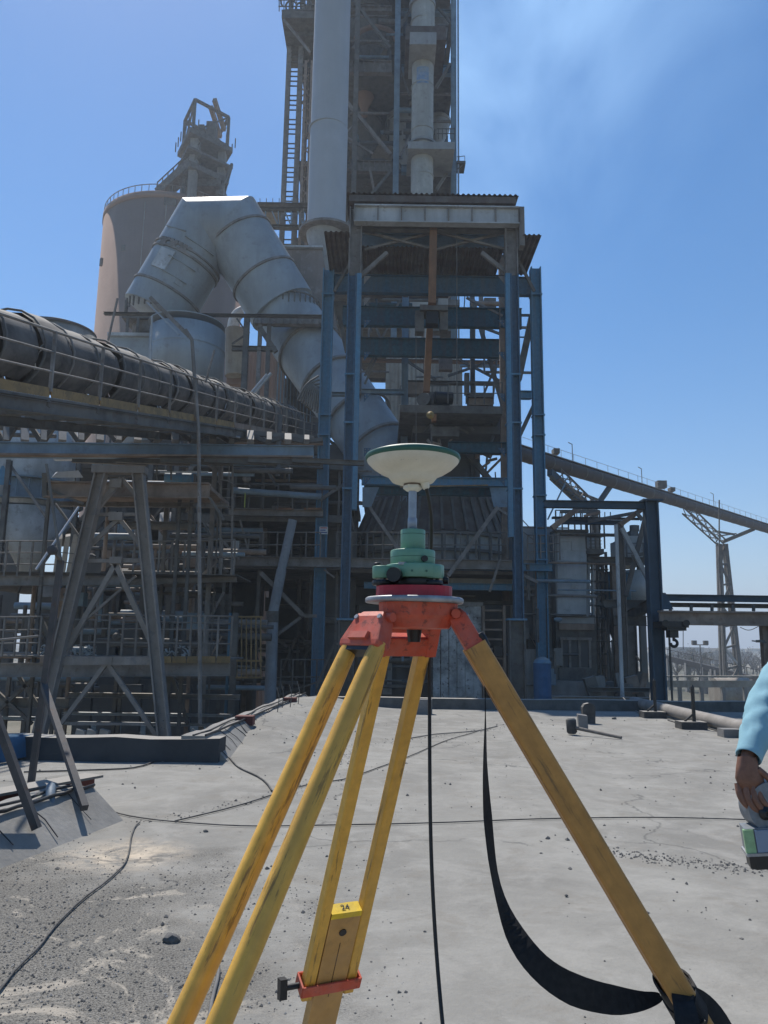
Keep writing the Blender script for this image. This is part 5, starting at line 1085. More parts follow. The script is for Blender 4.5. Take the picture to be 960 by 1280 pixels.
t = root('white_vent_duct', 'small white elbow vent pipe between the bin and the platform post', 'vent', 300, 52)
put('elbow', G().path(smooth([P(291, 425, 52), P(291, 405, 52), P(296, 393, 52), P(304, 389, 52)], 2), m_(7.5, 52), 20), mat('clean_white_paint', (.6, .6, .58), .6, DUSTC, .5, 2), t)
put('drum', G().tube(P(294, 412, 50), P(294, 470, 50), m_(13, 50), 24), M_beige, t)
plate(t, 283, 432, 306, 480, 50.5, M_conc, 2, 'brown_box')
# beige buildings seen between steelwork
for (x0, y0, x1, y1, Y, mm, lab, nm) in ((300, 440, 345, 560, 56, M_conc, 'tan clad wall behind the platform posts left of the duct', 'clad_building'), (480, 448, 578, 600, 58, M_beige, 'pale beige ribbed cladding wall seen through the blue frame', 'clad_building')):
    t = root(nm, lab, 'building', (x0 + x1) / 2, Y); a, b = P(x0, y1, Y), P(x1, y0, Y)
    put('core', G().box((a.x, Y + .1, ZG), (b.x, Y + 8, b.z)), mm, t); n = int((b.x - a.x) / 1.0)
    for i in range(n): xx = a.x + (b.x - a.x) * i / n; put('cladding_sheet', G().corr(V((xx + .01, Y + .05, ZG)), V(((b.x - a.x) / n - .02, 0, 0)), V((0, 0, b.z - ZG)), V((0, -1, 0)), .25, .05), mm, t)
vcl = root('louvre_stack', 'dark vertical ribbed louvre panel beside the lower duct', 'louvre', 370, 40)
put('backing', G().box((X(345, 49), 49.2, Z(530, 49)), (X(392, 49), 49.6, Z(452, 49))), M_dark, vcl)
for i in range(11): plate(vcl, 345 + i * 4.2, 450 + (i * 3 if i > 4 else 0), 347.3 + i * 4.2, 530, 49, M_greyblue, .3, 'louvre_fin')
# ---------------------------------------------------------------- blue crane tower
YB, YO = 28.0, 30.6
M_blue_shade = mat('shaded_blue_paint', (.06, .125, .195), .7, (.11, .14, .17), .6, 3.0, streak=True, rust=(.05, .05, .06), ramt=.4, var=.12)  # darker copy of the blue paint, standing in for shade
t = root('blue_crane_frame', 'tall blue painted steel hoist frame with corrugated roofs in the centre', 'steel frame', 545, YB)
for (px, py, Y, w, mm) in ((444.5, 292, YB, 17.5, M_blue), (638.5, 292, YB, 17, M_blue)):
    tp = P(px, 300, YB); w_ = m_(w, YB); zs = Z(262, YB, px); sh_ = Z(775, YB, px)
    zm_ = Z(345, YB, px); sgn = -1 if px < 500 else 1
    put('column', G().hx(V((tp.x + sgn * w_ * .18, YB, sh_)), V((tp.x + sgn * w_ * .18, YB, zm_)), w_ * .66, w_ * .9, t=.05), M_blue_shade, t); put('lit_flange', G().hb(V((tp.x - sgn * w_ * .36, YB - .12, sh_ + (3 if sgn > 0 else 4))), V((tp.x - sgn * w_ * .36, YB - .12, zm_)), w_ * .36, w_ * .5, t=.04), M_blue, t); put('upper_column', G().hx(V((tp.x, YB, zm_ + .01)), V((tp.x, YB, zs)), w_ * .97, w_ * .87, t=.05), M_steel, t)  # dark web beside a brighter flange: shade painted into the blue
    put('column_foot', G().hx(V((tp.x, YB, ZG)), V((tp.x, YB, sh_ - .02)), w_ * 1.15, w_, t=.06), M_dark, t)
    put('base_plate', G().box((tp.x - w_ * .7, YB - w_ * .6, sh_ - .02), (tp.x + w_ * .7, YB + w_ * .6, sh_ + .05)), M_blue, t)
    for py_ in (470, 530, 612): z = Z(py_, YB, px); put('splice_plate', G().box((tp.x - w_ * .56, YB - w_ * .5, z - .03), (tp.x + w_ * .56, YB + w_ * .5, z + .03)), M_blue, t)
for (px, py, w, mm) in ((411, 338, 14.5, M_blue), (669, 336, 13.5, M_blue)):
    tp = P(px, 345, YO); w_ = m_(w, YO); zs = Z(py, YO, px); put('column', G().hx(V((tp.x, YO, ZG)), V((tp.x, YO, zs)), w_, w_, t=.05), mm, t)
    for py_ in (370, 520, 545, 620, 700): z = Z(py_, YO, px); put('splice_plate', G().box((tp.x - w_ * .57, YO - w_ * .55, z - .03), (tp.x + w_ * .57, YO + w_ * .55, z + .03)), M_blue, t)
# rear columns
YR = 37.0
for px, py, w, mm in ((507, 372, 8.5, M_greyblue), (627, 320, 8, M_brown)): vcol(t, px, py, YR - 3 if px > 600 else YR, w, mm, kind='hx')
for px in (452, 590): vcol(t, px, 330, YR + 3, 6, M_dark, kind='hx')
# roofs
zr_ = Z(243, YB - .5, 540); x0, x1 = X(433, YB - .5, 243), X(648.5, YB - .5, 243)
rt = put('roof', G().corr(V((x0, YB - .5, zr_)), V((x1 - x0, 0, 0)), V((0, 2.2, .1)), V((0, 0, 1)), .2, .06), M_corr, t)
put('roof_soffit', G().box((x0 + .1, YB - .45, zr_ - .30), (x1 - .1, YB + 1.9, zr_ - .03)), M_corr, t)
zr2 = Z(292, YB - .6, 540); x0, x1 = X(405, YB - .6, 292), X(677, YB - .6, 292)
xl, xr = X(441, YB, 292), X(633, YB, 292)
for a_, b_ in ((x0, X(438, YB, 292)), (X(650, YB, 292), x1), (X(452, YB, 292), X(632, YB, 292))):
    put('canopy_sheet', G().corr(V((a_, YB - .6 if b_ - a_ < 3 else YB + .45, zr2)), V((b_ - a_, 0, 0)), V((0, 3.3 if b_ - a_ < 3 else 2.3, 0)), V((0, 0, 1)), .17, .05), M_corr, t)
# upper girder with stiffened web
gz, gh = Z(270, YB - .35, 545), m_(25, YB)
x0, x1 = X(443, YB - .3, 270), X(648, YB - .3, 270)
put('crane_girder', G().hb(V((x0, YB - .35, gz)), V((x1, YB - .35, gz)), .36, gh, t=.05), M_white, t)
for i in range(8): x = x0 + (x1 - x0) * i / 7; put('stiffener', G().box((x - .02, YB - .5, gz - gh / 2 + .06), (x + .03, YB - .35, gz + gh / 2 - .06)), M_steel, t)
put('end_post', G().bar(V((x1 + .1, YB - .3, gz - gh / 2 - .9)), V((x1 + .1, YB - .3, gz + gh / 2)), .2, .4), M_steel, t)
hbeam(t, 446, 648, 288, YB + .1, 3.5, M_dark); hbeam(t, 452, 640, 303, YB + 1.3, 20, M_greyblue, wm=.3); hbeam(t, 452, 640, 312, YB + 2.2, 4, M_dark)
hbeam(t, 417, 662, 357, YO, 25, M_blue_shade, 'blue_beam'); hbeam(t, 452, 632, 346, YO + .8, 4, M_dark)  # deeper blue on the beam paints in the shade of the roof
hbeam(t, 428, 652, 397, YR - 3, 27, M_teal, 'teal_beam'); hbeam(t, 437, 636, 435, YR - 1, 25, M_teal, 'teal_beam'); hbeam(t, 452, 560, 371, YR + 2, 3, M_corr)
for (x0, y0, x1, y1, Y, w, mm) in ((456, 290, 545, 312, YB + .4, 3, M_steel), (456, 312, 545, 290, YB + .5, 3, M_steel), (545, 290, 634, 312, YB + .4, 3, M_steel), (545, 312, 634, 290, YB + .5, 3, M_steel),
        (484, 316, 450, 346, YB + .2, 5, M_steel), (602, 316, 632, 340, YB + .2, 5, M_steel), (441, 322, 418, 364, YB + .9, 3.5, M_dark), (645, 320, 668, 364, YB + .9, 3.5, M_dark),
        (456, 366, 545, 318, YO + .2, 3, M_dark), (456, 318, 545, 366, YO + .3, 3, M_dark), (545, 366, 632, 318, YO + .2, 3, M_dark), (545, 318, 632, 366, YO + .3, 3, M_dark),
        (457, 375, 478, 430, YR, 3, M_dark), (500, 375, 456, 470, YR, 2.5, M_dark), (590, 372, 632, 520, YR, 5, M_dark), (583, 372, 628, 395, YR - 3, 3, M_steel), (478, 430, 456, 480, YR, 2.5, M_dark), (565, 395, 632, 420, YR, 3, M_dark),
        (665, 395, 648, 475, YO + .3, 8, M_dark), (668, 505, 648, 548, YO + .3, 5, M_dark), (420, 380, 434, 440, YO + .3, 6, M_dark), (560, 600, 635, 420, YR + 6, 3, M_dark), (510, 452, 545, 475, YR + 4, 3, M_dark), (560, 470, 632, 445, YR + 4, 3, M_dark), (575, 450, 632, 480, YR + 4, 3, M_dark),
        (600, 560, 648, 500, YR, 4, M_dark), (575, 555, 612, 600, YR - 2, 7, M_dark), (640, 560, 600, 600, YR - 1, 3, M_brown), (622, 440, 606, 600, YR + 1, 2.5, M_dark)):
    link(t, x0, y0, x1, y1, Y, w, mm)
for (x0, x1, py, Y, h, mm) in ((415, 442, 493, YO, 4, M_greyblue), (650, 664, 494, YO, 10, M_blue), (452, 505, 490, YR - 1, 6, M_greyblue), (575, 640, 456, YR + 8, 6, M_greyblue), (505, 640, 479, YR + 3, 4, M_dark), (452, 640, 452, YR + 5, 3, M_conc)):
    hbeam(t, x0, x1, py, Y, h, mm)
put('vertical_drop_beam', G().bar(P(542, 265, YB + .1), P(540, 380, YB + .1), m_(10, YB), .25), M_orange, t)
put('vertical_drop_beam', G().bar(P(537, 412, YB + 3), P(533, 490, YB + 3), m_(8.5, YB + 3), .25), M_orange, t)
# hoist trolley
h_ = thing('hoist_trolley', 'dark hoist trolley hanging under the blue frame on the vertical beam', 'hoist', P(542, 400, YB + 1.5))
plate(h_, 525, 381, 560, 387, YB + 1, M_dark, .9, 'carriage'); plate(h_, 519, 388, 530, 414, YB + 1.2, M_dark, .5, 'motor'); plate(h_, 550, 388, 560, 412, YB + 1.2, M_dark, .5, 'motor'); plate(h_, 533, 388, 548, 404, YB + 1.1, M_black, .5, 'gearbox')
plate(h_, 548, 373, 560, 381, YB + 1.3, M_white, .4, 'control_box'); put('chain', G().tube(P(571, 243, YB + .2), P(571, 500, YB + .2), .02, 5), M_dark, t); put('chain', G().tube(P(520, 412, YB + 1.4), P(520, 560, YB + 1.4), .015, 5), M_dark, h_)
# machine platform
t = root('machine_platform', 'dark machine platform with motor and railings inside the blue frame', 'platform', 560, YR - 2)
a, b = P(500, 506, YR - 4), P(628, 506, YR - 4)
put('deck', G().box((a.x, YR - 4, a.z - .35), (b.x, YR + 3, a.z)), M_dark, t)
plate(t, 516, 508, 628, 541, YR - 2, M_darkwall, 4, 'machinery_pit'); plate(t, 540, 534, 574, 545, YR - 3, M_dark, .5, 'gear_housing'); plate(t, 522, 545, 640, 562, YR + 2, M_dark, 1, 'cross_girder'); plate(t, 500, 562, 600, 600, YR + 3, M_darkwall, 1, 'shade_dark_panel'); hbeam(t, 560, 645, 560, YR - 3, 14, M_teal)  # dark sheet stands in for the shade below the platform
rail(t, P(560, 505, YR - 4), P(628, 505, YR - 4), 1.0, 6, M_dark); rail(t, P(500, 505, YR + 2), P(560, 505, YR + 2), 1.0, 6, M_dark)
mo = P(552, 497, YR - 3); put('motor', G().tube(mo + V((-.3, 0, 0)), mo + V((.5, .1, 0)), m_(7.5, YR), 18), M_black, t); put('flywheel', G().tube(P(529, 499, YR - 3), P(529, 499, YR - 3) + V((.1, .4, 0)), m_(8, YR), 20), M_dark, t)
plate(t, 536, 490, 562, 506, YR - 2.6, M_dark, .6, 'gearbox'); plate(t, 585, 491, 617, 496, YR - 3, M_dark, 1, 'bin_lid'); plate(t, 586, 496, 616, 506, YR - 2.8, M_brown, .8, 'metal_bin'); plate(t, 581, 466, 587, 492, YR - 3.2, M_dark, .3, 'signal_post')
plate(t, 510, 478, 529, 492, YR + 1, M_brown, .6, 'cabinet')
l = P(538, 519, YR - 5); put('yellow_wheel', G().path([l, l + V((0, -.1, 0)), l + V((0, -.12, 0)), l + V((0, -.25, 0))], [m_(4.5, YR), m_(4, YR), m_(2, YR), m_(1.6, YR)], 20, ref=V((0, 0, 1))), mat('yellow_enamel', (.36, .25, .08), .6, (.2, .17, .12), .6, 5), t)
put('orange_box', G().box(P(540, 526, YR - 4.9), P(545, 520, YR - 4.6)), M_orange, t); put('support_post', G().bar(P(539, 530, YR - 4.8), P(540, 560, YR - 4.8), .06, .06), M_dark, t)
random.seed(9)
for i in range(26):
    x = random.uniform(528, 620); y = random.uniform(512, 595); put('small_pipe', G().tube(P(x, y, YR - 2.5), P(x + random.uniform(-14, 14), y + random.uniform(-14, 14), YR - 2.5), random.uniform(.04, .12), 8), random.choice([M_dark, M_steel, M_darkwall, M_brown]), t)
for k in range(7):                      # gussets and bolted plates where the beams meet the columns
    for sgn, px in ((1, 455), (-1, 631)):
        y0 = (345, 372, 400, 440, 492, 560, 597)[k]; p = P(px, y0, YB - .02); w_ = m_(9, YB); gp = put('gusset_plate', G().add([p, p + V((sgn * w_, 0, 0)), p + V((0, 0, -w_ * 1.3)), p + V((0, .03, 0)), p + V((sgn * w_, .03, 0)), p + V((0, .03, -w_ * 1.3))], [(0, 2, 1), (3, 4, 5), (0, 1, 4, 3), (1, 2, 5, 4), (2, 0, 3, 5)]), M_steel if k < 2 else M_blue_shade, t)
        for bx_, bz_ in ((.2, .2), (.2, .6), (.6, .2)): q = p + V((sgn * w_ * bx_, 0, -w_ * bz_)); put('bolt', G().tube(q, q - V((0, .03, 0)), .022, 6), M_steel, gp)
# ---------------------------------------------------------------- beams round the mill
t = root('mill_floor_frame', 'blue and grey floor beams crossing behind the tripod around the round mill', 'steel frame', 540, 31)
Yf = 30.0
for (x0, x1, py, Y, h, mm, nm) in ((452, 636, 602, Yf, 11, M_blue, 'beam'), (455, 634, 614, Yf + .8, 11, M_teal, 'beam'), (292, 640, 704, Yf, 12, M_steel, 'beam'), (455, 690, 708, Yf + .3, 9, M_blue, 'beam'), (470, 640, 728, Yf + 1.5, 10, M_beige, 'beam'), (455, 640, 733, Yf + 1, 8, M_blue, 'beam'), (645, 668, 706, Yf + .5, 12, M_steel, 'beam'), (455, 640, 752, Yf + 3, 5, M_dark, 'beam'), (640, 668, 729, Yf + 1, 7, M_greyblue, 'beam')): hbeam(t, x0, x1, py, Y, h, mm, nm)
put('gusset_plate', G().hexa([P(617, 634, Yf), P(634, 634, Yf), P(634, 634, Yf + .1), P(617, 634, Yf + .1), P(612, 609, Yf), P(634, 609, Yf), P(634, 609, Yf + .1), P(612, 609, Yf + .1)]), M_greyblue, t)
put('gusset_plate', G().hexa([P(453, 634, Yf), P(464, 634, Yf), P(464, 634, Yf + .1), P(453, 634, Yf + .1), P(453, 609, Yf), P(474, 609, Yf), P(474, 609, Yf + .1), P(453, 609, Yf + .1)]), M_greyblue, t)
for (x0, y0, x1, y1, w) in ((622, 634, 560, 720, 5), (620, 634, 634, 643, 3), (462, 634, 500, 690, 4), (648, 716, 672, 728, 4), (625, 700, 612, 740, 3), (636, 640, 700, 700, 0)):
    if w: link(t, x0, y0, x1, y1, Yf - .2, w, M_steel)
rail(t, P(420, 697, Yf), P(634, 697, Yf), 1.0, 11, M_dark); rail(t, P(292, 697, Yf), P(400, 697, Yf), 1.0, 6, M_steel)
put('orange_edge_strip', G().bar(P(500, 608.5, Yf - .2), P(610, 606.5, Yf - .2), .05, .05), M_ochre, t)
for i in range(5): link(t, 475 + i * 36, 590, 475 + i * 36 + 2, 622, Yf + 1.2, 1.5, M_dark, 'hanger')
floor_(t, 430, 660, 706, Yf + .6, Yf + 14, M_dark, .3); floor_(t, 455, 640, 626, Yf + 9, Yf + 16, M_dark, .3)
# ribbed round mill housing
YM = 40.0
t = root('round_mill', 'round ribbed mill housing with sloping segmented roof behind the tripod', 'mill', 545, YM)
c = P(545, 690, YM); R1 = m_(98, YM, 690); zb, zw, zt = Z(725, YM - R1 * .6), Z(662, YM - R1), Z(618, YM - R1 * .84)
put('wall', G().lathe(V((c.x, YM, 0)), [(R1, ZG), (R1, zw)], 64), mat('mill_cladding', (.40, .39, .36), .75, (.28, .27, .25), .7, .6, streak=True, rust=RUST, ramt=.3), t)
put('roof', G().lathe(V((c.x, YM, 0)), [(R1 + .15, zw), (R1 * .84, zt), (R1 * .8, zt + .5), (0, zt + 1.2)], 64), M_corr, t)
for k in range(44):
    a_ = 2 * math.pi * k / 44; cs, sn = math.cos(a_), math.sin(a_)
    if sn < .25:
        p = V((c.x + cs * (R1 + .18), YM + sn * (R1 + .18), zw)); q = V((c.x + cs * R1 * .85, YM + sn * R1 * .85, zt + .05)); put('roof_rib', G().bar(p, q, .12, .22), M_dark, t)
        put('wall_rib', G().bar(V((p.x, p.y, zb - 1)), p, .10, .10), M_dark, t)
for z in (zw - .1, zw - .9, zb + .4): put('ring', G().lathe(V((c.x, YM, z)), [(R1 + .02, -.07), (R1 + .2, -.07), (R1 + .2, .07), (R1 + .02, .07)], 64, smooth=False), M_dark, t)
# lower hall with peeling doors
t = root('mill_hall', 'shaded lower hall with peeling white sliding doors behind the tripod legs', 'building', 560, 33)
Yd = 31.5
M_peel = mat('peeling_white_paint', (.46, .47, .47), .75, (.2, .205, .205), .85, 1.3, rust=(.06, .05, .045), ramt=.9, var=.15)
for i in range(6): plate(t, 541 + i * 10.2, 757, 550.4 + i * 10.2, 880, Yd, M_peel, .08, 'door_board')
plate(t, 538, 753, 604, 757, Yd - .05, M_steel, .2, 'door_rail')
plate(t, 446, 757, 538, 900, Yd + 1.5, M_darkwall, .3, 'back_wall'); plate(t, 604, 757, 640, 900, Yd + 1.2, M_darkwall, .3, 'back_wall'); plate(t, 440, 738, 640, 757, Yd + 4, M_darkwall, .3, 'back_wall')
for i in range(8): plate(t, 605, 762 + i * 12, 630, 764 + i * 12, Yd - .1, M_brown, .6, 'shelf_plate')
for px in (604, 630): plate(t, px, 757, px + 2, 880, Yd - .2, M_brown, .3, 'shelf_upright')
for i in range(5): plate(t, 461 + i * 17, 760, 474 + i * 17, 868, Yd + 1.3, M_panel if i % 2 else M_darkwall, .1, 'wall_panel')
hbeam(t, 420, 460, 805, Yd, 3, M_steel); plate(t, 640, 757, 690, 880, Yd + 1, M_panel, .3, 'back_wall')
plate(t, 648, 738, 668, 812, Yd - .1, M_darkwall, .1, 'door_opening'); plate(t, 647, 737, 649, 812, Yd - .2, M_steel, .1, 'door_frame'); plate(t, 667, 737, 669, 812, Yd - .2, M_steel, .1, 'door_frame')
plate(t, 642, 812, 700, 880, Yd - .6, M_concg, .4, 'low_wall')
for px, py in ((618, 808), (660, 800)): plate(t, px, py, px + 9, py + 12, Yd - .5, M_black, .3, 'junction_box')
tk = root('blue_drum_tank', 'upright blue cylindrical tank between the right hand blue columns', 'tank', 677, 27)
cyl(tk, 678, 829, 880, 27, 11, mat('blue_tank_paint', (.035, .09, .17), .7, (.07, .11, .15), .5, 2, streak=True), 'shell', 32, zb=ZG); c = P(678, 829, 27); put('domed_top', G().lathe(c, [(m_(11, 27), 0), (m_(9, 27), .12), (m_(4, 27), .2), (0, .22)], 32), M_blue, tk)
# ---------------------------------------------------------------- process building left of the frame
t = root('process_building', 'dark open steel process building left of the blue frame with floors and railings', 'building', 340, 31)
YP_ = 30.0
for (x0, x1, py, h, mm) in ((285, 404, 580, 10, M_dark), (286, 404, 641, 9, M_steel), (292, 404, 553, 4, M_brown)): hbeam(t, x0, x1, py, YP_ + .2, h, mm)
put('sloping_pipe', G().tube(P(292, 613, YP_ - .1), P(402, 621, YP_ - .1), .13, 12), M_greyblue, t)
for py in (575, 641, 700): floor_(t, 225, 440, py, YP_ + .6, YP_ + 14, M_dark, .3)  # deep slabs added to keep the sun out of the interior
for x0 in (345, 380): put('orange_edge_strip', G().bar(P(x0, 636, YP_), P(x0 + 22, 636, YP_), .05, .08), M_orange, t)
plate(t, 205, 556, 330, 900, YP_ + 14, M_darkwall, .3, 'back_wall'); plate(t, 330, 556, 445, 900, YP_ + 12, M_darkwall, .3, 'back_wall'); plate(t, 395, 660, 446, 900, YP_ + 3, M_darkwall, .3, 'shade_wall'); plate(t, 300, 586, 404, 636, YP_ + 5, M_darkwall, .3, 'shade_wall'); plate(t, 290, 720, 330, 770, YP_ + 8, M_darkwall, .3, 'shade_wall')  # back and inner walls added to make the interior dark
for px, w in ((288, 4), (296, 3), (380, 3), (330, 4), (436, 4), (425, 3)): vcol(t, px, 575, YP_ + (1 if px != 380 else 5), w, M_dark)
for (x0, y0, x1, y1, w, mm) in ((326, 716, 380, 770, 5, M_steel), (380, 770, 396, 770, 4, M_steel), (376, 772, 344, 795, 4, M_steel), (250, 645, 300, 700, 3, M_steel), (300, 650, 312, 695, 2, M_steel), (400, 625, 438, 600, 4, M_dark), (230, 660, 285, 715, 3, M_dark), (405, 712, 418, 722, 2, M_steel), (420, 800, 395, 860, 3, M_dark), (345, 870, 404, 850, 2, M_dark)): link(t, x0, y0, x1, y1, YP_ - .1, w, mm)
rail(t, P(292, 636, YP_), P(402, 637, YP_), 1.0, 6, M_dark); rail(t, P(350, 868, YP_), P(440, 868, YP_), 1.3, 6, M_dark)
for i in range(8): link(t, 300 + i * 3, 650, 300 + i * 3, 690, YP_ + 3, 1, M_steel, 'stair_rail') if i % 3 == 0 else None
for i in range(9): plate(t, 298, 652 + i * 5, 322, 653.5 + i * 5, YP_ + 2.5, M_steel, .4, 'stair_tread')
plate(t, 288, 676, 299, 688, YP_ - .1, M_panel, .3, 'electric_box'); plate(t, 305, 612, 307, 634, YP_ - .2, mat('yellow_green_strip', (.4, .45, .1), .6), .1, 'hazard_strip')
# leaning pale pier
pp_ = [P(366, 650, YP_ - .6), P(352, 712, YP_ - .6), P(341, 768, YP_ - .6), P(337, 900, YP_ - .6)]
M_pier = mat('pale_blue_grey_duct', (.27, .30, .33), .6, (.17, .18, .2), .7, .8, streak=True, rust=RUST, ramt=.2)
pr_ = root('crooked_chute', 'pale grey crooked pipe chute standing in front of the dark building', 'chute', 345, YP_ - .6)
put('chute_section', G().path([pp_[0], pp_[1]], m_(5.5, YP_), 20), M_pier, pr_); put('chute_section', G().path(pp_[1:3], m_(6.2, YP_), 20), M_pier, pr_); put('chute_section', G().path(pp_[2:], m_(7, YP_), 20), M_pier, pr_)
put('collar', G().tube(P(341, 764, YP_ - .6), P(340.5, 778, YP_ - .6), m_(7.6, YP_), 20), M_dark, pr_)
# white notice on the blue column
c = P(404.5, 663, YO - .32); nt_ = put('notice', G().box(c + V((-.17, 0, -.15)), c + V((.17, .02, .15))), mat('notice_white', (.6, .6, .58), .6), label='small white warning notice with red and blue print on the left blue column', cat='sign')
for i in range(3): put('printed_line', G().box(c + V((-.13, -.004, .08 - i * .09)), c + V((.13 - .05 * (i % 2), 0, .12 - i * .09))), mat('notice_red', (.5, .08, .06), .6) if i == 0 else mat('notice_blue', (.06, .1, .3), .6), nt_)
# hanging ladder tower
t = root('caged_ladder', 'tall caged ladder on a steel post at the left of the dark building', 'ladder', 282, 25)
ladder(t, P(282, 722, 25), P(284, 568, 25), .38, M_steel, .28, cage=True)
vcol(t, 270, 560, 25.3, 5.5, M_steel, kind='hb'); vcol(t, 277, 560, 26, 2, M_dark, kind='bar')
for (x0, y0, x1, y1) in ((232, 560, 272, 590), (232, 640, 272, 600), (272, 700, 232, 740)): link(t, x0, y0, x1, y1, 25.4, 3, M_steel)
# ---------------------------------------------------------------- covered conveyor gallery at left with walkway
t = thing('covered_conveyor', 'covered belt conveyor with black ribbed tube and railed walkway rising at left', 'conveyor', V((X(60, 12), 12, ZG)))
w0, w1 = P(-130, 455, 9.3), P(398, 549, 38)      # walkway edge line
wd = (w1 - w0).normalized(); L = (w1 - w0).length; up = V((0, 0, 1)); sd = wd.cross(up).normalized(); inn = -sd     # inn: away from camera side
if inn.y < 0: inn = -inn
def wp(s): return w0 + wd * s
# posts every 1.7 m, three rails
n = int(L / 1.75)
for i in range(n + 1):
    a = w0.lerp(w1, i / n); put('post', G().bar(a, a + up * 1.1, .055, .055), M_steel, t)
    if i < n:
        b = w0.lerp(w1, (i + 1) / n)
        for z in (1.1, .72, .36): put('rail', G().tube(a + up * z, b + up * z, .02 if z < 1 else .026, 6), M_steel, t)
        yy = (a.y + b.y) / 2; put('kick_plate', G().bar(a + up * -.02 + wd * .04, b + up * -.02 - wd * .04, .02, .17), M_ochre if yy < 24.5 else M_brown, t)
        put('walkway_plate', G().hexa([a - up * .16, b - up * .16, b + inn * .9 - up * .16, a + inn * .9 - up * .16, a - up * .11, b - up * .11, b + inn * .9 - up * .11, a + inn * .9 - up * .11]), M_dark, t)
        put('outrigger', G().bar(a - up * .22, a + inn * 2.6 - up * .22, .10, .12), M_dark, t)
for k, z in ((0.02, -.30), (2.4, -.35)): put('stringer', G().hb(w0 + inn * k + up * z, w1 + inn * k + up * z, .12, .22), M_dark, t)
# belt cover: barrel ribs and sagging black sheets
tc0 = w0 + inn * 1.6 + up * .95
ns = int(L / 1.15)
for i in range(ns):
    a = tc0 + wd * (L * i / ns); b = tc0 + wd * (L * (i + 1) / ns - .05); r = .76 + .04 * math.sin(i * 1.9)
    g = G(); K = 14; rings = []
    for e, q in enumerate((a, a.lerp(b, .25), a.lerp(b, .5), a.lerp(b, .75), b)):
        rr = r * (1 + (.0, .03, .035, .03, .0)[e] + .025 * math.sin(i * 3.1 + e)); rings += [q + (inn * math.cos(x) + up * math.sin(x)) * rr * (1 + .03 * math.sin(x * 5 + i)) for x in [math.radians(-55) + math.radians(290) * j / K for j in range(K + 1)]]
    k1 = K + 1; g.add(rings, [(e * k1 + j, e * k1 + j + 1, (e + 1) * k1 + j + 1, (e + 1) * k1 + j) for e in range(4) for j in range(K)], True)
    put('cover_sheet', g, M_rubber, t)
    put('cover_hoop', G().path([a + (inn * math.cos(x) + up * math.sin(x)) * (r * 1.07) for x in [math.radians(-50) + math.radians(280) * j / 14 for j in range(15)]], .025, 5, ref=wd), M_dark if i % 5 else M_steel, t)
# truss under the gallery
t = thing('pipe_bridge', 'blue grey truss bridge running under the covered conveyor at left', 'bridge', V((X(100, 22), 22, ZG)))
ba, bb = P(-120, 561, 21), P(392, 566, 25)
put('bottom_girder', G().hb(ba, bb, .2, m_(20, 22), t=.03), M_greyblue, t)
put('walkway_edge', G().bar(ba + V((0, -.4, -.25)), bb + V((0, -.4, -.25)), .3, .05), M_brown, t)
put('top_chord', G().bar(P(-120, 506, 22.2), P(392, 548, 25.6), .16, .16), M_dark, t)
put('handrail', G().tube(P(-120, 478, 20.5), P(300, 547, 24), .035, 8), M_galv, t)
for i in range(22):
    x = -110 + i * 23.5; put('truss_post', G().bar(P(x, 505 + (x + 120) * .082, 22.3 + i * .14), P(x, 552, 21.6 + i * .14), .16 if i % 2 else .22, .16), M_dark if i % 2 else M_steel, t)
    put('truss_brace', G().bar(P(x + (20 if i % 2 else 0), 508 + (x + 120) * .082, 22.5 + i * .14), P(x + (0 if i % 2 else 20), 552, 22.5 + i * .14), .14, .14), M_dark, t)
random.seed(31)
for i in range(5):
    x = random.uniform(-40, 300); y = random.uniform(530, 548); c = P(x, y, 24.5); put('stored_bundle', G().tube(c, c + V((random.uniform(.6, 2), .1, 0)), random.uniform(.06, .16), 8), M_dark, t)
for i in range(6): p = P(90 + i * 55, 575, 23); put('hanging_channel', G().hb(p, p + V((2.2, .3, 0)), .15, .15), M_dark, t)
# pole with bracket crossing the gallery
t = thing('cable_pole', 'thin steel pole with slanting bracket arm in front of the covered conveyor', 'pole', V((X(248, 20), 20, ZG)))
put('pole', G().path([P(250, 905, 20), P(249, 600, 20), P(248, 540, 20), P(240, 425, 20), P(232, 412, 20)], .05, 8), M_steel, t)
put('arm', G().bar(P(236, 420, 20), P(188, 372, 20), .10, .10), M_steel, t); put('arm', G().bar(P(224, 418, 20), P(184, 378, 20), .04, .04), M_galv, t); put('guy_rod', G().tube(P(257, 478, 20.4), P(268, 438, 20.4), .03, 6), M_steel, t)
t = thing('rod_bundle', 'pair of pale rods leaning above the conveyor near the platform post', 'rods', P(320, 490, 33))
for k in (0, 5): put('rod', G().tube(P(312 + k, 494 - k * .3, 33), P(334 + k, 468 - k * .3, 33), .07, 6), M_galv, t)
t = root('hanging_pipes', 'tangle of thin pipes and cables beside the lower duct', 'pipes', 390, 34)
for i in range(10): put('pipe', G().path(smooth([P(372 + i * 3, 500 + i * 2, 34), P(382 + i * 2, 480, 34), P(398 + i, 470 + 5 * i, 34.3)], 2), .05, 6), M_dark, t)
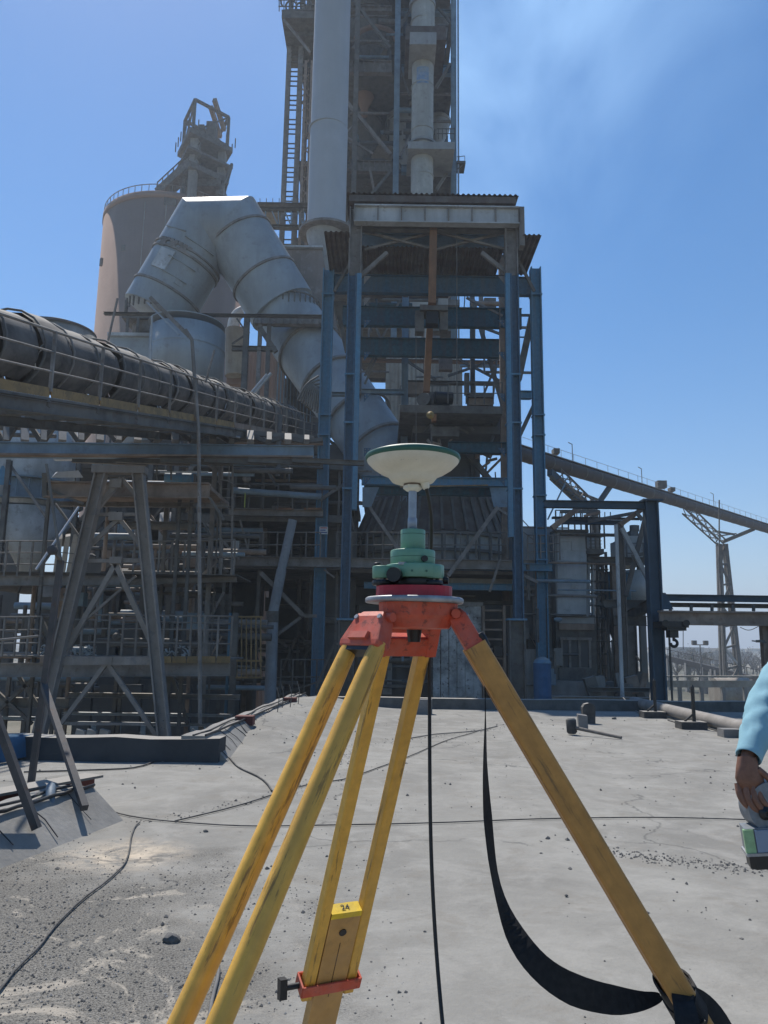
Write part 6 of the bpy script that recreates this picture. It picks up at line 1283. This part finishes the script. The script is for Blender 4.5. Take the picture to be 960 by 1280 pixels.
# ---------------------------------------------------------------- hopper silos at far left
def hopper(px, Y, r, py_top, py_cyl, py_tip, m, lab, bands=(), tip=6, ped=True):
    t = root('hopper', lab, 'hopper', px, Y); cyl(t, px, py_top, py_cyl, Y, r, m, 'shell', 44); cyl(t, px, py_cyl + .05, py_tip, Y, r, m, 'cone', 44, r2=tip)
    for y0, y1 in bands:
        c = P(px, (y0 + y1) / 2, Y); R_ = m_(r, Y); hh = Z(y0, Y) - Z(y1, Y); put('ring_girder', G().lathe(V((c.x, Y, c.z)), [(R_ + .01, -hh / 2), (R_ + .35, -hh / 2), (R_ + .35, -hh / 2 + .06), (R_ + .06, -hh / 2 + .06), (R_ + .06, hh / 2 - .06), (R_ + .35, hh / 2 - .06), (R_ + .35, hh / 2), (R_ + .01, hh / 2)], 44, smooth=False), M_greyblue, t)
        for k in range(26):
            a_ = 2 * math.pi * k / 26; p = V((c.x + math.cos(a_) * (R_ + .2), Y + math.sin(a_) * (R_ + .2), c.z)); put('stiffener', G().bar(p - V((0, 0, hh / 2 - .07)), p + V((0, 0, hh / 2 - .07)), .05, .05), M_greyblue, t)
    return t
hopper(40, 34, 52, 500, 630, 716, M_white, 'large pale grey hopper silo with blue ring girder at the left edge', ((606, 632),), 9)
hopper(-60, 33, 60, 480, 650, 720, M_duct, 'grey hopper silo cut off by the left edge of the picture', ((610, 634),), 9)
hopper(216, 33, 17, 640, 690, 712, M_panel, 'small grey cylinder hopper behind the right leg of the trestle')
hopper(150, 38, 34, 560, 700, 742, M_dark, 'dark steel hopper seen through the trestle')
t = root('blue_support_wedge', 'small blue triangular support plate in front of the left hopper', 'support', 5, 30)
put('wedge', G().hexa([P(-8, 606, 30), P(14, 606, 30), P(14, 606, 30.4), P(-8, 606, 30.4), P(2, 582, 30), P(5, 582, 30), P(5, 582, 30.4), P(2, 582, 30.4)]), M_blue, t)
t = root('cladding_sheets', 'curved stack of tan corrugated sheets standing below the hopper', 'sheets', 80, 27)
for i in range(3):
    x = 66 + i * 8; put('sheet', G().hexa([P(x, 718, 27), P(x + 7.4, 718, 27), P(x + 7.4, 718, 27.2), P(x, 718, 27.2), P(x + 6 + i * 2, 668 + (2 - i) * 3, 27), P(x + 12 + i * 2, 667 + (2 - i) * 3, 27), P(x + 12 + i * 2, 667, 27.2), P(x + 6 + i * 2, 668, 27.2)]), M_beige, t)
for py in (690, 702): link(t, 70, py, 92, py + 2, 26.9, 1, M_dark, 'strap')
plate(t, 64, 735, 92, 775, 27, M_brown, .5, 'sheet_stack'); plate(t, 64, 748, 92, 751, 26.9, M_steel, .5, 'sheet_stack')
# ---------------------------------------------------------------- dusty slab platform and trestle
t = root('dusty_platform', 'long dusty brown beam platform crossing behind the trestle top', 'platform', 160, 23)
a, b = P(60, 612, 23), P(262, 614, 23)
put('edge_beam', G().hb(a, b, .3, m_(20, 23), t=.04), M_brown, t); put('deck_plate', G().box((a.x, 23.2, a.z + .1), (b.x, 26, a.z + .22)), M_brown, t)
put('edge_beam', G().hb(P(75, 630, 24), P(285, 632, 24), .2, m_(6, 23)), M_steel, t); put('end_plate', G().bar(P(57, 622, 23), P(57, 592, 23), .14, .2), M_dark, t)
for (x0, y0, x1, y1) in ((60, 611, 105, 630), (262, 622, 280, 650), (245, 630, 262, 670)): link(t, x0, y0, x1, y1, 22.9, 3, M_dark)
put('white_sheet', G().hexa([P(64, 597, 24), P(104, 597, 24), P(104, 597, 25), P(64, 597, 25), P(72, 590, 24), P(98, 588, 24), P(98, 589, 25), P(70, 590, 25)]), M_white, t)
put('white_sheet', G().bar(P(68, 574.5, 23.6), P(94, 574, 23.6), .2, .05), M_white, t)
for px in (61, 225, 240): vcol(t, px, 622, 24, 4, M_dark)
for px in (196, 214): link(t, px, 575, px, 600, 23.5, 2, M_dark, 'post')
for (x0, x1, y) in ((196, 240, 578), (200, 260, 590)): link(t, x0, y, x1, y, 23.5, 2, M_white, 'rail')
put('round_drum', G().tube(P(207, 598, 24.5), P(240, 599, 24.5), .2, 12), M_blue, t)
YA = 20.0
t = root('steel_trestle', 'tall brown grey A shaped steel trestle standing just beyond the parapet', 'trestle', 125, YA)
M_tr = mat('trestle_paint', (.28, .255, .235), .8, (.19, .165, .145), .6, 1.0, dust=.4, streak=True, rust=(.06, .09, .14), ramt=.3)
for (x0, x1, x2) in ((127, 47, 0), (173, 206, 0)):
    for dy in (0, 2.2):
        put('leg', G().hx(P(x1, 928, YA + dy * 1.5), P(x0, 590, YA + dy), m_(14, YA) if not dy else .2, .28, t=.04), M_tr if not dy else M_dark, t)
        lo, tpp = P(x1, 928, YA + dy * 1.5), P(x0, 590, YA + dy); d_ = (lo - tpp).normalized(); put('leg_stub', G().bar(lo, lo + d_ * ((lo.z - ZG) / -d_.z), .3, .28), M_tr, t)
hbeam(t, 117, 183, 588, YA, 9, M_tr, 'cap_beam', kind='bar', wm=.35); hbeam(t, 117, 183, 594, YA + 2.2, 6, M_dark, 'cap_beam', wm=.3)
for (x0, y0, x1, y1, w) in ((152, 598, 118, 640, 6), (152, 598, 176, 626, 5), (118, 643, 178, 643, 4), (149, 648, 104, 690, 5), (149, 648, 183, 690, 5), (100, 701, 186, 701, 4.5), (145, 705, 80, 818, 6), (145, 705, 193, 812, 6), (134, 828, 76, 905, 5), (134, 828, 196, 920, 5), (70, 826, 200, 826, 10), (84, 905, 200, 905, 3), (84, 920, 205, 920, 3), (90, 790, 170, 720, 3)):
    link(t, x0, y0, x1, y1, YA + .15, w, M_tr if w > 3 else M_steel, 'brace' if y0 != y1 else 'cross_beam')
for (x, y, w, h) in ((144, 604, 16, 10), (144, 645, 18, 10), (144, 700, 16, 8), (133, 826, 14, 10)): plate(t, x - w / 2, y - h / 2, x + w / 2, y + h / 2, YA + .02, M_tr, .1, 'gusset_plate')
# ---------------------------------------------------------------- walkways through the lower left
t = root('upper_walkway', 'steel walkway with railings at mid height through the lower left', 'walkway', 140, 24)
put('edge_beam', G().hb(P(-60, 726, 24), P(150, 726, 24), .2, m_(12, 24)), M_steel, t); put('edge_beam', G().hb(P(150, 728, 24.5), P(296, 724, 24.5), .2, m_(7, 24)), M_steel, t)
put('deck_plate', G().box((X(-60, 24), 24, Z(722, 24)), (X(292, 24), 26.5, Z(721, 24))), M_dark, t)
rail(t, P(-60, 720, 24), P(70, 720, 24), 1.1, 8, M_steel, mids=2); rail(t, P(150, 720, 24.4), P(292, 718, 24.4), 1.1, 9, M_steel)
t = root('lower_walkway', 'walkway with yellow kick plate and railings behind the trestle legs', 'walkway', 150, 22)
put('edge_beam', G().hb(P(-60, 838, 22), P(288, 836, 22), .2, m_(17, 22)), M_steel, t)
for i in range(13): put('kick_plate', G().bar(P(50 + i * 18.4, 824.5, 21.85), P(67 + i * 18.4, 824.5, 21.85), .03, m_(8, 22)), M_ochre if i > 7 else M_brown, t)
put('deck_plate', G().box((X(-60, 22), 22.1, Z(828, 22)), (X(288, 22), 24.2, Z(826, 22))), M_dark, t)
rail(t, P(-60, 822, 22), P(48, 820, 22), 1.1, 7, M_steel, mids=2); rail(t, P(100, 820, 22), P(288, 822, 22), 1.15, 11, M_steel, mids=2); rail(t, P(70, 774, 23.8), P(288, 780, 23.8), .01, 6, M_steel)
put('junk_heap', G().add([], []), M_galv, t) if False else None
random.seed(4); g = G()
for i in range(150):
    x = random.uniform(50, 120) if i < 120 else random.uniform(200, 240); c = P(x, random.uniform(806, 821), 23); u = V([random.uniform(-1, 1) for _ in range(3)]).normalized() * random.uniform(.05, .18); g.bar(c, c + u, random.uniform(.02, .1), .02)
put('scrap_heap', g, mat('pale_scrap', (.5, .5, .48), .6, (.2, .2, .2), .5, 5), t, kind='stuff')
t = root('ground_level_frames', 'dark ground level steel frames and rails behind the parapet at left', 'steel frame', 120, 25)
for (x0, x1, y, h) in ((-60, 80, 712, 0), (-60, 86, 878, 12), (80, 290, 893, 3), (80, 290, 905, 3), (-60, 60, 897, 3), (86, 300, 870, 6)):
    if h: hbeam(t, x0, x1, y, 24.8, h, M_steel if h > 3 else M_galv)
for px in (86, 146, 152, 212, 236, 12, 70): vcol(t, px, 845, 25, 4, M_brown if px in (86, 236) else M_dark)
for i in range(5): plate(t, 88 + i * 31, 856, 115 + i * 31, 925, 27.5, M_darkwall, .2, 'wall_panel')
for (x0, y0, x1, y1) in ((-20, 850, 40, 905), (40, 850, -20, 905), (20, 840, 60, 900), (215, 845, 235, 905)): link(t, x0, y0, x1, y1, 24.6, 4, M_dark)
for px, w in ((98, 8), (112, 11), (128, 7)): cc2 = P(px, 925, 26.5); put('paper_sack', G().hexa([cc2 + V(q) for q in ((-.2, 0, -.3), (.2, 0, -.3), (.2, .3, -.3), (-.2, .3, -.3), (-.12, .05, .35), (.16, .05, .28), (.16, .25, .28), (-.12, .25, .35))]), mat('white_sack', (.6, .6, .58), .8), t)
# left end: support columns of hoppers and dark backing walls
t = root('hopper_support_frame', 'steel columns and floors carrying the hoppers at the left edge', 'steel frame', 60, 30)
for px, Y, w in ((-40, 30, 6), (12, 30, 6), (100, 30, 5), (132, 34, 5), (160, 36, 5), (190, 30, 6), (222, 30, 6), (245, 34, 5), (60, 40, 5), (212, 26, 4)): vcol(t, px, 575, Y, w, M_dark)
for py in (575, 650, 722, 780, 850): hbeam(t, -60, 250, py, 36, 6, M_dark); floor_(t, -60, 285, py, 36.5, 44, M_dark, .3)
for (x0, y0, x1, y1, Y) in ((-60, 655, 30, 900, 45), (34, 735, 230, 900, 44.5), (100, 590, 290, 722, 45), (-60, 850, 300, 900, 33), (150, 742, 290, 850, 34), (95, 745, 150, 850, 37)): plate(t, x0, y0, x1, y1, Y, M_darkwall, .3, 'shade_dark_wall')  # backing walls in the tone that stands for shade
for (x0, y0, x1, y1) in ((12, 580, 60, 650), (100, 650, 160, 580), (190, 650, 245, 580), (190, 720, 245, 650), (245, 720, 190, 650), (222, 850, 280, 740)): link(t, x0, y0, x1, y1, 30.2, 3, M_steel)
# pipes and small equipment spread through the bays, each group hung on its floor
random.seed(21)
def pipework(lab, xr, yr, Yr, n, m_list, seed, size=(.04, .14)):
    t = root('pipework', lab, 'pipes', (xr[0] + xr[1]) / 2, Yr[0]); r_ = random.Random(seed)
    for i in range(n):
        x, y, Y = r_.uniform(*xr), r_.uniform(*yr), r_.uniform(*Yr); s = r_.uniform(*size); p = P(x, y, Y); k = r_.random()
        if k < .42: q = p + V((r_.uniform(.8, 3.4), 0, 0)); put('pipe', G().tube(p, q, s, 8), r_.choice(m_list), t)
        elif k < .75: q = p + V((0, 0, r_.uniform(.8, 3))); put('pipe', G().tube(p, q, s, 8), r_.choice(m_list), t)
        elif k < .88: q = p + V((r_.uniform(-1.5, 1.5), 0, r_.uniform(.6, 1.8))); put('strut', G().bar(p, q, s, s), r_.choice(m_list), t)
        elif k < .95: put('cabinet', G().box(p, p + V((r_.uniform(.3, .9), .4, r_.uniform(.3, .9)))), r_.choice(m_list), t)
        else: put('valve', G().path([p, p + V((.1, 0, 0)), p + V((.2, 0, 0)), p + V((.3, 0, 0))], [.06, s * 2, s * 2, .06], 10), r_.choice(m_list), t)
ml = [M_dark, M_steel, M_brown, M_dark, M_greyblue, M_darkwall]
pipework('dense thin pipes and struts between the trestle legs', (90, 190), (650, 810), (25, 33), 70, ml, 1)
pipework('pipes and cabinets below the walkway right of the trestle', (200, 250), (640, 860), (26, 32), 60, ml, 2)
pipework('pipes and brackets along the left edge below the hoppers', (-30, 90), (720, 880), (26, 33), 50, ml, 3)
pipework('dark pipes inside the building left of the blue frame', (300, 400), (585, 870), (32, 40), 70, [M_dark, M_steel, M_dark], 4)
pipework('pipes and boxes on the dark hall wall behind the tripod', (450, 535), (740, 860), (31.5, 32.5), 34, ml, 5, (.03, .08))
pipework('pipes and brackets under the long platform girders', (110, 370), (575, 612), (28, 33), 36, ml, 6)
pipework('pipework between the blue frame and the ribbed wall', (440, 640), (370, 480), (38, 44), 40, [M_dark, M_steel, M_teal, M_brown], 7)
pipework('pipes on the platforms of the tall tower', (436, 530), (20, 238), (64, 70), 46, [M_dark, M_steel, M_darkwall, M_greyblue], 8, (.08, .3))
pipework('cables and conduits beside the grey clad building', (645, 700), (640, 870), (30, 31), 26, ml, 9, (.03, .07))
# ochre barred gate
t = root('barred_gate', 'ochre barred steel gate panel at the foot of the dark building', 'gate', 308, 25.5)
for i in range(6): link(t, 296 + i * 6, 772, 296 + i * 6, 846, 25.5, 1.5, M_ochre, 'bar')
for y in (771, 826, 847): link(t, 294, y, 328, y, 25.5, 2, M_ochre, 'rail')
vcol(t, 295, 766, 25.4, 7, M_dark); vcol(t, 288, 766, 25.6, 3, M_blue); 
# ---------------------------------------------------------------- right hand side: clad building
YC = 31.0
M_clad = mat('pale_flat_cladding', (.46, .48, .49), .6, (.32, .33, .335), .7, .5, streak=True, rust=(.14, .13, .12), ramt=.3, var=.12)
t = root('grey_clad_building', 'tall grey sheet clad tower building right of the blue columns', 'building', 715, YC)
def cbox(x0, y0, x1, y1, Y, D, m, nm): a, b = P(x0, y1, Y), P(x1, y0, Y); put(nm, G().box((a.x, Y + .06, a.z), (b.x, Y + D, b.z)), m, t)
cbox(696, 665, 733, 770, YC, 4, M_panel, 'upper_block'); cbox(653, 658, 696, 760, YC + .8, 4, M_panel, 'side_block'); cbox(697, 769, 744, 870, YC + .3, 4, M_dark, 'lower_block'); cbox(732, 666, 745, 685, YC + 1, 2, M_panel, 'corner_box'); cbox(653, 760, 697, 900, YC + 1, 4, M_panel, 'side_block')
r = 0
for j in range(9):
    for i in range(2): 
        a, b = P(697 + i * 18, 676.7 + j * 11.6, YC), P(714.7 + i * 18, 665.3 + j * 11.6, YC); y_ = YC + .012 * ((i * 5 + j * 3) % 4); put('cladding_sheet', G().box((a.x, y_, a.z), (b.x, y_ + .04, b.z)), M_clad, t)
for j in range(5): plate(t, 699, 772 + j * 8 if j < 1 else 772 + j * 8, 743, 779 + j * 8, YC + .2, M_brown if j % 2 else M_panel, .06, 'cladding_sheet') if j < 2 else None
plate(t, 702, 800, 738, 845, YC + .15, M_darkwall, .06, 'door_opening')
for px in (702, 712, 724, 737): plate(t, px, 799, px + 1.6, 846, YC + .05, M_steel, .1, 'door_frame')
plate(t, 700, 797, 740, 800, YC, M_steel, .15, 'door_head'); plate(t, 690, 852, 752, 872, YC - .8, M_concg, .6, 'low_wall'); plate(t, 694, 662, 736, 665, YC - .1, M_dark, 4, 'roof_edge')
for i in range(8): link(t, 736, 668 + i * 4, 752, 668 + i * 4, YC + .5, .7, M_dark, 'rail')
plate(t, 733, 686, 755, 692, YC, M_dark, 1.5, 'balcony'); rail(t, P(733, 686, YC), P(756, 686, YC), 1.0, 4, M_dark); rail(t, P(695, 662, YC), P(750, 662, YC), .8, 7, M_dark)
plate(t, 699, 835, 740, 850, YC - .2, M_dark, .4, 'machine'); plate(t, 693, 810, 703, 832, YC - .3, M_concg, .2, 'peeling_panel')
rail(t, P(660, 700, YC - .5), P(700, 700, YC - .5), 1.0, 5, M_steel, mids=2); 
t0_ = root('dark_fill_panel', 'dark panel added to fill bright gaps behind the far end of the railed conveyor walkway', 'wall', 345, 37); plate(t0_, 286, 528, 404, 566, 37, M_darkwall, .3, 'cladding'); vcol(t0_, 300, 566, 37.2, 5, M_dark); vcol(t0_, 390, 566, 37.2, 5, M_dark)  # dark panel added to shut out bright gaps
t = root('lattice_stair', 'narrow pale lattice stair tower right of the clad building', 'stair tower', 740, 33)
lattice(t, P(739, 868, 33), P(738, 700, 33), m_(5, 33), 16, M_panel, .08, sub=.05); lattice(t, P(751, 868, 33.5), P(750, 700, 33.5), m_(6, 33), 16, M_steel, .09, sub=.05)
hbeam(t, 732, 812, 702, 33, 8, M_dark); vcol(t, 768, 700, 33, 10, M_brown, kind='hx'); vcol(t, 787, 760, 33.6, 12, M_steel, kind='hx'); vcol(t, 757, 690, 33.2, 3, M_dark)
for i in range(10): hbeam(t, 736, 760, 712 + i * 15, 33, 1.5, M_dark, 'stair_tread')
# portal of the workshop crane
YQ = 27.0
t = root('crane_portal', 'dark blue steel portal frame with cross braces at right', 'steel frame', 800, YQ)
tp = P(813, 632, YQ); w_ = m_(15, YQ); put('column', G().hx(V((tp.x + .0, YQ, ZG)), V((tp.x, YQ, tp.z + .15)), w_ * 1.05, w_, t=.05), mat('navy_blue_paint', (.05, .085, .12), .65, (.06, .08, .1), .6, 1.2, streak=True, dust=.5), t)
MN = MATS['navy_blue_paint']; cap = P(813, 628, YQ)
put('cap_plate', G().box((cap.x - .35, YQ - .3, cap.z + .02), (cap.x + .35, YQ + .3, cap.z + .08)), MN, t)
hbeam(t, 680, 806, 631, YQ, 9, MN); hbeam(t, 700, 780, 653, YQ + 3, 5, MN); 
ta, tb2 = P(774, 655, YQ + 1.5), P(774, 862, YQ + 1.5); put('column', G().hx(V((ta.x, ta.y, ZG)), ta, m_(9, YQ), .3, t=.04), M_steel, t)
put('white_pipe', G().path([P(770, 656, YQ), P(774, 760, YQ), P(778, 872, YQ)], .07, 8), M_white, t)
for (x0, y0, x1, y1, Y, w, mm) in ((775, 656, 806, 634, YQ + .6, 6, M_brown), (777, 660, 812, 728, YQ + 1, 5, M_white), (806, 650, 782, 745, YQ + 1.2, 5, M_dark), (690, 660, 730, 630, YQ + 1, 7, M_brown), (735, 652, 800, 640, YQ + 2, 4, M_dark), (795, 640, 803, 650, YQ, 4, M_dark), (750, 640, 700, 640, YQ + 3, 3, M_dark), (730, 645, 750, 640, YQ + 1, 3, M_brown), (790, 696, 812, 690, YQ + 1, 4, M_dark)): link(t, x0, y0, x1, y1, Y, w, mm)
hbeam(t, 735, 806, 700, YQ + 2, 7, M_dark); hbeam(t, 690, 800, 648, YQ + 3.5, 2, M_dark); hbeam(t, 755, 806, 755, YQ + 2.5, 10, M_dark)
for px in range(700, 770, 7): link(t, px, 640, px, 652, YQ + 3.4, 1, M_dark, 'post')
t = root('dark_water_tank', 'dark cylindrical tank with conical base behind the portal frame', 'tank', 768, 36)
cyl(t, 769, 716, 757, 36, 19, M_teal, 'shell', 36); ring_(t, 769, 717, 36, 20, 2, M_teal, 'rim'); cyl(t, 769, 757.1, 800, 36, 19, M_dark, 'cone', 36, r2=4)
for px in (756, 782): vcol(t, px, 757, 36, 4, M_brown)
t = root('grey_water_tank', 'lighter grey cylindrical tank right behind the dark tank', 'tank', 790, 39)
cyl(t, 793, 712, 752, 39, 15, M_panel, 'shell', 32)
for px in (783, 803): vcol(t, px, 750, 39, 5, M_concg)
t = root('dust_filter', 'small square dust filter with dark stack near the portal top', 'filter', 796, 38)
plate(t, 786, 670, 809, 704, 38, M_panel, 3, 'casing'); plate(t, 789, 663, 798, 670, 38.4, M_dark, 1, 'fan_box'); put('stack', G().tube(P(793, 664, 38.6), P(793, 657, 38.6), .25, 10), M_dark, t)
rail(t, P(784, 704, 37.8), P(812, 704, 37.8), 1.0, 4, M_dark); vcol(t, 798, 704, 38.5, 4, M_dark)
# crane girders and hook
t = root('crane_bridge', 'horizontal blue and tan crane runway girders leading right from the portal', 'crane runway', 890, YQ)
hbeam(t, 824, 985, 748, YQ + .6, 8, MN, 'runway_girder'); hbeam(t, 826, 985, 757, YQ + 1.2, 5, M_dark, 'runway_girder')
put('bridge_girder', G().hb(P(824, 772, YQ - .6), P(990, 774, YQ - .6), .34, m_(17, YQ), t=.06), M_brown, t)
for px in range(838, 985, 26): link(t, px, 756, px, 764, YQ + .3, 3, M_dark, 'spacer')
put('end_carriage', G().hexa([P(824, 762, YQ), P(842, 762, YQ), P(842, 762, YQ + .6), P(824, 762, YQ + .6), P(824, 741, YQ), P(832, 741, YQ), P(832, 741, YQ + .6), P(824, 741, YQ + .6)]), MN, t)
put('runway_girder', G().hb(P(776, 775, YQ + 7), P(820, 752, YQ), .2, .4), M_dark, t); hbeam(t, 768, 808, 776, YQ + 2, 12, M_dark, 'tie_beam')
vcol(t, 955, 780, YQ - .4, 9, M_brown, kind='hx'); plate(t, 950, 800, 956, 803, YQ - .8, M_dark, .3, 'bracket'); link(t, 940, 801, 958, 803, YQ - .8, 1.5, M_dark, 'bracket'); link(t, 802, 760, 806, 870, YQ + 4, 7, M_concg, 'rear_post')
t = thing('crane_hook', 'black crane hook block hanging from the tan girder beside the blue column', 'hook', P(843, 785, YQ - .8))
plate(t, 828, 777, 861, 784, YQ - 1.1, M_black, .9, 'trolley_frame'); plate(t, 834, 784, 858, 788, YQ - 1.0, M_black, .5, 'trolley_frame')
for px in (832, 858): put('trolley_wheel', G().tube(P(px, 779, YQ - 1.2), P(px, 779, YQ - 1.0), m_(4, YQ), 14), M_black, t)
plate(t, 838, 788, 848, 797, YQ - .9, M_black, .4, 'hook_block'); c = P(842.5, 804, YQ - .8); R_ = m_(4, YQ)
put('hook', G().path([c + V((0, 0, R_ * 1.9))] + [c + V((math.sin(a_) * R_, 0, math.cos(a_) * R_)) for a_ in [math.radians(x_) for x_ in range(0, 300, 25)]], [.05] + [.055] * 10 + [.05, .03][:2] if False else .05, 8, ref=V((0, 1, 0))), M_black, t)
put('pendant_cable', G().tube(P(854, 788, YQ - .7), P(854, 812, YQ - .7), .012, 5), M_black, t)
put('wire', G().path(smooth([P(925, 784, YQ - .6), P(936, 789, YQ - .6), P(948, 783, YQ - .6)]), .012, 5), M_black, t)
t = root('yard_poles', 'thin rusty poles and rails standing in the yard beside the blue column', 'poles', 838, 30)
for px, y0 in ((836, 785), (758, 762), (765, 800), (744, 780), (750, 810)): vcol(t, px, y0, 32 if px < 800 else 29, 2, M_dark, kind='bar', name='pole')
link(t, 758, 762, 767, 862, 32, 2, M_dark, 'pole'); link(t, 795, 820, 803, 830, 32, 2, M_brown, 'pole')
for y in (802, 818, 835): link(t, 738, y, 770, y, 33, 1.5, M_dark, 'rail')
t = root('yard_machinery', 'row of dusty dark machinery at the foot of the portal beyond the parapet', 'machinery', 770, 28)
random.seed(77)
for i in range(26):
    x = random.uniform(742, 806); y = random.uniform(848, 872); p = P(x, y, 28 + random.random()); w = random.uniform(.15, .5)
    put('machine_block', G().bar(p - V((0, 0, .3)), p + V((random.uniform(-.2, .2), 0, random.uniform(.1, .5))), w, w * .7), random.choice([M_dark, M_brown, M_steel, M_concg]), t)
hbeam(t, 738, 812, 862, 27.6, 5, M_dark); hbeam(t, 690, 812, 874, 26.5, 6, M_concg)
# ---------------------------------------------------------------- inclined gallery over the right side
YG0, YG1 = 70.0, 150.0
t = root('inclined_gallery', 'long dark tubular conveyor gallery sloping down to the right against the sky', 'conveyor', 800, 100)
ga, gb = P(600, 552, YG0 - 6), P(1080, 698, YG1 + 25)
def gal(px): # point on the axis at a photo column
    lo, hi = 0.0, 1.0
    for _ in range(40):
        k = (lo + hi) / 2; p = ga.lerp(gb, k) - CAM; x = p.dot(RT) / p.dot(FW) * F + 480
        if x < px: lo = k
        else: hi = k
    return ga.lerp(gb, k)
ra = PL(8.5, 76)
put('tube_shell', G().tube(ga, gb, ra, 20), mat('gallery_sheet', (.06, .052, .048), .7, (.085, .07, .062), .6, .5, dust=.3), t)
d_ = (gb - ga).normalized(); Lg = (gb - ga).length
for i in range(46): p = ga + d_ * (Lg * (i + .5) / 46); put('hoop', G().path([p - d_ * .08, p + d_ * .08], ra + .025, 20, ref=V((0, 0, 1))), M_dark, t)
sdv = d_.cross(V((0, 0, 1))).normalized()
put('rail', G().tube(ga + V((0, 0, ra + 1)), gb + V((0, 0, ra + 1)), .025, 5), M_galv, t)
put('walkway_plate', G().bar(ga + V((0, 0, ra + .05)), gb + V((0, 0, ra + .05)), .9, .08), M_steel, t)
for i in range(60): p = ga + d_ * (Lg * (i + .5) / 60) + V((0, 0, ra)); put('post', G().bar(p, p + V((0, 0, 1)), .035, .035), M_steel, t)
for px in (716, 803, 893): p = gal(px) + V((0, 0, ra)); put('lamp_post', G().path([p, p + V((0, 0, 2.0)), p + V((-.4, 0, 2.2))], .045, 5), M_steel, t)
for px, w in ((695, .6), (827, 1.1), (840, .6)): p = gal(px) + V((0, 0, ra + .4)); put('roof_box', G().box(p + V((-w / 2, -.5, 0)), p + V((w / 2, .5, w * .8))), M_dark, t)
# first support: tied to the portal corner
t = root('near_gallery_support', 'slanted lattice leg and strut meeting at a point under the upper gallery', 'support', 735, 84)
pj = P(742, 638, 84)
lattice(t, pj, P(694, 592, gal(694).y), 1.0, 10, M_dark, .16, sub=.09); put('strut', G().bar(P(737, 636, 84), P(687, 590, gal(687).y), .5, .7), MN, t)
put('strut', G().bar(pj, P(764, 606, gal(764).y), .45, .45), MN, t); put('tie', G().bar(pj + V((0, 0, .3)), P(714, 610, 82), .25, .25), M_dark, t); put('tie', G().bar(pj + V((2, 0, .6)), P(714, 612, 82), .25, .25), M_dark, t)
put('leg', G().bar(V((pj.x, pj.y, ZG)), pj, .8, .8), M_dark, t)
# second support: trestle tower
YW = 120.0
t = root('gallery_trestle', 'tall slim lattice trestle tower with V shaped head under the right part of the gallery', 'trestle', 905, YW)
hx_, hy_ = 902, 678; hp = P(hx_, hy_, YW)
lattice(t, hp, P(858, 637, gal(858).y), 1.0, 9, M_dark, .16, sub=.09); put('strut', G().bar(hp, P(943, 661, gal(943).y), .5, .5), M_dark, t); put('tie', G().bar(hp + V((-.5, 0, 1)), P(920, 667, YW + 4), .2, .2), M_dark, t); put('tie', G().bar(P(893, 664, YW), P(918, 668, YW), .3, .3), M_dark, t)
bl, br_ = P(907, 864, YW), P(927, 858, YW); tl, tr_ = P(899.5, 680, YW), P(907, 680, YW)
for dy in (0, 3):
    for a_, b_ in ((tl, bl), (tr_, br_)):
        d2 = (b_ - a_).normalized(); e_ = a_ + d2 * ((a_.z - ZG) / -d2.z); put('leg', G().bar(a_ + V((0, dy * .2, 0)), e_ + V((0, dy * .4, 0)), .55, .5), M_dark, t)
for i in range(7):
    k0, k1 = i / 7, (i + 1) / 7
    put('crossbar', G().bar(tl.lerp(bl, k1), tr_.lerp(br_, k1), .3, .3), M_dark, t); a_, b_ = (tl.lerp(bl, k0), tr_.lerp(br_, k1)) if i % 2 else (tr_.lerp(br_, k0), tl.lerp(bl, k1)); put('brace', G().bar(a_, b_, .28, .28), M_dark if i != 5 else M_white, t)
t = root('pylon_mast', 'thin lighting mast standing between the crane and the gallery trestle', 'mast', 900, 90)
put('pole', G().bar(P(899, 700, 90) * 1.0, P(899, 625, 90), .12, .12), M_dark, t); put('pole', G().bar(V((X(899, 90, 700), 90, ZG)), P(899, 700, 90), .16, .16), M_dark, t)
# ================================================================== haze
g = G().box((-9500, -320, ZG - 1.0), (9500, 9200, 145.0)); hm_ = bpy.data.materials.new('haze_air'); hm_.use_nodes = True; ht = hm_.node_tree; ht.nodes.clear()
ho = N(ht, 'ShaderNodeOutputMaterial'); hv = N(ht, 'ShaderNodeVolumePrincipled'); hv.inputs['Density'].default_value = .0009; hv.inputs['Color'].default_value = (.80, .9, 1.0, 1); hv.inputs['Anisotropy'].default_value = .2
ht.links.new(hv.outputs[0], ho.inputs['Volume'])
hz = put('haze', g, hm_, kind='stuff', loc=V((0, 0, 0)))
for o in bpy.data.objects:
    if '_b' in o: del o['_b']
